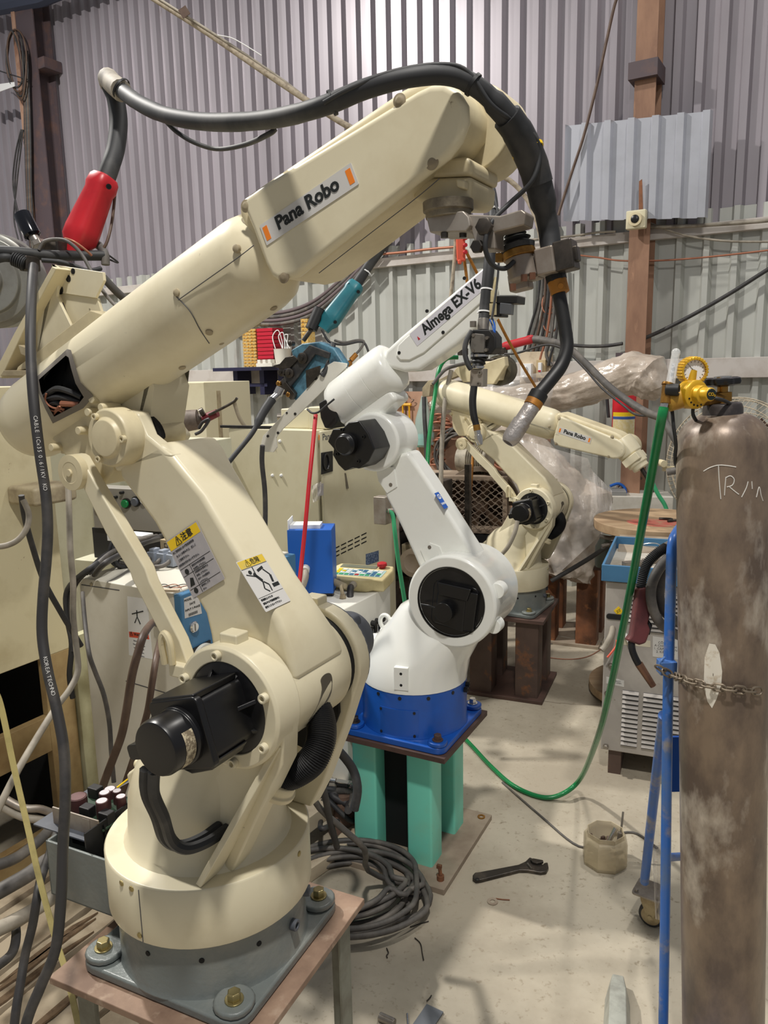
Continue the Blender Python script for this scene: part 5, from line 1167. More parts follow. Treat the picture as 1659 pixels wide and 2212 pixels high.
b = B(); b.lathe(CZ, [(GR * .43, ht_ - .024), (GR * .43, ht_ + .010), (GR * .40, ht_ + .018), (GR * .36, ht_ + .020)], 40); obj('neck_ring', b, mat('taped_neck', (52, 48, 48), .45, c2=(90, 82, 78), scale=30), gc, bevel=.001)
nk0 = CZ(0, 0, ht_ + .016)
b = B(); b.cyl(nk0, nk0 + cax * .016, .013); b.box(Fr(nk0 + cax * .016, CZ.x, CZ.y, CZ.z), .026, .024, .018); b.cyl(nk0 + cax * .022, nk0 + cax * .038, .010, seg=20); obj('valve_body', b, 'brass', gc, bevel=.001)
b = B(); hw = Fr(nk0 + cax * .040, CZ.x, CZ.y, CZ.z); b.loops([[hw(r_ * math.cos(t), r_ * math.sin(t), z) for t in [2 * math.pi * k / 64 for k in range(64)] for r_ in [k0 * (.033 + .0022 * math.cos(8 * t))]] for k0, z in ((.55, -.004), (.95, 0), (1, .005), (.96, .011), (.8, .013), (.5, .012))]); obj('handwheel', b, mat('black_handwheel', (30, 30, 32), .3, .2), gc)
b = B(); b.lathe(hw, [(.017, .011), (.016, .015), (.006, .016)], 24); obj('wheel_hub', b, 'chrome', gc)
# chalk strokes drawn on the steel
def oncyl(px, py, rad):
    r = ray(px, py); d_ = r - cax * r.dot(cax); o_ = CAM - base_p; e_ = o_ - cax * o_.dot(cax)
    a_, b_, c_ = d_.dot(d_), 2 * d_.dot(e_), e_.dot(e_) - rad * rad
    return CAM + r * ((-b_ - math.sqrt(max(0, b_ * b_ - 4 * a_ * c_))) / (2 * a_))
b = B()
for s_ in ([(1520, 1018), (1534, 1010), (1552, 1005), (1572, 1006), (1590, 1009)], [(1552, 1006), (1553, 1030), (1555, 1055), (1557, 1078)], [(1568, 1030), (1566, 1052), (1565, 1070)], [(1568, 1032), (1578, 1028), (1586, 1036), (1582, 1048), (1570, 1052)], [(1576, 1052), (1588, 1062), (1596, 1068)], [(1602, 1074), (1612, 1054), (1616, 1040)], [(1624, 1040), (1625, 1056)], [(1634, 1074), (1640, 1052), (1644, 1070), (1648, 1082)]):
    b.tube([oncyl(x, y, GR + .0002) for x, y in s_], .0009, 6)
obj('chalk_mark', b, 'chalk', body, label='white chalk letters')
# white patch laid over the steel below the marks
pat = [(1532, 1390), (1545, 1392), (1554, 1410), (1560, 1450), (1558, 1480), (1548, 1510), (1538, 1530), (1528, 1515), (1520, 1480), (1522, 1420)]
def patch(pts, name, m, par, k=4):
    b = B(); rings = []
    dn = dens(pts, 4)
    for s_ in (1, .7, .4, .05): rings.append([oncyl(x, y, GR + .0006) for x, y in shrink(dn, s_)])
    b.loops(rings, False); return obj(name, b, m, par)
patch(pat, 'white_patch', mat('mottled_white_patch', (238, 232, 218), .5, c2=(196, 178, 150), scale=40, lo=.55, hi=.7), body)
# regulator
rg = thing('gas_regulator', nk0 + cax * .03, 'yellow gas regulator with round gauge and clear flow tube, on the cylinder valve', 'regulator')
RD = depth(nk0) - .02
rp = lambda x, y, dd=0: P(x, y, RD + dd)
b = B(); b.cyl(nk0 + cax * .016, rp(1508, 866), .0125, seg=6); b.cyl(rp(1516, 866), rp(1500, 862), .016, seg=6); obj('inlet_nut', b, 'brass', rg, bevel=.001)
ra, rb = rp(1436, 868, -.01), rp(1500, 850, -.01)
b = B(); f = axisfr(ra, rb - ra); ln = (rb - ra).length; b.lathe(f, [(.016, 0), (.021, .006), (.021, ln * .55), (.023, ln * .58), (.023, ln * .70), (.021, ln * .73), (.021, ln)], 32); obj('body', b, mat('ochre_casting', (190, 146, 58), .35, .3, c2=(160, 116, 44), scale=24), rg, bevel=.001)
kb = rp(1492, 852, -.015); kd = (CAM - kb).normalized() * .8 + RT * .55; f = axisfr(kb, kd)
b = B(); b.lathe(f, [(.027, -.01), (.027, .016), (.024, .019), (.017, .020), (.0165, .034), (.0125, .036), (.0125, .052), (.011, .054)], 36); kn = obj('pressure_knob', b, 'gauge', rg, bevel=.001)
b = B(); b.lathe(f, [(.0105, .0542), (.010, .0552)], 28); obj('knob_badge', b, mat('dark_badge', (24, 36, 34), .4), kn)
bx_ = (RT - f.z * RT.dot(f.z)).normalized(); text('knob_text', 'CO\u2082', Fr(f(0, 0, .0556), bx_, f.z.cross(bx_), f.z), .0085, 'gauge', kn, bold=.02)
b = B()
for k in range(7):
    a = math.radians(200 + 23 * k); p = f(.021 * math.cos(a), .021 * math.sin(a), .0195); b.cyl(p - f.z * .001, p + f.z * .001, .0018, seg=10)
obj('vent_hole', b, 'matblack', kn)
gcn = rp(1497, 801, -.01); gd = ((CAM - gcn).normalized() + RT * .35 - UPV * .02).normalized(); f = axisfr(gcn, gd); GRr = 29 * pxm(RD)
b = B(); n_ = 84; b.loops([[f(r_ * kk * math.cos(t), r_ * kk * math.sin(t), z) for t in [2 * math.pi * k / n_ for k in range(n_)] for r_ in [GRr * (1 + (.05 if int(t / (2 * math.pi) * 28 * 2 + .5) % 2 else -.02))]] for kk, z in ((.6, -.022), (.96, -.02), (1, -.014), (1, .008), (.94, .011), (.80, .0115), (.78, .004))]); b.cyl(rp(1492, 832, -.01), gcn, .008); ga = obj('gauge', b, 'gauge', rg, sharp=30)
b = B(); b.lathe(f, [(GRr * .80, .004), (GRr * .80, .0055)], 40); obj('gauge_face', b, 'paper', ga)
b = B(); bx_ = (RT - f.z * RT.dot(f.z)).normalized(); by_ = f.z.cross(bx_); gf = Fr(f(0, 0, .0058), bx_, by_, f.z)
for k in range(13):
    a = math.radians(225 - 22.5 * k); b.flat(gf, [(GRr * r_ * math.cos(a + s_), GRr * r_ * math.sin(a + s_)) for r_, s_ in ((.62, -.02), (.74, -.02), (.74, .02), (.62, .02))], 0, .0004)
a = math.radians(135); b.flat(gf, [(GRr * r_ * math.cos(a + s_), GRr * r_ * math.sin(a + s_)) for r_, s_ in ((-.2, .15), (.6, .012), (.6, -.012), (-.2, -.15))], .0004, .0008); b.flat(gf, circ(GRr * .09, 16), .0004, .001)
obj('gauge_marks', b, 'ink', ga)
t0, t1 = rp(1445, 846, -.02), rp(1460, 762, -.02)
b = B(); b.cyl(t0, t1, .0088, .0075, 24); b.ball(t1, .0085, 14); obj('flow_tube', b, 'clear', rg)
b = B(); b.cyl(t0, t0 + (t1 - t0) * .72, .0035); obj('flow_scale', b, mat('printed_scale', (220, 222, 226), .4, c2=(150, 156, 166), scale=150, lo=.5, hi=.54), rg)
b = B(); b.cyl(rp(1438, 872, -.02), rp(1443, 832, -.02), .0105, seg=12); b.cyl(rp(1443, 834, -.02), rp(1445, 828, -.02), .0125); obj('flow_block', b, 'brass', rg, bevel=.001)
kb2 = rp(1452, 842, -.03); b = B(); f = axisfr(kb2, (CAM - kb2).normalized() * .5 + RT); b.lathe(f, [(.008, -.012), (.0115, -.01), (.0115, .012), (.009, .013), (.008, .009), (.004, .009)], 16); obj('flow_knob', b, 'matblack', rg, bevel=.0008)
b = B(); b.cyl(rp(1437, 868, -.02), rp(1433, 884, -.02), .0078, seg=6); obj('hose_nut', b, 'chrome', rg)
cable('gas_hose', [rp(1434, 880, -.02), rp(1427, 915, -.01), (1410, 1010, 1.55), (1388, 1130, 1.64), (1366, 1250, 1.76), (1343, 1370, 1.92), (1318, 1490, 2.14), (1292, 1590, 2.42)] + [onfloor(x, y, z) for x, y, z in ((1255, 1680, .10), (1215, 1715, .03), (1170, 1722, .011), (1110, 1698, .011), (1060, 1655, .011), (1020, 1612, .012), (995, 1588, .012), (940, 1545, .012))], .0092, 'green', 'long green gas hose falling from the yellow regulator to the concrete floor', 'hose', seg=14)
cable('heater_lead', [rp(1452, 888), rp(1455, 920), rp(1460, 960, .02), rp(1458, 995, .06), rp(1464, 1012, .12)], .0036, 'rubber', 'black lead hanging under the yellow regulator')
cable('heater_lead', [rp(1498, 872), rp(1497, 895), rp(1506, 912, .02)], .0034, 'rubber', 'short black lead curling down beside the cylinder neck')
cable('heater_lead', [rp(1515, 858), rp(1545, 860, -.03), rp(1570, 868, -.02), rp(1585, 882, .01), rp(1590, 900, .04)], .0034, 'rubber', 'black lead looping over the cylinder neck behind the valve')
# trolley
tr = thing('cylinder_trolley', (ca.x - .15, 1.75, 0), 'blue tube trolley with a small caster, holding the rusty gas cylinder', 'trolley')
PY = 1.60
pole = [aty(1500, 1120, 1.78), aty(1478, 1132, 1.72), aty(1462, 1152, 1.64), aty(1452, 1185, PY), aty(1448, 1300, PY), aty(1443, 1500, PY), aty(1440, 1700, PY), aty(1437, 1950, PY), aty(1433, 2200, PY)]
pole.append(pole[-1] + (pole[-1] - pole[-2]) * (max(0.0, pole[-1].z - .06) / max(.01, pole[-2].z - pole[-1].z)) * .9)
b = B(); b.tube(pole, .0115, 16); obj('upright', b, 'bluepipe', tr)
cf = onfloor(1404, 1996)
b = B(); b.tube([aty(1434, 1545, 1.62), P(1416, 1690, 1.98), P(1392, 1905, 2.2)], .0125, 14, n=1); obj('strut', b, 'bluepipe', tr)
b = B(); b.tube([aty(1440, 1852, 1.62), aty(1475, 1850, 1.72), aty(1560, 1850, 1.76)], .0095, 12, n=1); obj('cross_bar', b, 'bluepipe', tr)
b = B(); hf_ = Fr(aty(1440, 1440, PY - .01), (1, 0, 0), (0, 1, 0)); b.box(hf_, .036, .03, .03); obj('chain_lug', b, 'bluepipe', tr, bevel=.002)
b = B(); b.tube([aty(1436, 1420, PY - .015), aty(1428, 1428, PY - .02), aty(1424, 1440, PY - .02), aty(1432, 1450, PY - .02)], .003); obj('hook', b, 'bluepipe', tr)
b = B(); b.box(Fr(aty(1465, 1650, 1.68), (1, 0, 0), (0, 1, 0)), .07, .008, .14); obj('shelf_plate', b, 'blue', tr)
b = B(); b.box(Fr(aty(1560, 2330, GY), (1, 0, 0), (0, 1, 0)), .34, .34, .012) if False else b.box(Fr((base_p.x, base_p.y - .06, .028), (1, 0, 0), (0, 1, 0)), .34, .24, .012); obj('foot_plate', b, 'bluepipe', tr)
# caster
kf = yawfr(cf, -35)
b = B(); b.flat(kf.at(-.005, .0, .108), rrect(.085, .085, .01), 0, .006); cp_ = obj('caster_plate', b, 'steel', tr, bevel=.001)
for sx in (-1, 1):
    for sy in (-1, 1): b = B(); b.hexbolt(kf.at(-.005 + sx * .03, sy * .03, .114), .0055, .009); obj('bolt', b, 'steel', cp_)
b = B()
for s_ in (-1, 1): b.loops([[kf(x, s_ * .019 - .0015, z) for x, z in ((-.03, .108), (.028, .108), (.026, .08), (.012, .03), (-.002, .028), (-.024, .08))], [kf(x, s_ * .019 + .0015, z) for x, z in ((-.03, .108), (.028, .108), (.026, .08), (.012, .03), (-.002, .028), (-.024, .08))]])
obj('caster_fork', b, 'wheelrim', tr)
b = B(); wx = Fr(kf(.004, 0, .037), kf.x, kf.z, kf.y); b.lathe(wx, [(.030, -.013), (.036, -.012), (.037, 0), (.036, .012), (.030, .013)], 36); ww = obj('caster_wheel', b, 'rubber', tr, bevel=.001)
b = B(); b.lathe(wx, [(.028, -.0145), (.028, .0145)], 30); b.lathe(wx, [(.007, -.024), (.007, .024)], 10); obj('wheel_hub', b, 'wheelrim', ww)
drape('plastic_wrap', ((1408, 1830), (1436, 1820), (1434, 1990), (1416, 1985)), 2.16, 'film', .012, 10, tr)
# chain round the cylinder
def link(b, p, t, n_, L_, r_):
    t = t.normalized(); s_ = n_.cross(t).normalized(); pts = []
    for k in range(14):
        a = 2 * math.pi * k / 14; pts.append(p + t * (L_ * .32 * math.cos(a) + (L_ * .18 if math.cos(a) > 0 else -L_ * .18)) + s_ * (L_ * .30 * math.sin(a)))
    b.tube(pts, r_, 6, True, 1)
chp = [aty(1428, 1444, PY - .03), aty(1440, 1452, PY - .03), aty(1456, 1460, PY - .04)] + [oncyl(x, y, GR + .006) for x, y in ((1476, 1466), (1500, 1474), (1530, 1481), (1565, 1487), (1600, 1490), (1630, 1492), (1646, 1493))]
cs = smooth(chp, 14); b = B(); s_ = 0; nxt = 0; k = 0
for i in range(len(cs) - 1):
    d = cs[i + 1] - cs[i]
    while s_ + d.length >= nxt:
        p = cs[i] + d * ((nxt - s_) / max(1e-6, d.length)); out = (p - (base_p + cax * (p - base_p).dot(cax))).normalized(); tt = d.normalized(); n1 = out if k % 2 else tt.cross(out)
        link(b, p + out * .001, tt, n1, .026, .0022); k += 1; nxt += .0185
    s_ += d.length
obj('chain', b, mat('dusty_chain', (140, 128, 112), .5, .6, c2=(104, 92, 80), scale=60), label='dusty steel chain wrapped round the rusty gas cylinder', cat='chain')
# welding gun with its looped cable, hung on the trolley
MD = 1.78
wg = thing('welding_gun', P(1380, 1330, MD), 'maroon handled welding gun with copper nozzle hanging beside the blue trolley', 'welding gun')
gf = Fr(P(1378, 1328, MD), RT, FWD, UPV); gq = lambda pts: [(((P(x, y, MD) - gf.o).dot(RT)), ((P(x, y, MD) - gf.o).dot(UPV))) for x, y in pts]
b = B(); b.plate(gf, gq(((1374, 1270), (1392, 1266), (1402, 1285), (1400, 1330), (1396, 1345), (1402, 1360), (1392, 1388), (1378, 1392), (1350, 1382), (1360, 1370), (1366, 1330))), -.014, .014); hnd = obj('handle', b, 'maroon', wg, bevel=.006, seg=3)
b = B(); b.plate(gf, gq(((1400, 1338), (1408, 1350), (1402, 1372), (1396, 1368))), -.006, .006); obj('trigger', b, 'matblack', hnd, bevel=.002)
b = B(); hp_ = smooth(pxpath([(1384, 1270, MD), (1390, 1240, MD), (1400, 1215, MD), (1420, 1195, MD), (1440, 1182, MD)]), 16); b.tube(hp_, [.0125 if i % 2 else .0095 for i in range(len(hp_))], 14, n=1); obj('spring_sleeve', b, 'rubber', wg)
b = B(); b.tube(pxpath([(1364, 1386, MD), (1366, 1405, MD), (1374, 1425, MD), (1384, 1442, MD)]), .0082, 12); obj('neck', b, 'matblack', wg)
b = B(); b.cyl(P(1380, 1434, MD), P(1411, 1482, MD), .0095, .0075, 20); obj('nozzle', b, mat('burnt_copper', (126, 92, 72), .45, .5, c2=(80, 58, 48), scale=26), wg)
b = B(); b.tube(pxpath([(1436, 1184, MD), (1462, 1172, MD + .04), (1490, 1168, MD + .1)]), .0115, 12); b.tube(pxpath([(1490, 1190, MD + .1), (1450, 1200, MD), (1420, 1235, MD - .03), (1406, 1275, MD - .03), (1412, 1320, MD - .02), (1432, 1352, MD), (1470, 1375, MD + .1)]), .0115, 12)
b.tube(pxpath([(1490, 1205, MD + .1), (1462, 1208, MD + .02), (1434, 1240, MD), (1424, 1280, MD), (1430, 1312, MD), (1450, 1335, MD + .02), (1480, 1352, MD + .1)]), .0115, 12); obj('gun_cable', b, 'cablegrey', wg)
# ------------------------------------------------------------------ welding power source on the right with a blue tray
PSY = -22
pso = onfloor(1300, 1672); PS = yawfr(pso, PSY); PS = Fr(pso, PS.x, PS.y, PS.z)
zt_ = None
def psx(x, y): return PS.un(x, y, 0)
x0, zb = psx(1297, 1618); _, ztp = psx(1303, 1256)
ps = thing('welding_power_source', PS(.25, .25, 0), 'scratched grey louvred welding power source with a blue rimmed tray, behind the trolley', 'power source')
b = B(); b.box2(PS, x0, x0 + .52, 0, .46, zb, ztp); psb = obj('case', b, 'sourcegrey', ps, bevel=.004)
def louvres(b, xa, xb, za, zb_, n):
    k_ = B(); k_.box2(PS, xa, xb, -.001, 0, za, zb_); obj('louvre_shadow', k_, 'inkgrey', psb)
    for k in range(n):
        z = za + (zb_ - za) * (k + .5) / n; h = (zb_ - za) / n
        b.loops([[PS(xa, -.001, z + h * .0), PS(xa, -.012, z - h * .08), PS(xa, -.001, z + h * .42)], [PS(xb, -.001, z + h * .0), PS(xb, -.012, z - h * .08), PS(xb, -.001, z + h * .42)]])
ztA, ztB = psx(1345, 1490)[1], psx(1345, 1610)[1]
b = B(); louvres(b, psx(1343, 1550)[0], psx(1378, 1550)[0], ztB, ztA, 12); obj('louvre_panel', b, 'sourcegrey', psb)
b = B(); louvres(b, psx(1388, 1550)[0], psx(1430, 1550)[0], ztB + .0, ztA, 12); obj('louvre_panel', b, 'sourcegrey', psb)
b = B(); louvres(b, psx(1444, 1550)[0], psx(1500, 1550)[0], ztB + .0, ztA, 12); obj('louvre_panel', b, 'sourcegrey', psb)
zuA, zuB = psx(1360, 1278)[1], psx(1360, 1345)[1]
b = B(); louvres(b, psx(1358, 1300)[0], psx(1385, 1300)[0], zuB, zuA, 7); louvres(b, psx(1400, 1300)[0], psx(1500, 1300)[0], zuB - .03, zuA, 9); obj('louvre_panel', b, 'sourcegrey', psb)
for q, m_ in ((((1310, 1462), (1348, 1470), (1348, 1484), (1310, 1476)), 'label'), (((1410, 1374), (1466, 1382), (1466, 1425), (1410, 1418)), 'label'), (((1340, 1378), (1405, 1384), (1405, 1398), (1340, 1392)), 'brass')):
    pts = [psx(*k) for k in q]; b = B(); b.plate(PS, pts, -.0012, .0); lb_ = obj('data_label', b, m_ if m_ != 'brass' else mat('beige_print_label', (206, 198, 176), .5), psb)
    if len(q) and m_ == 'label':
        c = ((pts[0][0] + pts[2][0]) / 2, (pts[0][1] + pts[2][1]) / 2); w_ = pts[1][0] - pts[0][0]; h_ = pts[0][1] - pts[3][1]
        tx = ('C\u00d4NG TY\nA CHI NH\u00c1NH\n1. C\u00c1P NGU\u1ed2N\n2. KI\u1ec2M TRA' if h_ > .05 else 'WARRANTY\nVOID IF OPEN'); text('label_print', tx, Fr(PS(c[0], -.0014, c[1]), PS.x, PS.z, -PS.y), h_ * .15 if h_ > .05 else h_ * .28, 'inkgrey', lb_)
b = B()
pc_ = psx(1336, 1320); b.plate(PS, [(pc_[0] + .018, pc_[1]), (pc_[0], pc_[1] + .02), (pc_[0] - .018, pc_[1]), (pc_[0], pc_[1] - .02)], -.001, 0); hz_ = obj('hazard_sticker', b, 'labelyellow', psb)
text('hazard_sign', '\u26a1', Fr(PS(pc_[0], -.0012, pc_[1]), PS.x, PS.z, -PS.y), .02, 'ink', hz_)
b = B(); pc_ = psx(1330, 1332); b.plate(PS, [(pc_[0] + x, pc_[1] + z) for x, z in rrect(.07, .022, .01)], -.006, 0); obj('cable_slot', b, 'matblack', psb, bevel=.001)
for x, y in ((1320, 1438), (1312, 1498), (1309, 1612)):
    pc_ = psx(x, y); b = B(); b.hexbolt(axisfr(PS(pc_[0], 0, pc_[1]), -PS.y), .009, .012); obj('terminal_bolt', b, 'steel', psb)
for xx in (x0 + .03, x0 + .44):
    b = B(); b.box2(PS, xx, xx + .05, .02, .42, 0, zb); obj('skid', b, 'brownsteel', ps)
# tray
b = B(); tz = ztp
for q in ((x0 - .015, x0 + .53, -.03, -.02), (x0 - .015, x0 + .53, .50, .51), (x0 - .015, x0 - .005, -.02, .50), (x0 + .52, x0 + .53, -.02, .50)): b.box2(PS, q[0], q[1], q[2], q[3], tz + .01, tz + .075)
obj('tray_rim', b, 'bluepanel', ps, bevel=.002)
b = B(); b.box2(PS, x0 - .005, x0 + .52, -.02, .50, tz + .01, tz + .02); obj('tray_floor', b, mat('dusty_tray', (196, 190, 178), .7, c2=(160, 150, 134), scale=8), ps)
# leads out of the slot
cable('earth_lead', [(1322, 1336, 3.1), (1324, 1352, 3.05), (1320, 1372, 3.0), (1308, 1395, 3.0), (1300, 1404, 3.0)], .012, 'cablelight', 'grey earth lead with a lug hanging on the front of the power source')
cable('earth_lead', [(1334, 1334, 3.1), (1342, 1350, 3.05), (1352, 1372, 3.02), (1362, 1390, 3.0)], .009, 'label', 'white lead slanting under the slot of the power source')
cable('earth_lead', [(1330, 1370, 3.05), (1332, 1392, 3.03), (1322, 1408, 3.02), (1312, 1420, 3.02)], .004, 'orangered', 'thin red lead hanging on the front of the power source')
# scrap in the tray
def slab(name, px, z, dims, yaw, m, lab, cat, tilt=0, group=None):
    p = onfloor(px[0], px[1], z); f = yawfr((p.x, p.y, z), yaw)
    if tilt: f = Fr(f.o, f.x, f.y * math.cos(tilt) + f.z * math.sin(tilt), f.z * math.cos(tilt) - f.y * math.sin(tilt))
    b = B(); b.box(f.at(0, 0, dims[2] / 2), *dims); return obj(name, b, m, label=lab, cat=cat, group=group, bevel=.001)
tzz = tz + .021
slab('tray_plate', (1392, 1185), tzz + .01, (.22, .20, .004), -20, 'dustplate', 'dusty tilted sheet plate at the back of the blue rimmed tray', 'plate', .35)
slab('steel_channel', (1376, 1222), tzz, (.12, .03, .02), 10, 'steel', 'short dusty steel channel on the blue rimmed tray', 'metal bar')
slab('steel_channel', (1362, 1232), tzz, (.10, .02, .014), -30, 'darksteel', 'small dark steel bar on the front of the tray', 'metal bar')
slab('steel_channel', (1410, 1215), tzz, (.08, .04, .016), 20, 'aluminium', 'small grey metal block beside the dusty channel on the tray', 'metal bar')
b = B(); p = onfloor(1400, 1178, tzz + .05); b.tube([p + V((.05 * math.cos(t), .03 * math.sin(t), .004 * math.sin(2 * t))) for t in [2 * math.pi * k / 24 for k in range(24)]], .002, 6, True, 1); obj('wire_ring', b, 'chrome', label='loose ring of bright wire on the tilted plate in the tray', cat='wire')
# ------------------------------------------------------------------ things behind the power source
cb0 = onfloor(1345, 1310); CB = yawfr(cb0, -12)
cbt = CB.un(1340, 1072, 0)
b = B(); b.box2(CB, -.17, .30, 0, .35, .0, cbt[1]); gbx = obj('equipment_box', b, mat('dusty_white_cabinet', (206, 202, 192), .5, c2=(180, 174, 160), scale=5), label='tall dusty white equipment box behind the power source, blue lead on top', cat='box', bevel=.006)
b = B(); b.box2(CB, .02, .20, -.004, .0, cbt[1] * .55, cbt[1] * .70)
for k in range(10): b.box2(CB, .03 + .016 * k, .036 + .016 * k, -.008, -.004, cbt[1] * .56, cbt[1] * .69)
obj('vent_grille', b, 'inkgrey', gbx)
b = B(); b.box2(CB, -.16, -.01, -.004, 0, .15, cbt[1] * .62); obj('side_panel', b, mat('grey_panel', (150, 152, 150), .5), gbx)
b = B(); b.box2(CB, -.15, .0, .02, .2, cbt[1], cbt[1] + .03); obj('lid', b, mat('grey_lid', (140, 140, 138), .6), gbx, bevel=.003)
DB = depth(cb0)
cable('blue_tube', [(1318, 1050, DB), (1335, 1045, DB), (1348, 1052, DB), (1352, 1066, DB), (1352, 1078, DB)], .010, 'bluebox', 'short blue tube bending onto the dusty white equipment box', 'hose')
cable('brown_tube', [(1322, 1070, DB + .1), (1345, 1040, DB + .1), (1372, 1028, DB + .1), (1385, 1034, DB + .05)], .010, 'cablebrown', 'brown tube arching behind the dusty white equipment box', 'hose')
cable('pale_hose', [(1404, 1030, 4.4), (1420, 1065, 4.4), (1438, 1095, 4.4), (1446, 1130, 4.4)], .012, 'greenlight', 'pale green hose slanting down behind the bright green gas hose', 'hose')
# wooden cable drum
dz = P(1420, 1128, 3.75); dr = thing('cable_drum', (dz.x, dz.y, 0), 'wooden cable drum wound with black cable, red paint on top, beside the gas cylinder', 'cable drum')
tr_ = .30
b = B(); b.lathe(Fr((dz.x, dz.y, dz.z - .03)), [(tr_, 0), (tr_, .045), (.01, .046)], 48); dtop = obj('top_flange', b, 'wood', dr, bevel=.004)
b = B(); b.flat(Fr((dz.x - .02, dz.y - .05, dz.z + .016)), sm2([(-.12, -.08), (.0, -.14), (.08, -.06), (.06, .02), (-.05, .06), (-.14, .02)], 4), 0, .0008); obj('red_stain', b, mat('faded_red_stain', (206, 110, 96), .7, c2=(190, 150, 120), scale=20), dtop)
b = B()
for k in range(6): b.lathe(Fr((dz.x, dz.y, dz.z - .06 - .026 * k)), [(.20, -.012), (.212, 0), (.20, .012)], 40)
b.lathe(Fr((dz.x, dz.y, .1)), [(.19, 0), (.19, dz.z - .14)], 40); obj('wound_cable', b, 'matblack', dr)
b = B(); b.lathe(Fr((dz.x, dz.y, .0)), [(tr_, .02), (tr_, .06)], 48); b.lathe(Fr((dz.x, dz.y, 0)), [(tr_ * .8, 0), (tr_ * .8, .03)], 24); obj('bottom_flange', b, 'wood', dr)
b = B(); b.tube([V((dz.x + .0, dz.y - .02, dz.z + .022)), V((dz.x + .05, dz.y - .05, dz.z + .024)), V((dz.x + .02, dz.y - .09, dz.z + .022)), V((dz.x + .09, dz.y - .06, dz.z + .022))], .006); obj('wire_scrap', b, 'darksteel', label='twisted dark wire scrap lying on the wooden cable drum', cat='wire')
# earth clamp lying over the edge, with its cable
ec_ = thing('earth_clamp', P(1340, 1160, 3.7), 'chrome jawed earth clamp with a black cable, in front of the wrapped robot stand', 'clamp')
b = B(); b.tube(pxpath([(1295, 1158, 3.7), (1320, 1162, 3.7), (1342, 1156, 3.68), (1365, 1156, 3.66)]), .010); b.tube(pxpath([(1300, 1180, 3.7), (1325, 1172, 3.7), (1350, 1160, 3.68)]), .010); obj('jaw', b, 'steel', ec_)
b = B(); b.tube(pxpath([(1340, 1160, 3.66), (1350, 1150, 3.66), (1368, 1152, 3.66), (1372, 1162, 3.66), (1350, 1170, 3.66)]), .010); obj('grip', b, 'matblack', ec_)
cable('clamp_cable', [(1190, 1255, 3.9), (1230, 1232, 3.88), (1275, 1205, 3.8), (1310, 1182, 3.72), (1345, 1165, 3.68), (1362, 1158, 3.66)], .012, 'cabledark', 'black cable rising from behind the far robot stand to the earth clamp')
b = B(); f = Fr(P(1305, 1185, 4.1)); b.lathe(Fr(P(1306, 1196, 4.1)), [(.045, -.07), (.05, -.05), (.05, .04), (.03, .08), (.03, .10)], 24); obj('bottle', b, mat('dull_green_bottle', (116, 124, 116), .4), label='dull grey-green bottle beside the white equipment box', cat='bottle')
# pedestal fan, seen round the cylinder
fd = 4.0; fc_ = P(1578, 1000, fd); fn_ = ((CAM - fc_).normalized() + V((-.5, 0, .1))).normalized(); ffr = axisfr(fc_, fn_); FRr = .34
fan = thing('pedestal_fan', (fc_.x, fc_.y, 0), 'large dusty wire-cage pedestal fan behind the gas cylinder', 'fan')
b = B()
for r_, z in ((FRr, 0), (FRr * .97, .03), (FRr * .86, .055), (FRr * .72, .072), (FRr * .55, .085), (FRr * .38, .092), (FRr * .2, .095), (FRr * .97, -.05), (FRr * .8, -.10)):
    b.tube([ffr(r_ * math.cos(t), r_ * math.sin(t), z) for t in [2 * math.pi * k / 56 for k in range(56)]], .0028, 5, True, 1)
for k in range(84):
    a = 2 * math.pi * k / 84; a2 = a + .12
    b.tube([ffr(FRr * r_ * math.cos(a + s_ * .12), FRr * r_ * math.sin(a + s_ * .12), z) for r_, s_, z in ((1, 0, -.03), (.98, .1, .03), (.86, .3, .055), (.6, .6, .082), (.3, 1, .094))], .0016, 4, n=1)
obj('cage', b, mat('dusty_wire', (186, 174, 152), .6, c2=(150, 138, 118), scale=20), fan, sharp=80)
b = B()
for k in range(3):
    a0_ = 2 * math.pi * k / 3 + .9
    b.loops([[ffr(r_ * math.cos(a0_ + da), r_ * math.sin(a0_ + da), z + dz_) for r_, da, z in ((.05, -.3, -.02), (.26, -.35, -.035), (.27, .2, .0), (.05, .5, .02))] for dz_ in (-.002, .002)])
obj('blade', b, mat('brown_blade', (84, 62, 52), .5), fan)
b = B(); b.lathe(ffr, [(.07, -.18), (.08, -.14), (.08, -.02), (.05, .03), (.02, .035)], 28); obj('motor', b, 'motorgrey', fan)
b = B(); b.cyl(ffr(0, 0, -.1), V((ffr(0, 0, -.1).x, ffr(0, 0, -.1).y, .02)), .02); b.lathe(Fr((ffr(0, 0, -.1).x, ffr(0, 0, -.1).y, 0)), [(.22, 0), (.22, .02), (.05, .05)], 32); obj('pole', b, 'motorgrey', fan)
# ------------------------------------------------------------------ cabinets and machines on the left and behind
def unitframe(p): return Fr((p.x, p.y, 0), U, -N, (0, 0, 1))     # x along U, y away from the viewer
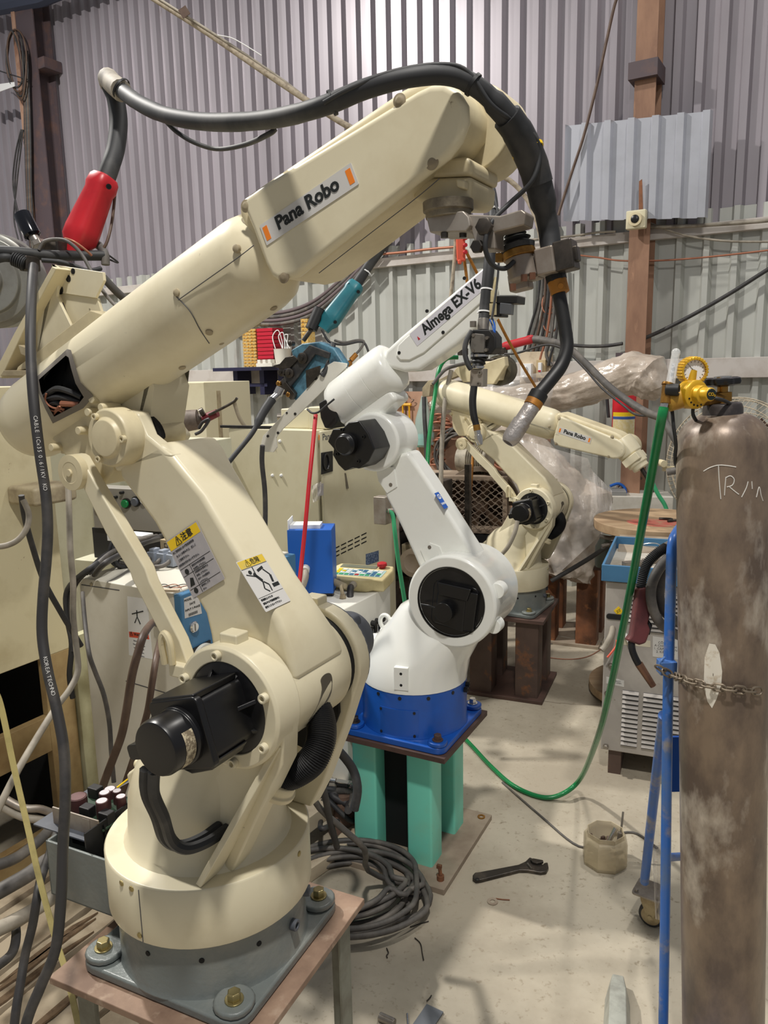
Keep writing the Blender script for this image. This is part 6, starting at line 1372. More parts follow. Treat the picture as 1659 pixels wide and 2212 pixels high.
# welding source with the blue front
d1 = 2.2; c1 = P(374, 1281, d1); UF = unitframe(c1); H1 = c1.z
ws_ = thing('welding_power_source', UF(-.2, .27, 0), 'cream welding power source with steel-blue front and rotary switch, behind the closest robot arm', 'power source')
b = B(); b.box2(UF, -.40, 0, 0, .555, .06, H1); wc_ = obj('case', b, mat('ivory_case', (216, 212, 198), .45, c2=(198, 192, 174), scale=4, lo=.5, hi=.8), ws_, bevel=.004)
b = B(); b.box2(UF, 0, .028, .0, .555, .10, H1 - .004); fb2 = obj('front_cover', b, 'bluepanel', ws_, bevel=.004)
b = B(); b.box2(UF, -.38, .0, .03, .52, 0, .06); obj('skid', b, 'matblack', ws_)
fN = lambda x, y, k=0: (UF(*( (lambda q: (q[0], -k, q[1]))(UF.un(x, y, 0)))))      # point on the viewer-side panel
def npanel(F, pts, k0, k1):
    b = B(); b.plate(F, [F.un(x, y, 0) for x, y in pts], -k1, -k0); return b
sp_ = obj('switch_plate', npanel(UF, ((331, 1300), (357, 1301), (361, 1363), (334, 1352)), 0, .002), mat('switch_plate_grey', (150, 146, 142), .4, .4), wc_)
p = fN(346, 1331); b = B(); b.lathe(axisfr(p, N), [(.014, 0), (.014, .012), (.010, .013)], 20); b.box(Fr(p + N * .018, U, N, ZZ), .008, .016, .026); obj('rotary_switch', b, 'matblack', wc_, bevel=.001)
for x, y in ((198, 1262), (339, 1281), (369, 1307), (371, 1331)):
    p = fN(x, y); b = B(); b.lathe(axisfr(p, N), [(.006, 0), (.0055, .003), (.003, .004)], 14); obj('case_screw', b, 'dust_cream', wc_)
b = B(); b.plate(UF, [UF.un(x, y, 0) for x, y in ((176, 1262), (258, 1274), (258, 1276), (176, 1264))], -.0008, 0); b.plate(UF, [UF.un(x, y, 0) for x, y in ((272, 1470), (372, 1500), (372, 1502), (272, 1472))], -.0008, 0); obj('panel_seam', b, 'inkgrey', wc_)
# warning sticker
wl = obj('warning_sticker', npanel(UF, ((275, 1288), (318, 1294), (330, 1424), (279, 1415)), 0, .0008), 'paper', wc_, label='white warning sticker with orange band')
obj('orange_band', npanel(UF, ((279, 1364), (321, 1369), (323, 1381), (280, 1376)), .0008, .0012), 'orangered', wl)
sf = Fr(fN(300, 1372, .0013), U, ZZ, N); text('warning_text', '\u26a0 WARNING', sf, .012, 'ink', wl, bold=.02)
for k in range(5): text('warning_text', ('Electric shock can kill.', 'Disconnect input power', 'before servicing unit.', 'Keep cover in place.', 'Read the manual first.')[k], Fr(fN(301, 1386 + 7.5 * k, .001), U, ZZ, N), .0052, 'inkgrey', wl)
b = B()
for s_ in ([(292, 1345), (297, 1332), (304, 1348)], [(297, 1332), (296, 1318)], [(286, 1326), (310, 1320)]): b.tube([fN(x, y, .0012) for x, y in s_], .0018, 6, n=1)
obj('pictogram', b, 'ink', wl)
# plate and lamp on the blue front
def uface(F, xoff, pts, t):          # outline on a face whose normal is U (pixels) -> prism standing out by t
    q = [onplane(x, y, F(xoff, 0, 0), F.x) for x, y in pts]; b = B(); b.loops([q, [p + F.x * t for p in q]]); return b
rl = obj('rating_plate', uface(UF, .028, ((397, 1293), (428, 1280), (436, 1325), (399, 1336)), .0008), 'label', fb2)
rq = onplane(416, 1308, UF(.0292, 0, 0), U); rf = Fr(rq, -N, ZZ, U)
for k, s_ in enumerate(('MODEL  YD-350', 'DATE', 'INPUT 3 PHASE', '||||||||||||||||')): text('plate_text', s_, rf.at(0, .022 - .015 * k, 0), .009, 'ink', rl)
p = onplane(417, 1354, UF(.028, 0, 0), U); b = B(); b.lathe(axisfr(p, U), [(.017, 0), (.017, .006), (.013, .010), (.004, .010)], 28); b.box(Fr(p + U * .011, -N, ZZ, U), .003, .022, .003); obj('round_socket', b, 'chrome', fb2)
b = uface(UF, .028, ((408, 1405), (452, 1382), (452, 1450), (410, 1462)), .006); obj('meter_plate', b, 'matblack', fb2)
p = onplane(440, 1425, UF(.034, 0, 0), U); b = B(); b.ring(axisfr(p, U), .04, .05, 0, .012, 32); b.lathe(axisfr(p, U), [(.04, 0), (.04, .004)], 32); obj('meter', b, 'offwhite', fb2)
# cable bundle and connectors on top
zt = H1 + .004
def ontop(x, y, h=0): return onfloor(x, y, zt + h)
bund = []
random.seed(3)
for k in range(9):
    o1, o2 = random.uniform(-10, 10), random.uniform(-12, 12)
    bund.append([ontop(196 + o1, 1236 + k, .02), ontop(225, 1210 + o1, .035 + .006 * k), ontop(265 + o2, 1188 + o1, .03 + .008 * k), ontop(300 + o1, 1175 + o2, .03 + .008 * k), ontop(345 + o2, 1160 + o1 * .5, .02 + .006 * k)])
for k, pts in enumerate(bund[:7]):
    cable('bundle_cable', pts, .0075, 'cablegrey' if k % 3 else 'cabledark', 'grey cable in the tied bundle on the cream welding source', group='cables bundled on the welding source')
for k in range(2):
    b = B(); c0 = ontop(262 + 8 * k, 1192, .05); b.tube([c0 + (U * math.cos(t) * .01 + ZZ * math.sin(t) * .05 - N * .04 * math.cos(t)) for t in [2 * math.pi * i / 18 for i in range(18)]], .006, 8, True, 1)
    obj('bundle_loop', b, 'rubber', label=('dark cable loop tied around the bundle on the cream welding source', 'second dark cable loop around the bundle on the cream welding source')[k], cat='cable')
cable('bundle_tail', [ontop(226, 1212, .02), ontop(196, 1228, .03), fN(172, 1262, .02), fN(168, 1320, .025), fN(172, 1362, .02), fN(176, 1400, .03)], .009, 'cabledark', 'dark cable falling over the left corner of the cream welding source')
cable('bundle_tail', [ontop(236, 1205, .03), ontop(200, 1224, .045), fN(164, 1268, .03), fN(163, 1330, .03), fN(172, 1385, .03), fN(170, 1450, .035), fN(174, 1500, .03)], .009, 'rubber', 'black cable down the left edge of the cream welding source')
cb3 = ontop(360, 1218); b = B(); f = Fr((cb3.x, cb3.y, zt), U, -N, ZZ); b.box(f.at(0, .06, .035), .12, .05, .07); ch_ = obj('connector_housing', b, mat('brown_label_block', (168, 150, 118), .6), label='beige connector block with a printed strip on the cream welding source', cat='connector', bevel=.003)
text('block_print', '\u30ed\u30dc\u30c3\u30c8', Fr(f(0, .0345, .05), U, ZZ, N), .022, 'ink', ch_)
for k in range(3):
    b = B(); g_ = f.at(-.045 + .042 * k, .0, .02); b.box(g_, .032, .05, .04); b.box(g_.at(0, -.005, .024), .022, .03, .012); cn = obj('cable_connector', b, mat('pale_grey_plug%d' % k, (150, 158, 170), .5), label=('leftmost', 'middle', 'rightmost')[k] + ' of three pale grey plugs in the block on the welding source', cat='connector', group='plugs on the welding source', bevel=.003)
    cable('plug_lead', [g_(0, -.02, 0), g_(-.01, -.06, -.012), g_(-.08 - .02 * k, -.085, -.012), g_(-.16, -.06, -.010)], .007, 'cablegrey', 'grey lead of the ' + ('leftmost', 'middle', 'rightmost')[k] + ' plug, lying on the welding source', group='leads of the plugs')
slab('rolled_sheet', (282, 1168), zt, (.17, .06, .03), -25, 'paper', 'white folded sheet behind the cable bundle', 'paper')
slab('wood_splint', (352, 1278), zt, (.10, .012, .008), -10, 'oldwood', 'thin wooden splint on the cream welding source', 'stick')
for k in range(4):
    x = 300 + 22 * k; cable('thin_wire', [ontop(x, 1258 + 4 * k), ontop(x + 25, 1268, .004), ontop(x + 55, 1262), ontop(x + 70, 1270, .003)], .0013, 'copper' if k % 2 else 'cabledark', 'thin loose wire scattered on the top edge of the cream welding source', 'wire', group='loose wires on the welding source')
# big control cabinet with its door
d2 = 3.4; c2p = P(688, 930, d2); CF2 = unitframe(c2p); H2 = c2p.z
cc = thing('control_cabinet', CF2(-.25, .3, 0), 'tall cream robot control cabinet with black handle and vent slots, behind the blue enclosure', 'cabinet')
b = B(); b.box2(CF2, -.515, -.012, 0, .66, .1, H2); cbody = obj('body', b, 'cabinet', cc, bevel=.004)
b = B(); b.box2(CF2, -.004, .012, .006, .66, .13, H2 - .004); cdoor = obj('door', b, 'cabinet', cc, bevel=.004)
b = B(); b.box2(CF2, -.49, 0, .03, .63, 0, .1); obj('plinth', b, 'matblack', cc)
for x, y in ((585, 953), (605, 953), (589, 1027), (608, 1027)):
    q = CF2.un(x, y, 0); b = B(); b.lathe(axisfr(CF2(q[0], 0, q[1]), N), [(.008, 0), (.007, .006), (.003, .009)], 14); obj('mount_screw', b, 'paper', cbody)
def udoor(pts, t, xo=.012): return uface(CF2, xo, pts, t)
hd_ = obj('handle', udoor(((693, 978), (717, 974), (717, 1018), (693, 1025)), .006), 'matblack', cdoor, bevel=.001)
p = onplane(705, 998, CF2(.02, 0, 0), U); b = B(); b.tube([p + (-N * .022 * math.cos(t) + ZZ * .035 * math.sin(t)) for t in [2 * math.pi * k / 24 for k in range(24)]], .006, 8, True, 1); obj('handle_ring', b, 'black', hd_)
b = B()
for r_ in range(3):
    for k in range(5):
        x = 722 + 14.6 * k; y = 1185 - 7.2 * k + 9 * r_ - 3
        q = [onplane(a, c, CF2(.0121, 0, 0), U) for a, c in ((x, y + 2), (x + 11, y - 3.4), (x + 11, y - 1), (x, y + 4.4))]; b.loops([q, [p_ + U * .001 for p_ in q]])
obj('vent_slots', b, 'deepblack', cdoor)
ll = obj('rating_label', udoor(((790, 1197), (818, 1189), (818, 1212), (790, 1222)), .001), mat('slate_label', (64, 84, 116), .4, c2=(120, 136, 160), scale=120, lo=.5, hi=.55), cdoor)
p = onplane(704, 944, CF2(.0128, 0, 0), U); text('maker_name', 'Panasonic', Fr(p - N * .055, -N, ZZ, U), .042, 'inkgrey', cdoor)
b = udoor(((688, 940), (690, 939), (690, 950), (688, 951)), .001); obj('maker_mark', b, 'orange', cdoor)
b = udoor(((744, 1022), (746, 1022), (752, 1055), (748, 1056)), .004); obj('scratch_key', b, 'steel', cdoor)
nt_ = obj('note', udoor(((686, 1046), (698, 1044), (698, 1070), (686, 1072)), .002), 'labelgrey', cdoor)
drape('plastic_bag', ((672, 1050), (694, 1040), (692, 1078), (676, 1086)), 3.35, 'film', .02, 8).__setitem__('label', 'crumpled clear bag hanging on the control cabinet edge'); bpy.data.objects['plastic_bag']['category'] = 'bag'
b = B(); b.box(Fr(CF2(-.18, .12, H2 + .045), U, -N, ZZ), .16, .09, .09); b.box(Fr(CF2(-.045, .10, H2 + .05), U, -N, ZZ), .10, .08, .10); eb = obj('junction_box', b, 'cabinet', label='pair of cream conduit boxes on top of the control cabinet', cat='box', bevel=.006)
b = B(); b.cyl(CF2(-.27, .12, H2 + .05), CF2(-.30, .10, H2 + .05), .016); obj('conduit_nut', b, 'steel', eb)
slab('black_rod', (540, 925), H2 + .002, (.34, .02, .012), -28, 'matblack', 'black rod lying along the top of the control cabinet', 'rod')
# blue enclosure and white unit with the pendant
d3 = 3.0; c3p = P(843, 1265, d3); WF3 = Fr((c3p.x, c3p.y, 0), U, -N, ZZ); H3 = c3p.z
wu = thing('power_unit', WF3(-.2, -.25, 0), 'white control unit with black knobs, carrying a teach pendant, behind the white robot base', 'control unit')
b = B(); b.box2(WF3, -.44, 0, -.34, 0, .05, H3); wub = obj('case', b, 'offwhite', wu, bevel=.004)
kp = obj('knob_panel', uface(WF3, 0, ((786, 1372), (838, 1338), (838, 1395), (800, 1420)), .002), mat('pale_panel', (212, 214, 214), .4), wub)
for k, (x, y) in enumerate(((803, 1346), (812, 1341), (821, 1336))):
    p = onplane(x, y, WF3(0, 0, 0), U); b = B(); b.lathe(axisfr(p, U), [(.011, 0), (.011, .018), (.009, .020)], 16); obj('control_knob', b, 'matblack', wub)
for x, y in ((800, 1362), (809, 1358), (819, 1354)):
    p = onplane(x, y, WF3(0, 0, 0), U); b = B(); b.box(Fr(p + U * .004, -N, ZZ, U), .018, .026, .008); obj('switch', b, 'matblack', wub)
zt3 = H3 + .002
be = P(668, 1272, 2.86); BEF = Fr((be.x, be.y, zt3), (1, -.06, 0), (.06, 1, 0), ZZ)
bl = BEF.un(618, 1145, 0); br_ = BEF.un(720, 1272, 0)
b = B(); b.box2(BEF, BEF.un(622, 1200, 0)[0], br_[0], 0, .12, .012, bl[1]); beo = obj('blue_enclosure', b, 'bluebox', label='plain blue sheet-metal enclosure standing on the white control unit', cat='enclosure', bevel=.003)
b = B(); b.box2(BEF, BEF.un(630, 1200, 0)[0], br_[0] - .005, .01, .11, 0, .012); obj('foot', b, 'matblack', beo)
b = B(); b.box2(BEF, BEF.un(624, 1150, 0)[0], BEF.un(690, 1150, 0)[0], .02, .09, bl[1], bl[1] + .014); b.box2(BEF, bl[0] + .006, bl[0] + .009, .0, .1, bl[1], bl[1] + .035); obj('papers', b, 'paper', label='white papers lying on the blue enclosure', cat='paper')
p = BEF(BEF.un(660, 1228, 0)[0], -.0, BEF.un(660, 1228, 0)[1]); b = B(); b.cyl(p, p + V((0, -.03, -.004)), .017, seg=12); obj('gland', b, 'offwhite', beo)
cable('gland_cable', [p + V((0, -.02, 0)), p + V((.004, -.05, -.02)), p + V((-.012, -.07, -.06)), p + V((-.05, -.09, -.11)), p + V((-.09, -.12, -.16))], .012, 'cablelight', 'thick pale cable bending out of the blue enclosure')
tp0 = onfloor(778, 1262, zt3); TPF = yawfr((tp0.x, tp0.y, zt3), -18)
pend = thing('teach_pendant', TPF.o, 'cream teach pendant with red stop button and coloured keys, lying on the white control unit', 'teach pendant')
tl = .075; TPT = Fr(TPF(0, 0, .035), TPF.x, TPF.y * math.cos(tl) + TPF.z * math.sin(tl), TPF.z * math.cos(tl) - TPF.y * math.sin(tl))
b = B(); b.flat(TPT, [(-.12, -.085), (-.06, -.085), (-.045, -.10), (.06, -.10), (.08, -.085), (.125, -.085), (.128, .03), (.115, .085), (-.11, .085), (-.128, .03)], -.03, .018); pb = obj('housing', b, mat('yellowed_pendant', (222, 208, 158), .45, c2=(196, 178, 128), scale=10), pend, bevel=.008, seg=3)
b = B(); b.flat(TPT, rrect(.15, .035, .003, cx=-.02, cy=.052), .018, .020); obj('display', b, mat('lcd', (120, 124, 108), .25), pend)
b = B(); b.flat(TPT, rrect(.20, .075, .003, cx=.005, cy=-.018), .018, .0192); obj('keypad', b, mat('keypad_pale', (176, 206, 200), .5), pend)
kc = {'y': 'labelyellow', 'w': 'paper', 'g': 'greenlight', 'b': 'bluepanel', 'r': 'red'}
for r_ in range(4):
    for k in range(9):
        ck = ('ywwwbbwww', 'yywbwbwbw', 'ywwwwwbbg', 'gggbrggbb')[r_][k]; b = B(); b.flat(TPT, rrect(.016, .012, .002, cx=-.082 + .0212 * k, cy=.008 - .0175 * r_), .0192, .0212); obj('key', b, kc[ck], pend)
b = B(); b.lathe(Fr(TPT(.075, .055, .018), TPT.x, TPT.y, TPT.z), [(.012, 0), (.012, .008), (.02, .009), (.019, .020), (.012, .023)], 24); obj('stop_button', b, 'red', pend, bevel=.001)
b = B(); p = TPT(.01, -.10, .0); b.cyl(p, p - TPT.y * .03, .014, seg=12); obj('strain_relief', b, 'cablelight', pend)
cable('pendant_cable', [p - TPT.y * .03, TPT(.014, -.15, -.012), TPT(.03, -.20, -.08), TPT(.05, -.23, -.2), TPT(.07, -.25, -.32), TPT(.08, -.25, -.45)], .0125, 'cabledark', 'dark cable hanging from the teach pendant over the edge of the white unit', seg=12)
b = B(); q = onfloor(738, 1290, zt3); b.tube([q + V((.01, .01, .045)), q + V((0, 0, .04)), q + V((.005, -.01, .012))], .007); b.cyl(q + V((-.03, .05, .045)), q + V((.015, .0, .042)), .014, .010, 12); b.cyl(q + V((.005, -.01, .0)), q + V((.005, -.01, .014)), .014, .010, 6); obj('air_fitting', b, 'dust_cream', label='old brass pipe fitting standing on the white control unit', cat='fitting')
drape('film_scrap', ((552, 1165), (600, 1190), (640, 1240), (585, 1205)), 2.6, 'film', .02, 8).__setitem__('label', 'torn strip of clear film tied to the red hose'); bpy.data.objects['film_scrap']['category'] = 'plastic film'
# big old cabinet at the left edge (its face looks along U)
k0 = onfloor(190, 1792); KF = Fr((k0.x, k0.y, 0), U, -N, ZZ)
ku = lambda x, y: (lambda q: ((q - KF.o).dot(KF.y), q.z))(onplane(x, y, KF.o, U))
yR, zR = ku(160, 1396); yT, zT_ = ku(130, 770)
oc = thing('machine_cabinet', KF(-.3, -.5, 0), 'old yellowed steel cabinet with an open dark lower frame, at the left edge', 'cabinet')
zmid = zR
b = B(); b.box2(KF, -.55, 0, -1.6, .0, zmid, 1.62); ocp = obj('upper_panel', b, 'oldcabinet', oc, bevel=.003)
b = B()
b.box2(KF, -.03, .0, -.11, .0, 0, zmid); b.box2(KF, -.03, 0, -1.6, -.11, ku(120, 1600)[1] - .03, ku(120, 1540)[1]); b.box2(KF, -.03, 0, -1.6, -.11, 0.0, .09); obj('lower_frame', b, 'brownframe', oc, bevel=.002)
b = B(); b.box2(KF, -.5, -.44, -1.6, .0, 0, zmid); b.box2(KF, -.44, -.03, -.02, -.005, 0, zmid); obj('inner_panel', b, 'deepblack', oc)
for y_ in (.35, .62): 
    b = B(); b.box2(KF, -.2, -.19, -.75, -.3, .1, y_); obj('circuit_panel', b, mat('dark_board%d' % int(y_ * 100), (30, 30, 32), .5), oc)
b = B(); b.box2(KF, -.02, .016, .005, .11, .12, zmid + .04); obj('loose_door', b, mat('pale_green_door', (186, 184, 152), .5, c2=(160, 154, 120), scale=6), oc, bevel=.002)
bk_ = onplane(62, 1062, KF(.0, 0, 0), U); b = B(); b.box(Fr(bk_ + U * .07 + ZZ * .0, -N, ZZ, U), .16, .06, .14); obj('cable_hood', b, 'dust_cream', oc, bevel=.012)
# control desk with push buttons behind the elbow
dk = 3.0; dc = P(262, 1100, dk); DF2 = Fr((dc.x, dc.y, 0), (.93, -.37, 0), (.37, .93, 0), ZZ)
cdk = thing('operator_panel', DF2.o, 'cream control desk with a grey row of push buttons, seen past the closest elbow', 'control panel')
dz = lambda x, y: DF2.un(x, y, 0)
b = B(); zA = dz(260, 1148)[1]; zB = dz(260, 1058)[1]; xA = dz(150, 1100)[0]; xB = dz(352, 1100)[0]
b.box2(DF2, xA, xB, .0, .5, 0, zA - .13); b.box2(DF2, xA - .35, xA + .10, .12, .5, 0, zB + .25); b.box2(DF2, xA, xB, .22, .5, zA - .14, zB + .16); dsk = obj('desk', b, mat('greenish_cream', (206, 204, 180), .5, c2=(184, 180, 150), scale=4), cdk, bevel=.004)
b = B(); b.plate(Fr(DF2(0, 0, 0), DF2.x, DF2.y, ZZ), [(xA + .09, zA), (xB, zA), (xB - .02, zB), (xA + .09, zB)], .03, .10); bp2 = obj('button_panel', b, mat('warm_grey_panel', (142, 138, 130), .5), cdk, bevel=.004)
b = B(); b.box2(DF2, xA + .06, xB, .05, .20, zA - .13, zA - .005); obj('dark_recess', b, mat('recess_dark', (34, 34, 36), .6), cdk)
for x, y, m_, r_ in ((206, 1096, 'red', .021), (234, 1094, 'matblack', .015), (263, 1090, 'green', .016), (284, 1086, 'motorgrey', .016), (303, 1082, 'label', .014)):
    q = dz(x, y); p = DF2(q[0], .03, q[1]); f = axisfr(p, -DF2.y); b = B(); b.lathe(f, [(r_ * 1.3, 0), (r_ * 1.3, .008), (r_ * 1.05, .009)], 24); bz = obj('button_bezel', b, 'black', bp2)
    b = B(); b.lathe(f, [(r_, .008), (r_, .016), (r_ * .9, .018)], 24)
    if m_ == 'matblack': b.box(f.at(0, 0, .024), .010, .034, .016)
    obj('push_button', b, m_, bz)
for x, y in ((218, 1080), (241, 1076), (255, 1066)):
    q = dz(x, y); p = DF2(q[0], .03, q[1]); b = B(); b.cyl(p, p - DF2.y * .018, .006, seg=10); obj('toggle', b, 'matblack', bp2)
# cream cabinet seen between the arm and the wall, with a red sticker
cg = P(440, 826, 4.3); GF = unitframe(cg)
b = B(); b.box2(GF, -.42, 0, 0, .4, 0, cg.z); gco = obj('electrical_cabinet', b, 'cabinet', label='cream electrical cabinet with a small red sticker, in the gap behind the closest elbow', cat='cabinet', bevel=.004)
q = GF.un(383, 836, 0); b = B(); b.plate(GF, [(q[0] + x, q[1] + z) for x, z in rrect(.038, .045, .001)], -.001, 0); obj('red_sticker', b, mat('faded_red_print', (214, 150, 132), .5, c2=(226, 190, 170), scale=90), gco)
b = B(); b.box2(GF, -.0, .004, .10, .13, .3, cg.z - .05); obj('hinge_strip', b, 'dust_cream', gco)
# neighbouring machine head in that gap
mh = thing('spare_torch', P(430, 910, 3.9), 'dusty torch head with a red sleeve beside the red-stickered cabinet', 'torch')
b = B(); b.cyl(P(398, 910, 3.9), P(428, 906, 3.9), .055, .05, 24); b.cyl(P(426, 906, 3.9), P(446, 902, 3.9), .03, .024, 20); obj('body', b, mat('brown_dusty_motor', (112, 100, 90), .6, c2=(80, 70, 62), scale=20), mh)
b = B(); b.cyl(P(440, 905, 3.88), P(470, 892, 3.86), .024, .02, 16); obj('sleeve', b, mat('dark_red_sleeve', (110, 30, 40), .5), mh)
b = B(); b.tube(pxpath([(452, 896, 3.85), (480, 882, 3.8), (505, 868, 3.78), (512, 860, 3.77)]), .007); b.cyl(P(432, 892, 3.85), P(440, 888, 3.85), .02); obj('lever', b, 'darksteel', mh)
b = B(); b.tube(pxpath([(430, 925, 3.85), (438, 912, 3.83), (452, 906, 3.82), (436, 930, 3.84), (422, 938, 3.85)]), .008); obj('lead', b, 'cabledark', mh)
cable('white_lead', [(505, 866, 3.8), (516, 900, 3.85), (530, 922, 3.9), (545, 935, 4.0)], .010, 'cablelight', 'pale lead hooking down behind the control cabinet')
b = B(); f = Fr(P(478, 985, 3.7), U, -N, ZZ); b.box(Fr(f.o, U * .9 + ZZ * .35, -N, ZZ * .9 - U * .35), .11, .2, .05); obj('grey_hopper', b, 'motorgrey', label='dark grey slanted machine cover left of the control cabinet', cat='machine cover', bevel=.006)
b = B(); b.box(Fr(P(468, 1060, 3.9), U, -N, ZZ), .16, .3, .3); obj('pink_case', b, mat('dusty_pink', (196, 176, 166), .6), label='dusty pinkish case low behind the black wire conduit', cat='case', bevel=.006)
# dark rack of spare machines between the cabinet and the white arm
rk = thing('machine_rack', onfloor(880, 1330), 'dark cluttered rack of spare machine parts behind the white arm', 'rack')
RF = unitframe(P(826, 1330, 4.2)); 
b = B(); b.box2(RF, -.1, .32, .05, .45, 0, .04); 
for x in (-.1, .30): 
    for y in (.05, .43): b.box2(RF, x, x + .03, y, y + .03, 0, 1.12)
b.box2(RF, -.1, .33, .05, .46, .52, .55); obj('frame', b, 'darksteel', rk)
for (x0_, x1_, z0_, z1_, m_) in ((-.08, .06, .56, .78, 'matblack'), (.08, .2, .56, .72, 'dust_cream'), (-.05, .15, .82, 1.0, 'motorgrey'), (-.08, .1, .06, .3, 'matblack'), (.12, .28, .06, .22, 'mesh'), (.12, .26, .80, 1.05, 'darksteel'), (-.08, .02, .32, .5, 'darksteel')):
    b = B(); b.box2(RF, x0_, x1_, .08, .36, z0_, z1_); b.cyl(RF((x0_ + x1_) / 2, .08, (z0_ + z1_) / 2), RF((x0_ + x1_) / 2, .03, (z0_ + z1_) / 2), .04, seg=18); obj('machine_part', b, m_, rk, bevel=.006)
b = B(); b.lathe(axisfr(RF(.22, -.04, .66), N), [(.05, -.02), (.075, -.018), (.075, .018), (.05, .02), (.03, .005)], 28); obj('wheel', b, 'dustplate', rk)
for k in range(4):
    b = B(); b.tube([RF(-.05 + .08 * k, .02, 1.0), RF(.0 + .06 * k, -.03, .85), RF(-.06 + .09 * k, -.02, .7), RF(.02 + .05 * k, .0, .5)], .010); obj('loose_lead', b, 'cabledark' if k % 2 else 'cablelight', rk)
slab('timber_beam', (880, 1296), .02, (.5, .09, .08), 32, 'oldwood', 'pale timber beam on the floor in front of the dark rack', 'timber')
b = B(); p = P(836, 1104, 3.3); b.cyl(p, p + V((.05, .02, 0)), .012); b.box(Fr(p + V((-.02, .03, 0)), U, -N, ZZ), .06, .05, .12); obj('valve_block', b, 'aluminium', label='grey air valve block beside the control cabinet, feeding a green hose', cat='valve', bevel=.003)
cable('air_hose', [(838, 1102, 3.3), (848, 1112, 3.3), (853, 1150, 3.3), (860, 1210, 3.3), (868, 1260, 3.3), (876, 1310, 3.3), (882, 1345, 3.3)], .0095, 'greenlight', 'short pale green hose falling from the grey valve block', 'hose')
b = B(); b.box2(unitframe(P(950, 1270, 4.95)), -.1, .1, 0, .2, 0, .55); obj('blue_case', b, 'bluebox', label='blue case glimpsed between the white arm and the rack', cat='case', bevel=.006)
# leads hanging around the old cabinet
for pts, r_, m_, lab in (
    ([(50, 1080, 1.75), (62, 1110, 1.75), (58, 1140, 1.74), (40, 1165, 1.73), (15, 1178, 1.72), (-15, 1182, 1.72)], .0065, 'cablelight', 'pale lead curving from the cable hood to the left edge'),
    ([(46, 1070, 1.78), (54, 1120, 1.80), (70, 1180, 1.82), (95, 1255, 1.85), (130, 1320, 1.88), (160, 1370, 1.9), (175, 1395, 1.92)], .0068, 'cabledark', 'dark lead slanting down across the old cabinet door'),
    ([(146, 1010, 1.95), (149, 1100, 1.93), (152, 1190, 1.9), (158, 1260, 1.9), (158, 1330, 1.9), (165, 1400, 1.88), (168, 1450, 1.86), (150, 1490, 1.82), (120, 1530, 1.74), (70, 1610, 1.66), (30, 1680, 1.6), (-10, 1760, 1.56)], .0075, 'cablelight', 'dusty pale cable crossing in front of the open frame'),
    ([fN(346, 1340, .006), (330, 1345, 2.0), (312, 1368, 1.80), (298, 1410, 1.75), (285, 1460, 1.74), (274, 1530, 1.74), (262, 1590, 1.75), (240, 1650, 1.78), (222, 1700, 1.8), (218, 1735, 1.8)], .0095, 'cablebrown', 'brown cable hanging before the cream welding source'),
    ([fN(352, 1372, .004), (342, 1400, 2.05), (336, 1430, 1.97), (328, 1480, 1.95), (318, 1540, 1.95), (300, 1600, 1.96), (285, 1650, 1.98), (268, 1700, 2.0), (255, 1740, 2.0)], .009, 'cablebrown', 'second brown cable, close to the cream welding source'),
    ([(178, 1280, 2.14), (183, 1340, 2.08), (192, 1410, 2.0), (205, 1450, 2.0), (224, 1500, 2.0), (236, 1560, 2.0), (240, 1620, 2.0), (246, 1690, 2.0)], .006, 'cablegrey', 'thin grey lead down the side of the cream welding source')):
    cable('hanging_lead', pts, r_, m_, lab, seg=12)
b = B(); sp2 = smooth(pxpath([(-20, 1480, 1.5), (0, 1520, 1.5), (30, 1660, 1.5), (60, 1790, 1.48), (85, 1900, 1.46), (120, 2030, 1.44), (145, 2110, 1.42), (172, 2230, 1.4)]), 8)
b.loops([[p - RT * .006, p + RT * .006, p + RT * .006 + FWD * .002, p - RT * .006 + FWD * .002] for p in sp2]); obj('yellow_strap', b, 'strap', label='flat yellowed strap running down past the open cabinet frame', cat='strap')
for pts, r_, m_, lab in (
    ([(125, 1790, 1.75), (108, 1840, 1.65), (88, 1900, 1.54), (80, 1940, 1.5), (70, 2000, 1.5), (55, 2060, 1.5), (45, 2120, 1.48), (35, 2180, 1.46), (28, 2240, 1.45)], .0085, 'cabledark', 'dark cable running down to the pallet at the lower left'),
    ([(-10, 1930, 1.7), (60, 1890, 1.75), (100, 1860, 1.8), (140, 1840, 1.85)], .017, 'cablegrey', 'thick grey cable sweeping up from the left edge over the pallet'),
    ([(-10, 2010, 1.65), (40, 1985, 1.7), (90, 1955, 1.75), (130, 1925, 1.8)], .016, 'cablelight', 'thick pale cable below the grey one at the left edge'),
    ([(-10, 1870, 1.8), (40, 1850, 1.85), (100, 1800, 1.95), (120, 1760, 2.0)], .013, 'cablegrey', 'grey cable rising along the open frame at the left'),
    ([(10, 1725, 2.0), (50, 1745, 2.0), (90, 1748, 2.02), (130, 1765, 2.05)], .010, 'aluminium', 'shiny silver conduit lying in the open frame'),
    ([(8, 1745, 2.0), (50, 1765, 2.0), (95, 1772, 2.02), (128, 1780, 2.05)], .010, 'cablelight', 'dusty conduit under the shiny silver one'),
    ([(-10, 2090, 1.6), (25, 2060, 1.65), (35, 2020, 1.7), (30, 1980, 1.75)], .010, 'cabledark', 'dark cable looping at the lower left edge')):
    cable('floor_cable', pts, r_, m_, lab, seg=10)
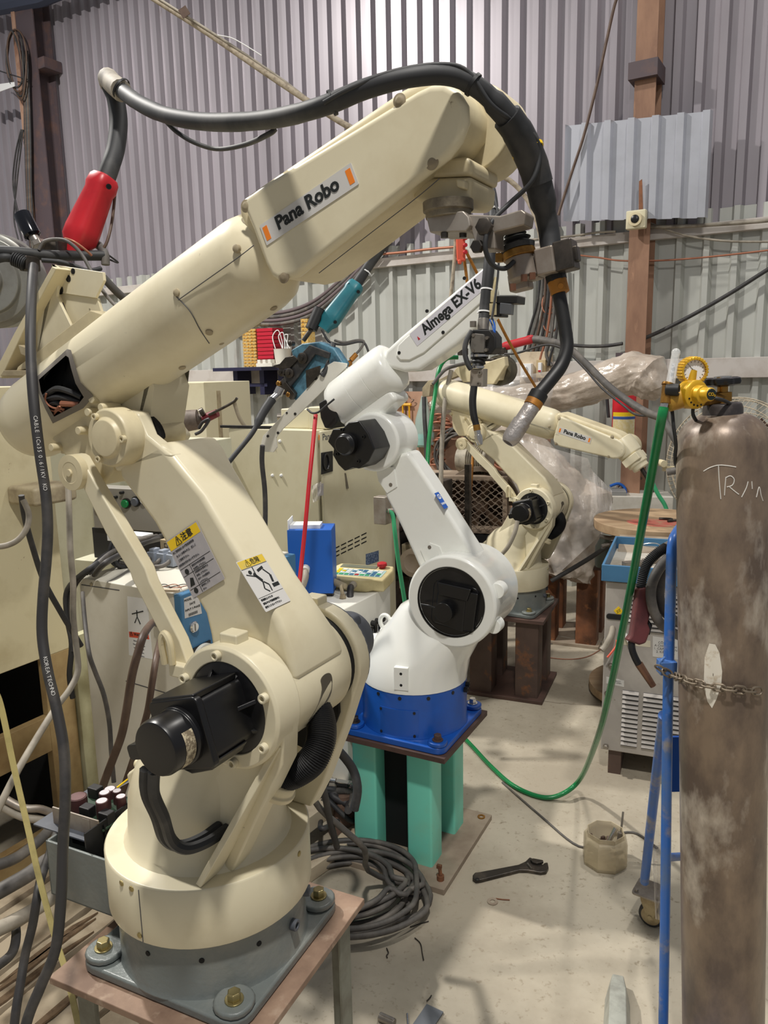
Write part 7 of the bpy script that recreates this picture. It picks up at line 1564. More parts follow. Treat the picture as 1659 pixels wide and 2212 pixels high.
# ---- opened electronics on the junction box of the nearest robot
el = thing('circuit_board', S(-.27, .0, .15), 'opened circuit board with brown capacitors resting on the grey junction box', 'circuit board')
EF = Fr(S(-.30, .03, .165), S.x, S.y, ZZ)
b = B(); b.box(EF.at(0, 0, 0), .13, .11, .003); obj('board', b, mat('dark_green_board', (46, 66, 50), .5), el)
b = B(); b.box(EF.at(-.0, -.06, .004), .12, .003, .04); b.box(EF.at(-.03, -.0615, .006), .018, .002, .03); b.box(EF.at(.03, -.0615, .006), .018, .002, .03); obj('heat_sink', b, 'aluminium', el)
for k, (x, y, r_, h) in enumerate(((-.035, -.02, .018, .03), (.012, .005, .011, .036), (.03, -.02, .012, .036), (.045, .015, .010, .03), (.02, .03, .009, .028), (-.01, .04, .012, .02))):
    b = B(); b.cyl(EF(x, y, 0), EF(x, y, h), r_, seg=20); cpo = obj('capacitor', b, mat('capacitor_sleeve%d' % k, (74, 46, 46), .4), el); b = B(); b.cyl(EF(x, y, h), EF(x, y, h + .001), r_ * .85, seg=20); obj('capacitor_top', b, mat('capacitor_top%d' % k, (208, 200, 204) if k else (112, 84, 84), .4), cpo)
for x, y in ((.0, -.03), (-.04, .03), (.05, -.03)):
    b = B(); b.box(EF.at(x, y, .012), .026, .02, .024); obj('coil', b, 'matblack', el, bevel=.002)
b = B(); b.box(EF.at(.06, -.02, -.02), .003, .15, .075); b.box(EF.at(.02, -.05, -.02), .09, .003, .06); obj('black_bracket', b, 'black', el)
b = B(); b.box(EF.at(-.02, -.005, -.012), .15, .15, .003); obj('steel_tray', b, 'motorgrey', el)
for k, (m_, dz_) in enumerate((('labelyellow', .05), ('bluebox', .045), ('paper', .04), ('paper', .036))):
    b = B(); b.tube([EF(.0, .05, .02), EF(.04, .09, dz_), EF(.09, .08 - .012 * k, dz_), EF(.14, .05 - .01 * k, .03)], .0022, 6); obj('wire', b, m_, el)
for k in range(3):
    b = B(); b.tube([S(-.20 + .012 * k, -.03, .13), S(-.19 + .012 * k, -.0, .15), S(-.175 + .008 * k, .03, .13)], .0022, 6); obj('wire', b, 'paper', el)
# ------------------------------------------------------------------ what hangs on or stands along the wall
def wp3(x, y, off): return onwall(x, y, off)
def wallcable(name, pts, off, r, m, lab, cat='cable', group=None): return cable(name, [wp3(x, y, off) for x, y in pts], r, m, lab, cat, group=group)
# plywood board
bx0, bz1 = wallxz(836, 846, .16); bx1, bz1b = wallxz(1190, 836, .16)
b = B(); b.box2(WF, bx0, bx1, -.165, -.14, .45, bz1); obj('plywood_board', b, 'ply', label='large brown plywood board leaning on the wall, hung with a yellow caulking gun', cat='board')
OB = .17
# yellow caulking gun
cgun = thing('caulking_gun', wp3(870, 905, OB), 'yellow skeleton caulking gun hung on the plywood board', 'caulking gun')
pb_ = lambda x, y, o=OB + .02: wp3(x, y, o)
b = B()
for x in (870, 884): b.tube([pb_(x, 872), pb_(x + 1, 925)], .007, n=1)
b.tube([pb_(868, 927), pb_(886, 927)], .009, n=1); b.tube([pb_(866, 874), pb_(888, 874)], .012, n=1); obj('frame', b, 'yellow', cgun)
b = B(); b.tube([pb_(877, 870), pb_(878, 928)], .004, n=1); b.tube([pb_(873, 862), pb_(868, 855), pb_(873, 847), pb_(880, 852)], .006); obj('plunger_rod', b, 'darksteel', cgun)
b = B(); b.tube([pb_(872, 866), pb_(858, 863), pb_(845, 860)], [.016, .012, .008], 8); b.tube([pb_(870, 868), pb_(860, 874), pb_(848, 878)], [.014, .012, .008], 8); obj('grip', b, 'yellow', cgun)
b = B(); b.tube([pb_(888, 870), pb_(894, 864), pb_(889, 862)], .003); obj('hook', b, 'darksteel', cgun)
# clear bag with a bottle
b = B(); c0 = wp3(917, 960, OB + .09); b.lathe(Fr(c0), [(.03, -.02), (.075, 0), (.08, .1), (.07, .2), (.045, .28), (.02, .38)], 20); obj('clear_bottle_bag', b, mat('clear_blue_plastic', (176, 206, 200), .2, alpha=.55, bump=.8, bscale=30), label='clear plastic bag with a pale green bottle, hung on the plywood board', cat='bag')
b = B(); b.lathe(Fr(wp3(908, 965, OB + .04)), [(.04, 0), (.06, .02), (.06, .07), (.03, .1)], 18); obj('green_bottle_base', b, mat('aqua_plastic', (120, 210, 196), .35), label='aqua bottle base showing at the bottom of the clear bag', cat='bottle')
# coiled brown hoses
def spring(name, pts, r0, turns, r, m, lab):
    path = smooth([wp3(x, y, OB + .06) for x, y in pts], 20); n = len(path); out = []
    for k in range(turns * 10):
        t = k / (turns * 10 - 1) * (n - 1); i = min(int(t), n - 2); p = path[i].lerp(path[i + 1], t - i); a = 2 * math.pi * k / 10
        out.append(p + WT * r0 * math.cos(a) + (V((0, 0, 1)) * .5 + WN * .6) * r0 * math.sin(a) * .8)
    return cable(name, out, r, m, lab, 'hose', n=2, seg=6)
spring('coiled_hose', [(938, 870), (946, 900), (940, 940), (948, 985), (936, 1015)], .055, 9, .0085, 'copper', 'brown coiled air hose hanging on the plywood beside the clear bag')
spring('coiled_hose', [(955, 905), (965, 925), (948, 955)], .045, 6, .008, 'copper', 'short tangle of brown coiled hose above the grey cable coil')
b = B(); c_ = wp3(1000, 985, OB + .05)
pts = []
for k in range(9 * 26):
    a = 2 * math.pi * k / 26; rr = .20 + .035 * math.sin(k * .37) + .01 * math.cos(k * .11); pts.append(c_ + WT * rr * .95 * math.cos(a) + ZZ * rr * math.sin(a) + WN * (.03 + .03 * math.sin(k * .21)))
b.tube(pts, .0095, 7, n=1); obj('cable_coil', b, 'cablegrey', label='round coil of grey cable hanging on the plywood behind the far robot', cat='cable coil', sharp=80)
for (x, y), n_, R_, m_, lab in (((1118, 975), 12, .17, 'copper', 'round coil of reddish copper tube hanging under the far forearm'), ((1075, 880), 7, .10, 'cabledark', 'small dark wire coil hung behind the wrapped robot arm')):
    b = B(); c_ = wp3(x, y, OB + .06); pts = []
    for k in range(n_ * 24):
        a = 2 * math.pi * k / 24; rr = R_ * (1 + .14 * math.sin(k * .31)); pts.append(c_ + WT * rr * math.cos(a) + ZZ * (rr * .62 * math.sin(a) + .04 * math.sin(k * .05)) + WN * (.04 + .03 * math.sin(k * .17)))
    b.tube(pts, .010, 7, n=1); obj('tube_coil', b, m_, label=lab, cat='coil', sharp=80)
spring('coiled_hose', [(1040, 940), (1060, 975), (1085, 1005)], .06, 8, .010, 'cablebrown', 'dark brown coiled hose seen between the arms of the far robot')
wallcable('hanging_lead', [(1175, 845), (1180, 900), (1172, 950), (1168, 985)], OB + .03, .012, 'cablegrey', 'grey lead hanging at the right edge of the plywood')
# box fan with mesh front
bf0 = P(1010, 1160, 5.1); BX = yawfr((bf0.x, bf0.y, 0), -14)
fx0, fz0 = BX.un(925, 1160, 0); fx1, fz1 = BX.un(1096, 1030, 0); _, fzb = BX.un(1010, 1152, 0)
fx0 -= .1
bfan = thing('box_fan', BX((fx0 + fx1) / 2, .15, 0), 'dusty square box fan behind a honeycomb mesh guard, on the floor under the plywood', 'fan')
b = B(); t = .03
for q in ((fx0, fx1, fz1 - t, fz1), (fx0, fx1, fzb, fzb + t), (fx0, fx0 + t, fzb, fz1), (fx1 - t, fx1, fzb, fz1)): b.box2(BX, q[0], q[1], 0, .30, q[2], q[3])
obj('housing', b, mat('dusty_fan_housing', (172, 154, 134), .65, c2=(140, 122, 104), scale=8), bfan, bevel=.003)
b = B(); b.box2(BX, fx0, fx1, .0, .3, 0, fzb - .005); obj('stand', b, 'deepblack', bfan)
b = B(); hx = .030; rows = int((fz1 - fzb) / (hx * .75)); cols = int((fx1 - fx0) / (hx * .9))
for r_ in range(rows):
    z = fzb + t * .5 + r_ * hx * .75; line = []
    for k in range(cols * 2):
        x = fx0 + .01 + k * hx * .45 + (0 if r_ % 2 else hx * .225); up_ = ((k // 2) + r_) % 2
        line.append((min(x, fx1 - .01), z + (hx * .26 if (k % 4) in (1, 2) else -hx * .26) * (1 if r_ % 2 else -1)))
    vs = [(BX(x, -.004, zz - .0032), BX(x, -.004, zz + .0032)) for x, zz in line]
    b.loops([[v[0] for v in vs], [v[1] for v in vs]], False, False); b.loops([[v[1] + BX.y * .002 for v in vs], [v[0] + BX.y * .002 for v in vs]], False, False)
obj('mesh_guard', b, 'mesh', bfan)
fcx, fcz = BX.un(1037, 1092, .1); fcr = .235
b = B(); b.ring(axisfr(BX(fcx, .12, fcz), -BX.y), fcr, fcr + .03, 0, .06, 48)
b.ring(axisfr(BX(fcx, .13, fcz), -BX.y), fcr + .03, .55, -.002, .002, 4) if False else None; obj('fan_ring', b, 'mesh', bfan)
b = B()
for k in range(6):
    a = 2 * math.pi * k / 6 + .2; b.loops([[BX(fcx + r_ * math.cos(a + da), .12 + dy + o_, fcz + r_ * math.sin(a + da)) for r_, da, dy in ((.04, -.3, .02), (fcr * .95, -.22, .03), (fcr * .95, .2, -.02), (.04, .4, -.01))] for o_ in (0, .004)])
b.lathe(axisfr(BX(fcx, .16, fcz), -BX.y), [(.05, 0), (.05, .05), (.03, .07)], 24); obj('fan_blades', b, mat('dust_brown_blade', (128, 108, 90), .7), bfan)
b = B(); b.box2(BX, fx0 + t, fx1 - t, .27, .28, fzb + t, fz1 - t); obj('dark_back', b, mat('fan_back', (92, 80, 70), .8), bfan)
b = B(); p = P(1022, 993, 5.2); b.cyl(p - U * .10, p + U * .12, .085, .09, 24); 
for k in range(8): b.ring(axisfr(p - U * .02 + U * .015 * k, U), .088, .102, 0, .005, 20)
b.box(Fr(p + V((.05, 0, -.08)), U, -N, ZZ), .2, .12, .03); obj('electric_motor', b, mat('dusty_motor', (176, 168, 150), .6, c2=(120, 114, 102), scale=14), label='dusty finned electric motor sitting on the box fan', cat='motor', bevel=.003)
b = B(); c_ = P(1040, 1172, 4.9)
pts = [V((c_.x + (.34 + .03 * math.sin(k * .4)) * math.cos(2 * math.pi * k / 28), c_.y + .1 + .2 * math.sin(2 * math.pi * k / 28), c_.z - .05 + .006 * (k // 28) + .01 * math.sin(k * .7))) for k in range(28 * 6)]
b.tube(pts, .011, 7, n=1); obj('hose_coil', b, 'cablelight', label='flat coil of pale hose on the floor in front of the box fan', cat='coil', sharp=80)
b = B(); pts = [V((c_.x + .33 * math.cos(2 * math.pi * k / 28), c_.y + .1 + .21 * math.sin(2 * math.pi * k / 28), c_.z + .01)) for k in range(56)]; b.tube(pts, .012, 7, n=1); obj('hose_coil', b, mat('pinkish_hose', (196, 122, 110), .5), label='pinkish hose loop on top of the pale hose coil', cat='coil', sharp=80)
cable('hanging_rope', [(1022, 975, 4.9), (1018, 1040, 4.85), (1014, 1100, 4.8), (1008, 1150, 4.78)], .009, 'dirtybrass', 'straight mustard cord hanging before the box fan', 'cord')
# fire extinguisher beside the column
exf = wp3(1345, 968, .42); ext = thing('fire_extinguisher', exf, 'red fire extinguisher with a yellow and white label, hung on the rusty column', 'fire extinguisher')
b = B(); h_ = .42; b.lathe(Fr(exf), [(.06, 0), (.075, .01), (.075, h_ - .08), (.06, h_ - .03), (.03, h_), (.025, h_ + .03)], 32); eb_ = obj('cylinder', b, 'extred', ext, sharp=60)
fd_ = (CAM - exf); fd_.z = 0; fd_.normalize(); fa = math.atan2(fd_.y, fd_.x)
b = B(); b.lathe(Fr(exf), [(.0757, .04), (.0757, .235)], 16, cap=False, a0=fa - 1.1, a1=fa + 1.2); lb_ = obj('label', b, mat('cream_label', (226, 208, 150), .5, c2=(236, 226, 200), scale=60), eb_)
b = B(); b.lathe(Fr(exf), [(.0760, .215), (.0760, .24)], 16, cap=False, a0=fa - 1.1, a1=fa + 1.2); obj('label_band', b, 'labelyellow', eb_)
b = B(); b.lathe(Fr(exf), [(.0762, .195), (.0762, .212)], 16, cap=False, a0=fa - 1.1, a1=fa + 1.2); obj('label_band', b, mat('label_blue', (60, 90, 160), .5), eb_)
b = B(); b.box(Fr(exf + ZZ * (h_ + .05), WT, -WN, ZZ), .05, .03, .04); b.tube([exf + ZZ * (h_ + .05), exf + ZZ * (h_ + .07) - WT * .07, exf + ZZ * (h_ - .02) - WT * .115, exf + ZZ * .2 - WT * .1], .011); obj('valve_hose', b, 'rubber', ext)
# call box on the column
cbx = wp3(1375, 475, .30); CBF = Fr(cbx, WT, -WN, ZZ)
cbt_ = thing('call_box', cbx, 'square cream box with a round black button on the rusty column', 'switch box')
b = B(); b.box(CBF, .125, .05, .115); obj('box', b, 'cabinet', cbt_, bevel=.008)
b = B(); b.ring(axisfr(CBF(.0, -.026, 0), WN), .026, .042, 0, .018, 32); obj('button_ring', b, 'cream_dusty', cbt_)
b = B(); b.lathe(axisfr(CBF(0, -.026, 0), WN), [(.024, 0), (.024, .022), (.016, .026)], 28); obj('button', b, 'black', cbt_)
# breaker board
bb0 = wp3(1158, 800, .10); BBF = Fr(bb0, WT, -WN, ZZ)
bb = thing('breaker_board', bb0, 'small wooden board with a white breaker and knife switch on the wall behind the gooseneck', 'breaker board')
b = B(); b.box(BBF, .24, .03, .27); obj('board', b, 'oldwood', bb)
b = B(); b.box(BBF.at(-.06, -.03, .0), .085, .05, .10); b.box(BBF.at(-.06, -.06, .01), .02, .02, .04); obj('breaker', b, 'paper', bb, bevel=.004)
b = B(); b.box(BBF.at(.05, -.025, .01), .07, .03, .13); obj('switch_base', b, mat('old_bakelite', (190, 168, 128), .5), bb, bevel=.003)
b = B(); b.box(BBF.at(.05, -.05, .02), .025, .03, .07); obj('switch_lever', b, 'paper', bb, bevel=.003)
b = B(); b.box(BBF.at(.05, -.052, -.005), .02, .032, .012); obj('red_tip', b, 'red', bb)
for k in range(7):
    m_ = ('cabledark', 'cablegrey', 'cablebrown', 'cabledark', 'copper', 'cablegrey', 'cabledark')[k]
    x0_, x1_ = 1166 + k * 6, 1130 + k * 10
    wallcable('wall_cable', [(x0_, 560), (x0_ - 3 + k, 640), (x1_ + 12, 720), (x1_, 765), (x1_ + (12 if k % 2 else -6), 790)], .07 + .01 * k, .0095 + .002 * (k % 2), m_, 'cable of the loose bundle dropping to the breaker board', group='cables dropping to the breaker board')
for k in range(4): wallcable('wall_wire', [(1150 + 5 * k, 815), (1148 + 6 * k, 835), (1138 + 8 * k, 855), (1146 + 7 * k, 868)], .12, .004, ('bluebox', 'copper', 'dirtybrass', 'cabledark')[k], 'coloured wire hanging under the breaker board', 'wire', group='wires under the breaker board')
for k, lab in enumerate(('brown wire tangle loop on the wall beside the brass collar', 'second wire tangle loop lower on the wall')):
    b = B(); c_ = wp3(1186 + 3 * k, 650 + 40 * k, .09); b.tube([c_ + WT * .05 * math.cos(t_) + ZZ * .09 * math.sin(t_) + WN * .02 * math.sin(2 * t_) for t_ in [2 * math.pi * i / 16 for i in range(16)]], .005, 6, True, 2); obj('wire_loop', b, 'copper', label=lab, cat='wire', sharp=80)
# cables strung along the wall
for pts, off, r_, m_, lab in (
    ([(1720, 548), (1659, 582), (1580, 632), (1500, 678), (1430, 714), (1384, 734)], .12, .013, 'cabledark', 'dark cable sloping along the wall right of the rusty column'),
    ([(1345, 742), (1310, 747), (1270, 748), (1230, 745), (1200, 742), (1170, 740)], .12, .012, 'cabledark', 'dark cable sagging from the rusty column to the breaker board'),
    ([(1720, 532), (1640, 543), (1520, 556), (1420, 563), (1340, 563), (1290, 556), (1240, 550)], .12, .006, 'copper', 'thin rusty wire strung across the wall below the rail'),
    ([(1720, 470), (1640, 478), (1560, 484), (1470, 489), (1400, 490)], .16, .012, 'cablelight', 'dusty cable lying along the upper rail to the right'),
    ([(1330, 500), (1290, 502), (1250, 508), (1215, 512), (1180, 515), (1130, 520), (1060, 530)], .14, .008, 'cablelight', 'dusty cable lying along the upper rail to the left of the column'),
    ([(1400, 480), (1430, 492), (1480, 508), (1540, 518), (1600, 522), (1700, 522)], .14, .007, 'cablelight', 'pale lead sagging away from the square call box'),
    ([(1340, -20), (1328, 10), (1312, 80), (1290, 180), (1262, 290), (1236, 370), (1215, 435), (1206, 465)], .30, .010, 'cablebrown', 'brown cable slanting down the wall from the roof, left of the column'),
    ([(640, 560), (700, 556), (780, 552), (860, 546), (930, 538), (1000, 532)], .14, .010, 'copper', 'rusty cable along the rail behind the forearm'),
    ):
    wallcable('wall_cable', pts, off, r_, m_, lab)
for k in range(4): wallcable('wall_cable', [(380, 620 + 6 * k), (450, 652 + 7 * k), (520, 672 + 8 * k), (600, 676 + 8 * k), (670, 655 + 9 * k), (730, 610 + 9 * k), (790, 550 + 8 * k), (840, 488 + 7 * k), (870, 450)], .12 + .02 * k, .017, 'cablegrey' if k % 2 else mat('mauve_grey_cable%d' % k, (104, 92, 94), .6), 'thick grey cable in the drooping bundle on the wall behind the forearm', group='drooping wall cables')
# long pipe-like cable from the roof
cable('roof_cable', [(290, -30, 4.4), (345, 5, 4.4), (450, 72, 4.4), (560, 148, 4.4), (660, 215, 4.4), (750, 272, 4.4), (860, 330, 4.4), (960, 358, 4.4), (1040, 366, 4.4), (1095, 386, 4.4), (1135, 425, 4.4), (1160, 480, 4.4), (1172, 540, 4.4)], [.017, .017, .017, .017, .016, .015, .014, .013, .012], 'rope', 'long dusty cable slanting from the roof at the top, behind the closest robot', seg=10)
cable('roof_cable', [(300, -30, 4.38), (470, 78, 4.38), (600, 165, 4.4), (690, 232, 4.4), (760, 272, 4.42)], .007, 'cablelight', 'thinner cable running beside the long dusty roof cable')
b = B(); b.box(Fr(P(398, 26, 4.36), (1, 0, .6), (0, 1, 0), (-.6, 0, 1)), .05, .004, .05); obj('torn_tape', b, 'cablebrown', label='torn scrap of brown tape on the roof cable', cat='tape')
cable('loose_wire', [(470, 76, 4.36), (500, 82, 4.36), (530, 98, 4.36), (565, 120, 4.36)], .003, 'paper', 'thin white wire end sticking off the roof cable', 'wire')
# hoist pendant with its cords
hp = thing('hoist_pendant', P(994, 530, 3.2), 'orange hoist pendant hanging from a cord behind the closest wrist', 'pendant switch')
b = B(); b.box(Fr(P(995, 522, 3.2), (1, 0, .02), (0, 1, 0), (-.02, 0, 1)), .036, .03, .16); b.box(Fr(P(993, 566, 3.2), (1, 0, 0), (0, 1, 0), ZZ), .016, .014, .02); hb = obj('body', b, 'orangered', hp, bevel=.006)
for y in (515, 530, 545): b = B(); p = P(1003, y, 3.18); b.cyl(p, p + V((.006, -.01, 0)), .008, seg=14); obj('push_button', b, 'red', hb)
cable('hoist_rope', [(986, 430, 3.22), (985, 480, 3.22), (983, 540, 3.22), (978, 600, 3.22), (970, 680, 3.22), (968, 770, 3.22)], .0075, 'rope', 'dusty rope hanging straight beside the orange pendant', 'rope')
for k, pts in enumerate(([(1005, 540, 3.22), (1040, 610, 3.3), (1080, 700, 3.4), (1120, 775, 3.5), (1158, 838, 3.6)], [(1003, 560, 3.24), (1008, 600, 3.26), (1012, 640, 3.28), (1014, 690, 3.3)])):
    cable('hanging_rope', pts, .0065, 'dirtybrass', ('mustard cord slanting from the orange pendant across the breaker board', 'mustard cord dropping under the orange pendant')[k], 'cord')
# shelf at the far left wall with its goods
SH = .30
sx0, sz = wallxz(476, 795, SH); sx1, _ = wallxz(690, 795, SH)
sh = thing('wall_shelf', wp3(560, 800, SH), 'navy blue metal wall shelf under the red and gold packs', 'shelf')
b = B(); b.box2(WF, sx0, sx1, -SH - .1, -.06, sz - .03, sz); obj('board', b, 'navy', sh, bevel=.002)
for px in (503, 560, 600): 
    xx = wallxz(px, 800, SH)[0]; b = B(); b.box2(WF, xx, xx + .05, -SH, -.06, sz - .24, sz - .03); obj('bracket', b, 'navy', sh)
b = B(); x5 = wallxz(510, 830, SH)[0]; b.box2(WF, x5, x5 + .36, -SH, -SH + .03, sz - .17, sz - .14); obj('rail', b, 'navy', sh)
rx0, rz1 = wallxz(562, 710, SH); rx1, _ = wallxz(592, 710, SH)
n10 = 10; hz10 = (rz1 - sz) / n10
b = B(); b.box2(WF, rx0, rx1 + .02, -SH - .05, -.2, sz + .002, sz + hz10 * .94); pk0 = obj('paper_pack', b, 'redpaper', label='red paper pack in the tall stack on the navy shelf', cat='paper pack', group='red packs stacked on the navy shelf', bevel=.003)
for k in range(1, n10):
    c = pk0.copy(); COL.objects.link(c); c.location = pk0.location + V((0, 0, hz10 * k))
gx0, _ = wallxz(533, 720, SH)
b = B()
for k in range(12):
    z = sz + .002 + (rz1 - sz) * k / 12; b.box2(WF, gx0, rx0 - .008, -SH - .06, -.2, z, z + (rz1 - sz) / 12 * .86)
    for j in range(4): b.ball(WF(gx0 + .02 + (rx0 - gx0 - .03) * j / 3, -SH - .06, z + .012), .011, 6)
obj('gold_pack', b, 'gold', label='glittering gold foil pack at the left end of the navy shelf', cat='paper pack')
gx1 = wallxz(650, 708, SH)[0]; b = B()
for k in range(4):
    z = wallxz(650, 725, SH)[1] + .035 * k; b.box2(WF, gx1, gx1 + .07, -SH, -.2, z, z + .03); b.ball(WF(gx1 + .02, -SH, z + .015), .012, 6)
b.box2(WF, gx1, gx1 + .07, -SH, -.2, sz, wallxz(650, 725, SH)[1]); obj('gold_pack', b, 'gold', label='second gold foil pack, half hidden by the black tension knob', cat='paper pack')
b = B(); c_ = wp3(612, 795, SH + .06); b.lathe(Fr((c_.x, c_.y, sz + .001)), [(.06, 0), (.075, .14), (.078, .145), (.07, .145), (.06, .12)], 28); obj('tub', b, 'offwhite', label='cream tub holding white wires on the navy shelf', cat='tub')
for k in range(3):
    b = B(); c2__ = V((c_.x, c_.y, sz + .15)); b.tube([c2__ + V((-.06 + .06 * k, 0, 0)), c2__ + V((-.08 + .05 * k, .01, .10)), c2__ + V((-.03 + .04 * k, 0, .15 - .02 * k)), c2__ + V((.0 + .02 * k, .01, .05)), c2__ + V((.02 * k, 0, -.02))], .004, 6); obj('tub_wire', b, 'paper', label='white wire loop rising from the cream tub', cat='wire', group='wires in the cream tub')
tx0, tz1 = wallxz(558, 780, SH + .13); tx1, _ = wallxz(592, 780, SH + .13)
b = B(); b.box2(WF, tx0, tx1, -SH - .16, -SH - .09, sz + .001, sz + .03)
for k in range(3): b.box2(WF, tx0 + .01 + k * (tx1 - tx0) / 3, tx0 + (k + .72) * (tx1 - tx0) / 3, -SH - .155, -SH - .1, sz + .03, sz + .06)
obj('white_tray', b, 'offwhite', label='small white tray with three knobs in front of the red packs', cat='tray')
# left column cables
for k in range(6):
    m_ = ('cabledark', 'cablebrown', 'cabledark', 'cablegrey', 'cablebrown', 'cabledark')[k]
    wallcable('column_cable', [(44 + 3 * k, 110), (52 + 2 * k, 180), (54 + 2.4 * k, 300), (58 + 2 * k, 420), (66 + 2 * k, 560)], .30, .0105, m_, 'cable of the bundle running down the dark left column', group='cables on the left column')
for k in range(3): wallcable('column_cable', [(50 - 2 * k, 280), (44 - 5 * k, 330), (36 - 4 * k, 400), (30 + 6 * k, 470), (40 + 8 * k, 520)], .32, .008, 'cabledark', 'dark lead bowing out from the left column bundle', group='leads bowing from the left column')
for k in range(4):
    b = B(); c_ = wp3(30 + 3 * k, 128 + 4 * k, .34); b.tube([c_ + WT * (.11 + .01 * k) * math.cos(t_) + ZZ * (.26 + .02 * k) * math.sin(t_) + WN * .02 * math.sin(t_ * 2 + k) for t_ in [2 * math.pi * i / 20 for i in range(20)]], .009, 6, True, 2); obj('column_loop', b, 'cablebrown' if k % 2 else 'cabledark', label='loop of the cable coil hung on the dark left column', cat='cable', group='cable coil on the left column', sharp=80)
wallcable('column_wire', [(-10, 150), (20, 160), (60, 172)], .34, .006, 'cabledark', 'thin wire stretched from the left edge to the column', 'wire')
b = B(); x7, z7 = wallxz(-30, 195, .36); x8, z8 = wallxz(32, 182, .36); b.loops([[WF(x7, -.36, z7 - .06), WF(x8, -.36, z8 - .02), WF(x8, -.36, z8 + .02), WF(x7, -.36, z7 + .04)], [WF(x7, -.365, z7 - .06), WF(x8, -.365, z8 - .02), WF(x8, -.365, z8 + .02), WF(x7, -.365, z7 + .04)]]); obj('white_strip', b, 'paper', label='pale strip of sheeting tied to the left column', cat='strip')
# ------------------------------------------------------------------ things on the floor
PZ = .13
upos = lambda x, y, z=PZ: (lambda p: ((p - NO).dot(U), (p - NO).dot(N)))(onfloor(x, y, z))
g1, g2, g3_ = upos(150, 2052)[0], upos(150, 2135)[0], upos(60, 2010)[0]
sw_ = abs(g2 - g1)
PF = Fr((NO.x, NO.y, 0), U, N, ZZ)
plt_ = thing('wood_pallet', PF(-.55, -.1, 0), 'broken weathered wooden pallet on the floor under the closest robot stand', 'pallet')
edge = -.30
k = 0; u1 = edge
random.seed(5)
while k < 8:
    u0 = u1 - sw_ * .86; b = B(); n_ = 10
    a_ = []; c2_ = []
    for i in range(n_ + 1):
        v_ = -.60 + 1.30 * i / n_; a_.append((u1 + random.uniform(-.006, .004), v_)); c2_.append((u0 + random.uniform(-.006, .010), v_))
    b.flat(PF, a_ + c2_[::-1], PZ - .022, PZ + random.uniform(-.004, .003)); obj('slat', b, 'oldwood', plt_)
    u1 -= sw_; k += 1
for v_ in (-.5, .05, .6):
    b = B(); b.box2(PF, edge - sw_ * 8, edge, v_ - .05, v_ + .05, 0.0, PZ - .024); obj('bearer', b, mat('dark_bearer%d' % int(v_ * 10), (92, 74, 58), .8), plt_)
# splintered strips lying on it
for k, (x, y, L_) in enumerate(((90, 2070, .34), (60, 2120, .4), (150, 2160, .3), (110, 2045, .3))):
    p = onfloor(x, y, PZ + .002); f = Fr((p.x, p.y, PZ + .003), -N, U, ZZ); b = B(); b.flat(f, [(-L_ / 2, 0), (-L_ / 6, .012), (L_ / 4, .006), (L_ / 2, .01), (L_ / 4, -.01), (-L_ / 5, -.008)], 0, .006); obj('splinter', b, mat('brown_splinter%d' % k, (128, 106, 82), .8, c2=(84, 66, 50), scale=40), label='torn brown bark splinter lying on the broken pallet', cat='splinter', group='bark splinters on the pallet')
# second heap of timbers behind the robot base
for k, (x0_, y0_, x1_, y1_, w_, h_, m_, lab) in enumerate(((640, 1850, 770, 1748, .07, .06, 'oldwood', 'dusty timber lying behind the closest robot base, the upper one'), (650, 1905, 800, 1800, .06, .05, 'oldwood', 'dusty timber lower behind the closest robot base, by the cable coil'))):
    a_, c_ = onfloor(x0_, y0_, .0), onfloor(x1_, y1_, .0); d_ = (c_ - a_).normalized(); s_ = ZZ.cross(d_); z0_ = .001 if k else .08
    b = B(); b.loops([[a_ + s_ * q + ZZ * z for q, z in ((-w_ / 2, z0_), (w_ / 2, z0_), (w_ / 2, z0_ + h_), (-w_ / 2, z0_ + h_))], [c_ + s_ * q + ZZ * z for q, z in ((-w_ / 2, z0_), (w_ / 2, z0_), (w_ / 2, z0_ + h_), (-w_ / 2, z0_ + h_))]]); obj('timber', b, m_, label=lab, cat='timber', bevel=.003)
p = onfloor(742, 1800, 0); b = B(); f = yawfr((p.x, p.y, 0), 20); b.loops([[f(x, y, z) for x, y in q] for z, q in ((0, rrect(.10, .09, .02)), (.08, rrect(.09, .085, .02, cx=.008)), (.16, rrect(.06, .07, .02, cx=.01)))]); obj('wood_block', b, mat('bark_block', (116, 92, 78), .85, c2=(70, 54, 46), scale=18, bump=.8, bscale=30), label='rough brown wood block between the timbers and the teal stand', cat='wood block')
# heap of cables and bright lugs under the hose
random.seed(11)
for k in range(14):
    x, y = random.uniform(680, 790), random.uniform(1690, 1765); pts = []
    for i in range(5): pts.append(onfloor(x + random.uniform(-60, 60), y + random.uniform(-40, 40), .03 + random.uniform(0, .16)))
    cable('heap_cable', pts, random.choice((.009, .011, .014)), random.choice(('cabledark', 'cablegrey', 'rubber', 'cablelight')), 'cable in the dark heap between the closest robot and the teal stand', group='cable heap by the teal stand')
for k, (x, y, a_) in enumerate(((745, 1690, -20), (775, 1655, -40), (690, 1685, 30))):
    p = onfloor(x, y, .2); f = yawfr(p, a_); b = B(); b.flat(f, rrect(.07, .022, .008), 0, .003); b.cyl(f(-.035, 0, .0), f(-.07, 0, .0), .009); b.ring(f.at(.02, 0, .003), .005, .009, 0, .002); obj('cable_lug', b, 'chrome', label=('bright cable lug lying on the heap by the teal stand, the middle one', 'bright cable lug closest to the teal post', 'bright cable lug at the left of the heap')[k], cat='cable lug')
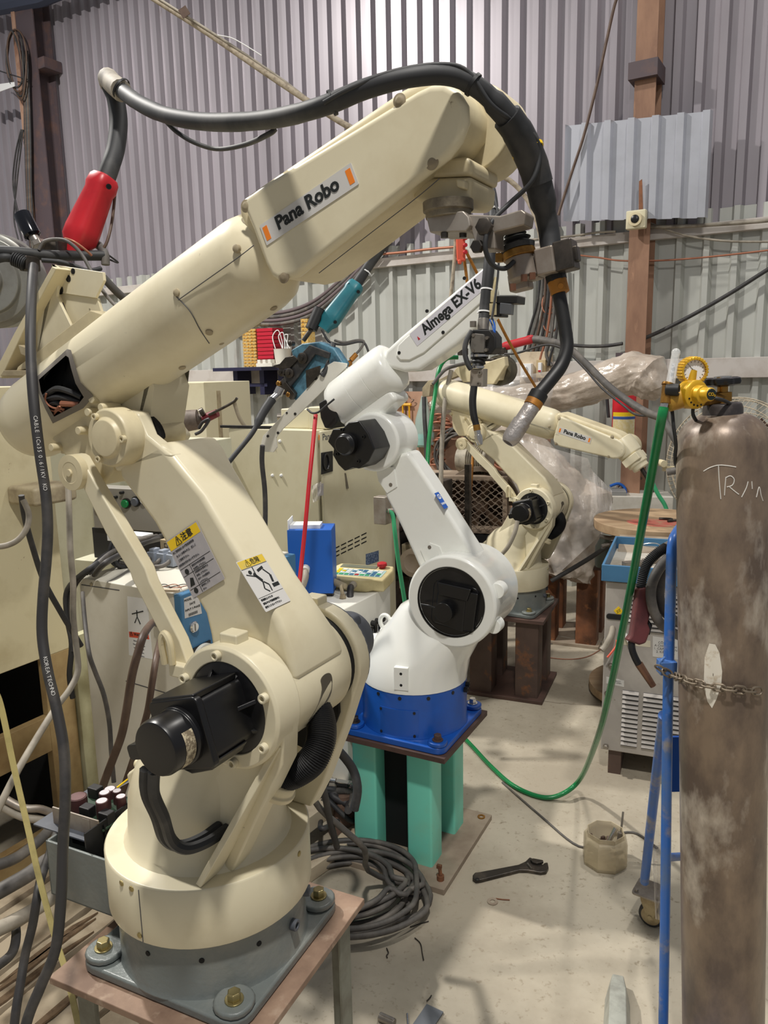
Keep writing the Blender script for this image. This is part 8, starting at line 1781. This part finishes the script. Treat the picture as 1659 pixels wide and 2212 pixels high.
b = B(); hp2 = smooth([onfloor(705, 1712, .16), onfloor(740, 1708, .17), onfloor(775, 1712, .16)], 30); b.tube(hp2, [.013 if i % 2 else .011 for i in range(len(hp2))], 10, n=1); obj('corrugated_tube', b, 'cablegrey', label='short grey corrugated conduit on the cable heap', cat='conduit')
# big loose coil on the floor
cc0 = onfloor(775, 1925, 0); pts = []
random.seed(2)
ring_r = [.17, .19, .16, .20, .18, .215, .15, .20, .19, .17]
for k in range(10 * 18):
    t_ = 2 * math.pi * k / 18; j = k // 18; r0, r1 = ring_r[j], ring_r[min(j + 1, 9)]; rr = r0 + (r1 - r0) * (k % 18) / 18
    ox = .035 * math.sin(j * 1.9) - .05; oy = .035 * math.cos(j * 2.3) - .02
    pts.append(V((cc0.x + ox + rr * 1.15 * math.cos(t_), cc0.y + oy + rr * .95 * math.sin(t_), .010 + .0065 * j + .004 * math.sin(t_ * 2 + j))))
lead_in = [P(664, 1655, 2.0), P(668, 1700, 2.05), P(690, 1745, 2.1), P(740, 1790, 2.15), P(788, 1835, 2.2)]
tail = [pts[-1] + V((.05, -.02, -.01)), onfloor(905, 1895, .02), onfloor(930, 1935, .012), onfloor(905, 1975, .012), onfloor(850, 1990, .012)]
cable('floor_coil', lead_in + [onfloor(795, 1880, .10)] + pts + tail, .0088, 'cablegrey', 'big loose coil of grey cable on the floor before the teal stand', 'cable coil', n=3)
cable('floor_lead', [(680, 1655, 2.02), (700, 1710, 2.06), (712, 1770, 2.12), (728, 1830, 2.2)], .0095, 'cabledark', 'dark lead dropping behind the closest robot base to the timbers')
cable('floor_lead', [(660, 1650, 2.0), (700, 1600, 2.1), (755, 1650, 2.2), (772, 1700, 2.2), (765, 1750, 2.2)], .013, 'rubber', 'thick black lead beside the cable heap, next to the teal post')
# adjustable wrench
zf = .001
wq_ = lambda pts: [onfloor(x, y, zf) for x, y in pts]
wr_ = thing('adjustable_wrench', onfloor(1100, 1885), 'dark oily adjustable wrench lying open on the concrete floor', 'wrench')
b = B(); q = wq_(((1021, 1897), (1026, 1891), (1036, 1890), (1120, 1874), (1135, 1867), (1144, 1858), (1152, 1861), (1166, 1868), (1172, 1874), (1176, 1870), (1183, 1869), (1185, 1880), (1180, 1889), (1168, 1891), (1140, 1886), (1122, 1886), (1040, 1907), (1028, 1909), (1021, 1904)))
b.loops([q, [p + ZZ * .012 for p in q]]); wb_ = obj('handle', b, 'darksteel', wr_, bevel=.003)
b = B(); q = [onfloor(x, y, .013) for x, y in ((1145, 1860), (1152, 1858), (1173, 1862), (1174, 1866), (1160, 1869), (1150, 1866))]; b.loops([q, [p + ZZ * .008 for p in q]]); obj('jaw', b, 'darksteel', wr_, bevel=.002)
b = B(); a_, c_ = onfloor(1140, 1866, .015), onfloor(1148, 1876, .015); 
for k in range(5): p = a_.lerp(c_, k / 4); b.cyl(p, p + (c_ - a_).normalized() * .002, .0045, seg=12)
b.cyl(a_, c_, .003); obj('adjusting_screw', b, 'steel', wr_)
b = B(); p = onfloor(1031, 1900, .0125); b.ring(Fr(p), .004, .007, 0, .001, 18); obj('hang_hole', b, 'deepblack', wr_)
b = B(); b.ring(Fr(onfloor(1064, 1948, .0005)), .008, .017, 0, .0025, 32); obj('washer', b, 'dustplate', label='flat steel washer on the concrete below the wrench', cat='washer')
cable('rusty_nail', [onfloor(1071, 1941, .002), onfloor(1085, 1943, .002), onfloor(1101, 1944, .002)], .002, 'rust', 'rusty nail beside the washer', 'nail')
# jar of bits
jc = onfloor(1306, 1862); j0 = Fr((jc.x, jc.y, 0)); jr = .075
jar = thing('plastic_jar', j0.o, 'cloudy octagonal plastic jar of metal bits on the concrete floor', 'jar')
b = B(); prof_ = [(jr * .92, 0), (jr, .01), (jr, .088), (jr * .9, .10), (jr * .84, .102), (jr * .84, .118), (jr * .80, .118), (jr * .80, .1), (jr * .95, .085), (jr * .95, .012), (.002, .012)]
b.lathe(j0.spin(.2), prof_, 8); obj('body', b, 'jar', jar, bevel=.005)
random.seed(9); 
for k in range(26):
    a_ = random.uniform(0, 6.28); r_ = random.uniform(0, jr * .72); p = j0(r_ * math.cos(a_), r_ * math.sin(a_), .018 + random.uniform(0, .045)); b = B(); f = Fr(p, (math.cos(k), math.sin(k), .3), (-math.sin(k), math.cos(k), .2), (.1, .2, 1))
    (b.hexbolt(f, .008, .012) if k % 2 else b.cyl(f(0, 0, 0), f(.02, 0, .01), .005, seg=10)); obj('metal_bit', b, random.choice(('darksteel', 'steel', 'brownsteel')), label='loose metal bit inside the cloudy plastic jar', cat='bolt', group='metal bits in the jar')
b = B(); b.cyl(j0(.052, .01, .06), j0(.066, .03, .165), .0038, seg=10); b.cyl(j0(.048, .008, .05), j0(.053, .012, .10), .0085, seg=12); obj('driver_bit', b, 'steel', label='thin steel bit standing up out of the plastic jar', cat='tool bit')
b = B(); b.cyl(j0(.0, -.01, .06), j0(.035, .005, .122), .0075, seg=12); obj('socket_bit', b, 'chrome', label='bright socket leaning inside the plastic jar', cat='tool bit')
# thin grey strand standing in for the cast shadow of the gas hose
cable('hose_shadow_strand', [onfloor(1085, 1690, .004), onfloor(1165, 1760, .004), onfloor(1250, 1828, .004), onfloor(1300, 1812, .004), onfloor(1366, 1798, .004), onfloor(1420, 1832, .004)], .004, 'cablegrey', 'thin grey strand drawn as the hose shadow on the concrete, from the hose to the jar', 'wire')
for k, pts in enumerate(([(700 + 480, 1392), (1230, 1388), (1290, 1400), (1310, 1412)], [(1180, 1420), (1230, 1424), (1270, 1418), (1302, 1400)])):
    cable('thin_wire', [onfloor(x, y, .004) for x, y in pts], .0025, 'copper' if k else 'cablegrey', ('thin grey wire curving on the floor before the wrapped robot stand', 'thin reddish wire curving on the floor before the power source')[k], 'wire')
cable('floor_hose', [onfloor(x, y, .012) for x, y in ((1180, 1370), (1220, 1378), (1260, 1385), (1300, 1388))], .010, 'cablelight', 'dusty hose lying along the wrapped robot stand plate', 'hose')
cable('floor_hose', [onfloor(x, y, .012) for x, y in ((1020, 1452), (1038, 1445), (1045, 1440))], .014, 'cabledark', 'short dark hose end beside the far stand', 'hose')
# steel wedge at the lower edge
p0, p1 = onfloor(1335, 2108, .03), onfloor(1332, 2300, .03); d_ = (p0 - p1).normalized(); s_ = d_.cross(ZZ)
b = B(); sec = lambda p, w_, h_: [p + s_ * (-w_) - ZZ * .03, p + s_ * w_ - ZZ * .03, p + s_ * (w_ * .62) + ZZ * h_, p - s_ * (w_ * .62) + ZZ * h_]
b.loops([sec(p0, .022, .004), sec(p0 - d_ * .06, .032, .02), sec(p1, .036, .035)]); obj('steel_ramp', b, mat('grey_green_paint', (176, 178, 168), .45, c2=(140, 140, 132), scale=16), label='grey painted steel wedge at the bottom edge of the floor', cat='steel wedge', bevel=.003)
slab('steel_plate', (925, 2202), .0005, (.075, .05, .005), 58, mat('blue_grey_plate', (116, 120, 126), .45, .3), 'small grey steel plate with a hole at the bottom edge of the floor', 'plate')
b = B(); p = onfloor(836, 2203, .011); f = yawfr(p, -30); b.cyl(f(-.022, 0, 0), f(.022, 0, 0), .011, seg=14); b.box(f.at(0, 0, .008), .04, .008, .008); obj('steel_stub', b, 'steel', label='short grooved steel stub on the floor at the bottom edge', cat='metal stub', bevel=.001)
cable('steel_pin', [onfloor(880, 2190, .003), onfloor(882, 2225, .003), onfloor(883, 2260, .003)], .003, 'chrome', 'thin bright pin on the floor between the stub and the steel plate', 'pin', n=2)
for k, pts in enumerate(([(835, 2048), (839, 2058), (835, 2064), (837, 2069)], [(896, 2026), (908, 2038), (912, 2058), (915, 2074)], [(886, 2002), (905, 1996), (926, 1990)], [(922, 2162), (928, 2156), (932, 2150)])):
    cable('wire_bit', [onfloor(x, y, .003) for x, y in pts], .0016, 'darksteel', ('hooked bit of black wire on the shaded floor', 'longer bent bit of black wire on the shaded floor', 'straight wire bit beside the floor cable coil', 'tiny wire bit near the steel plate')[k], 'wire')
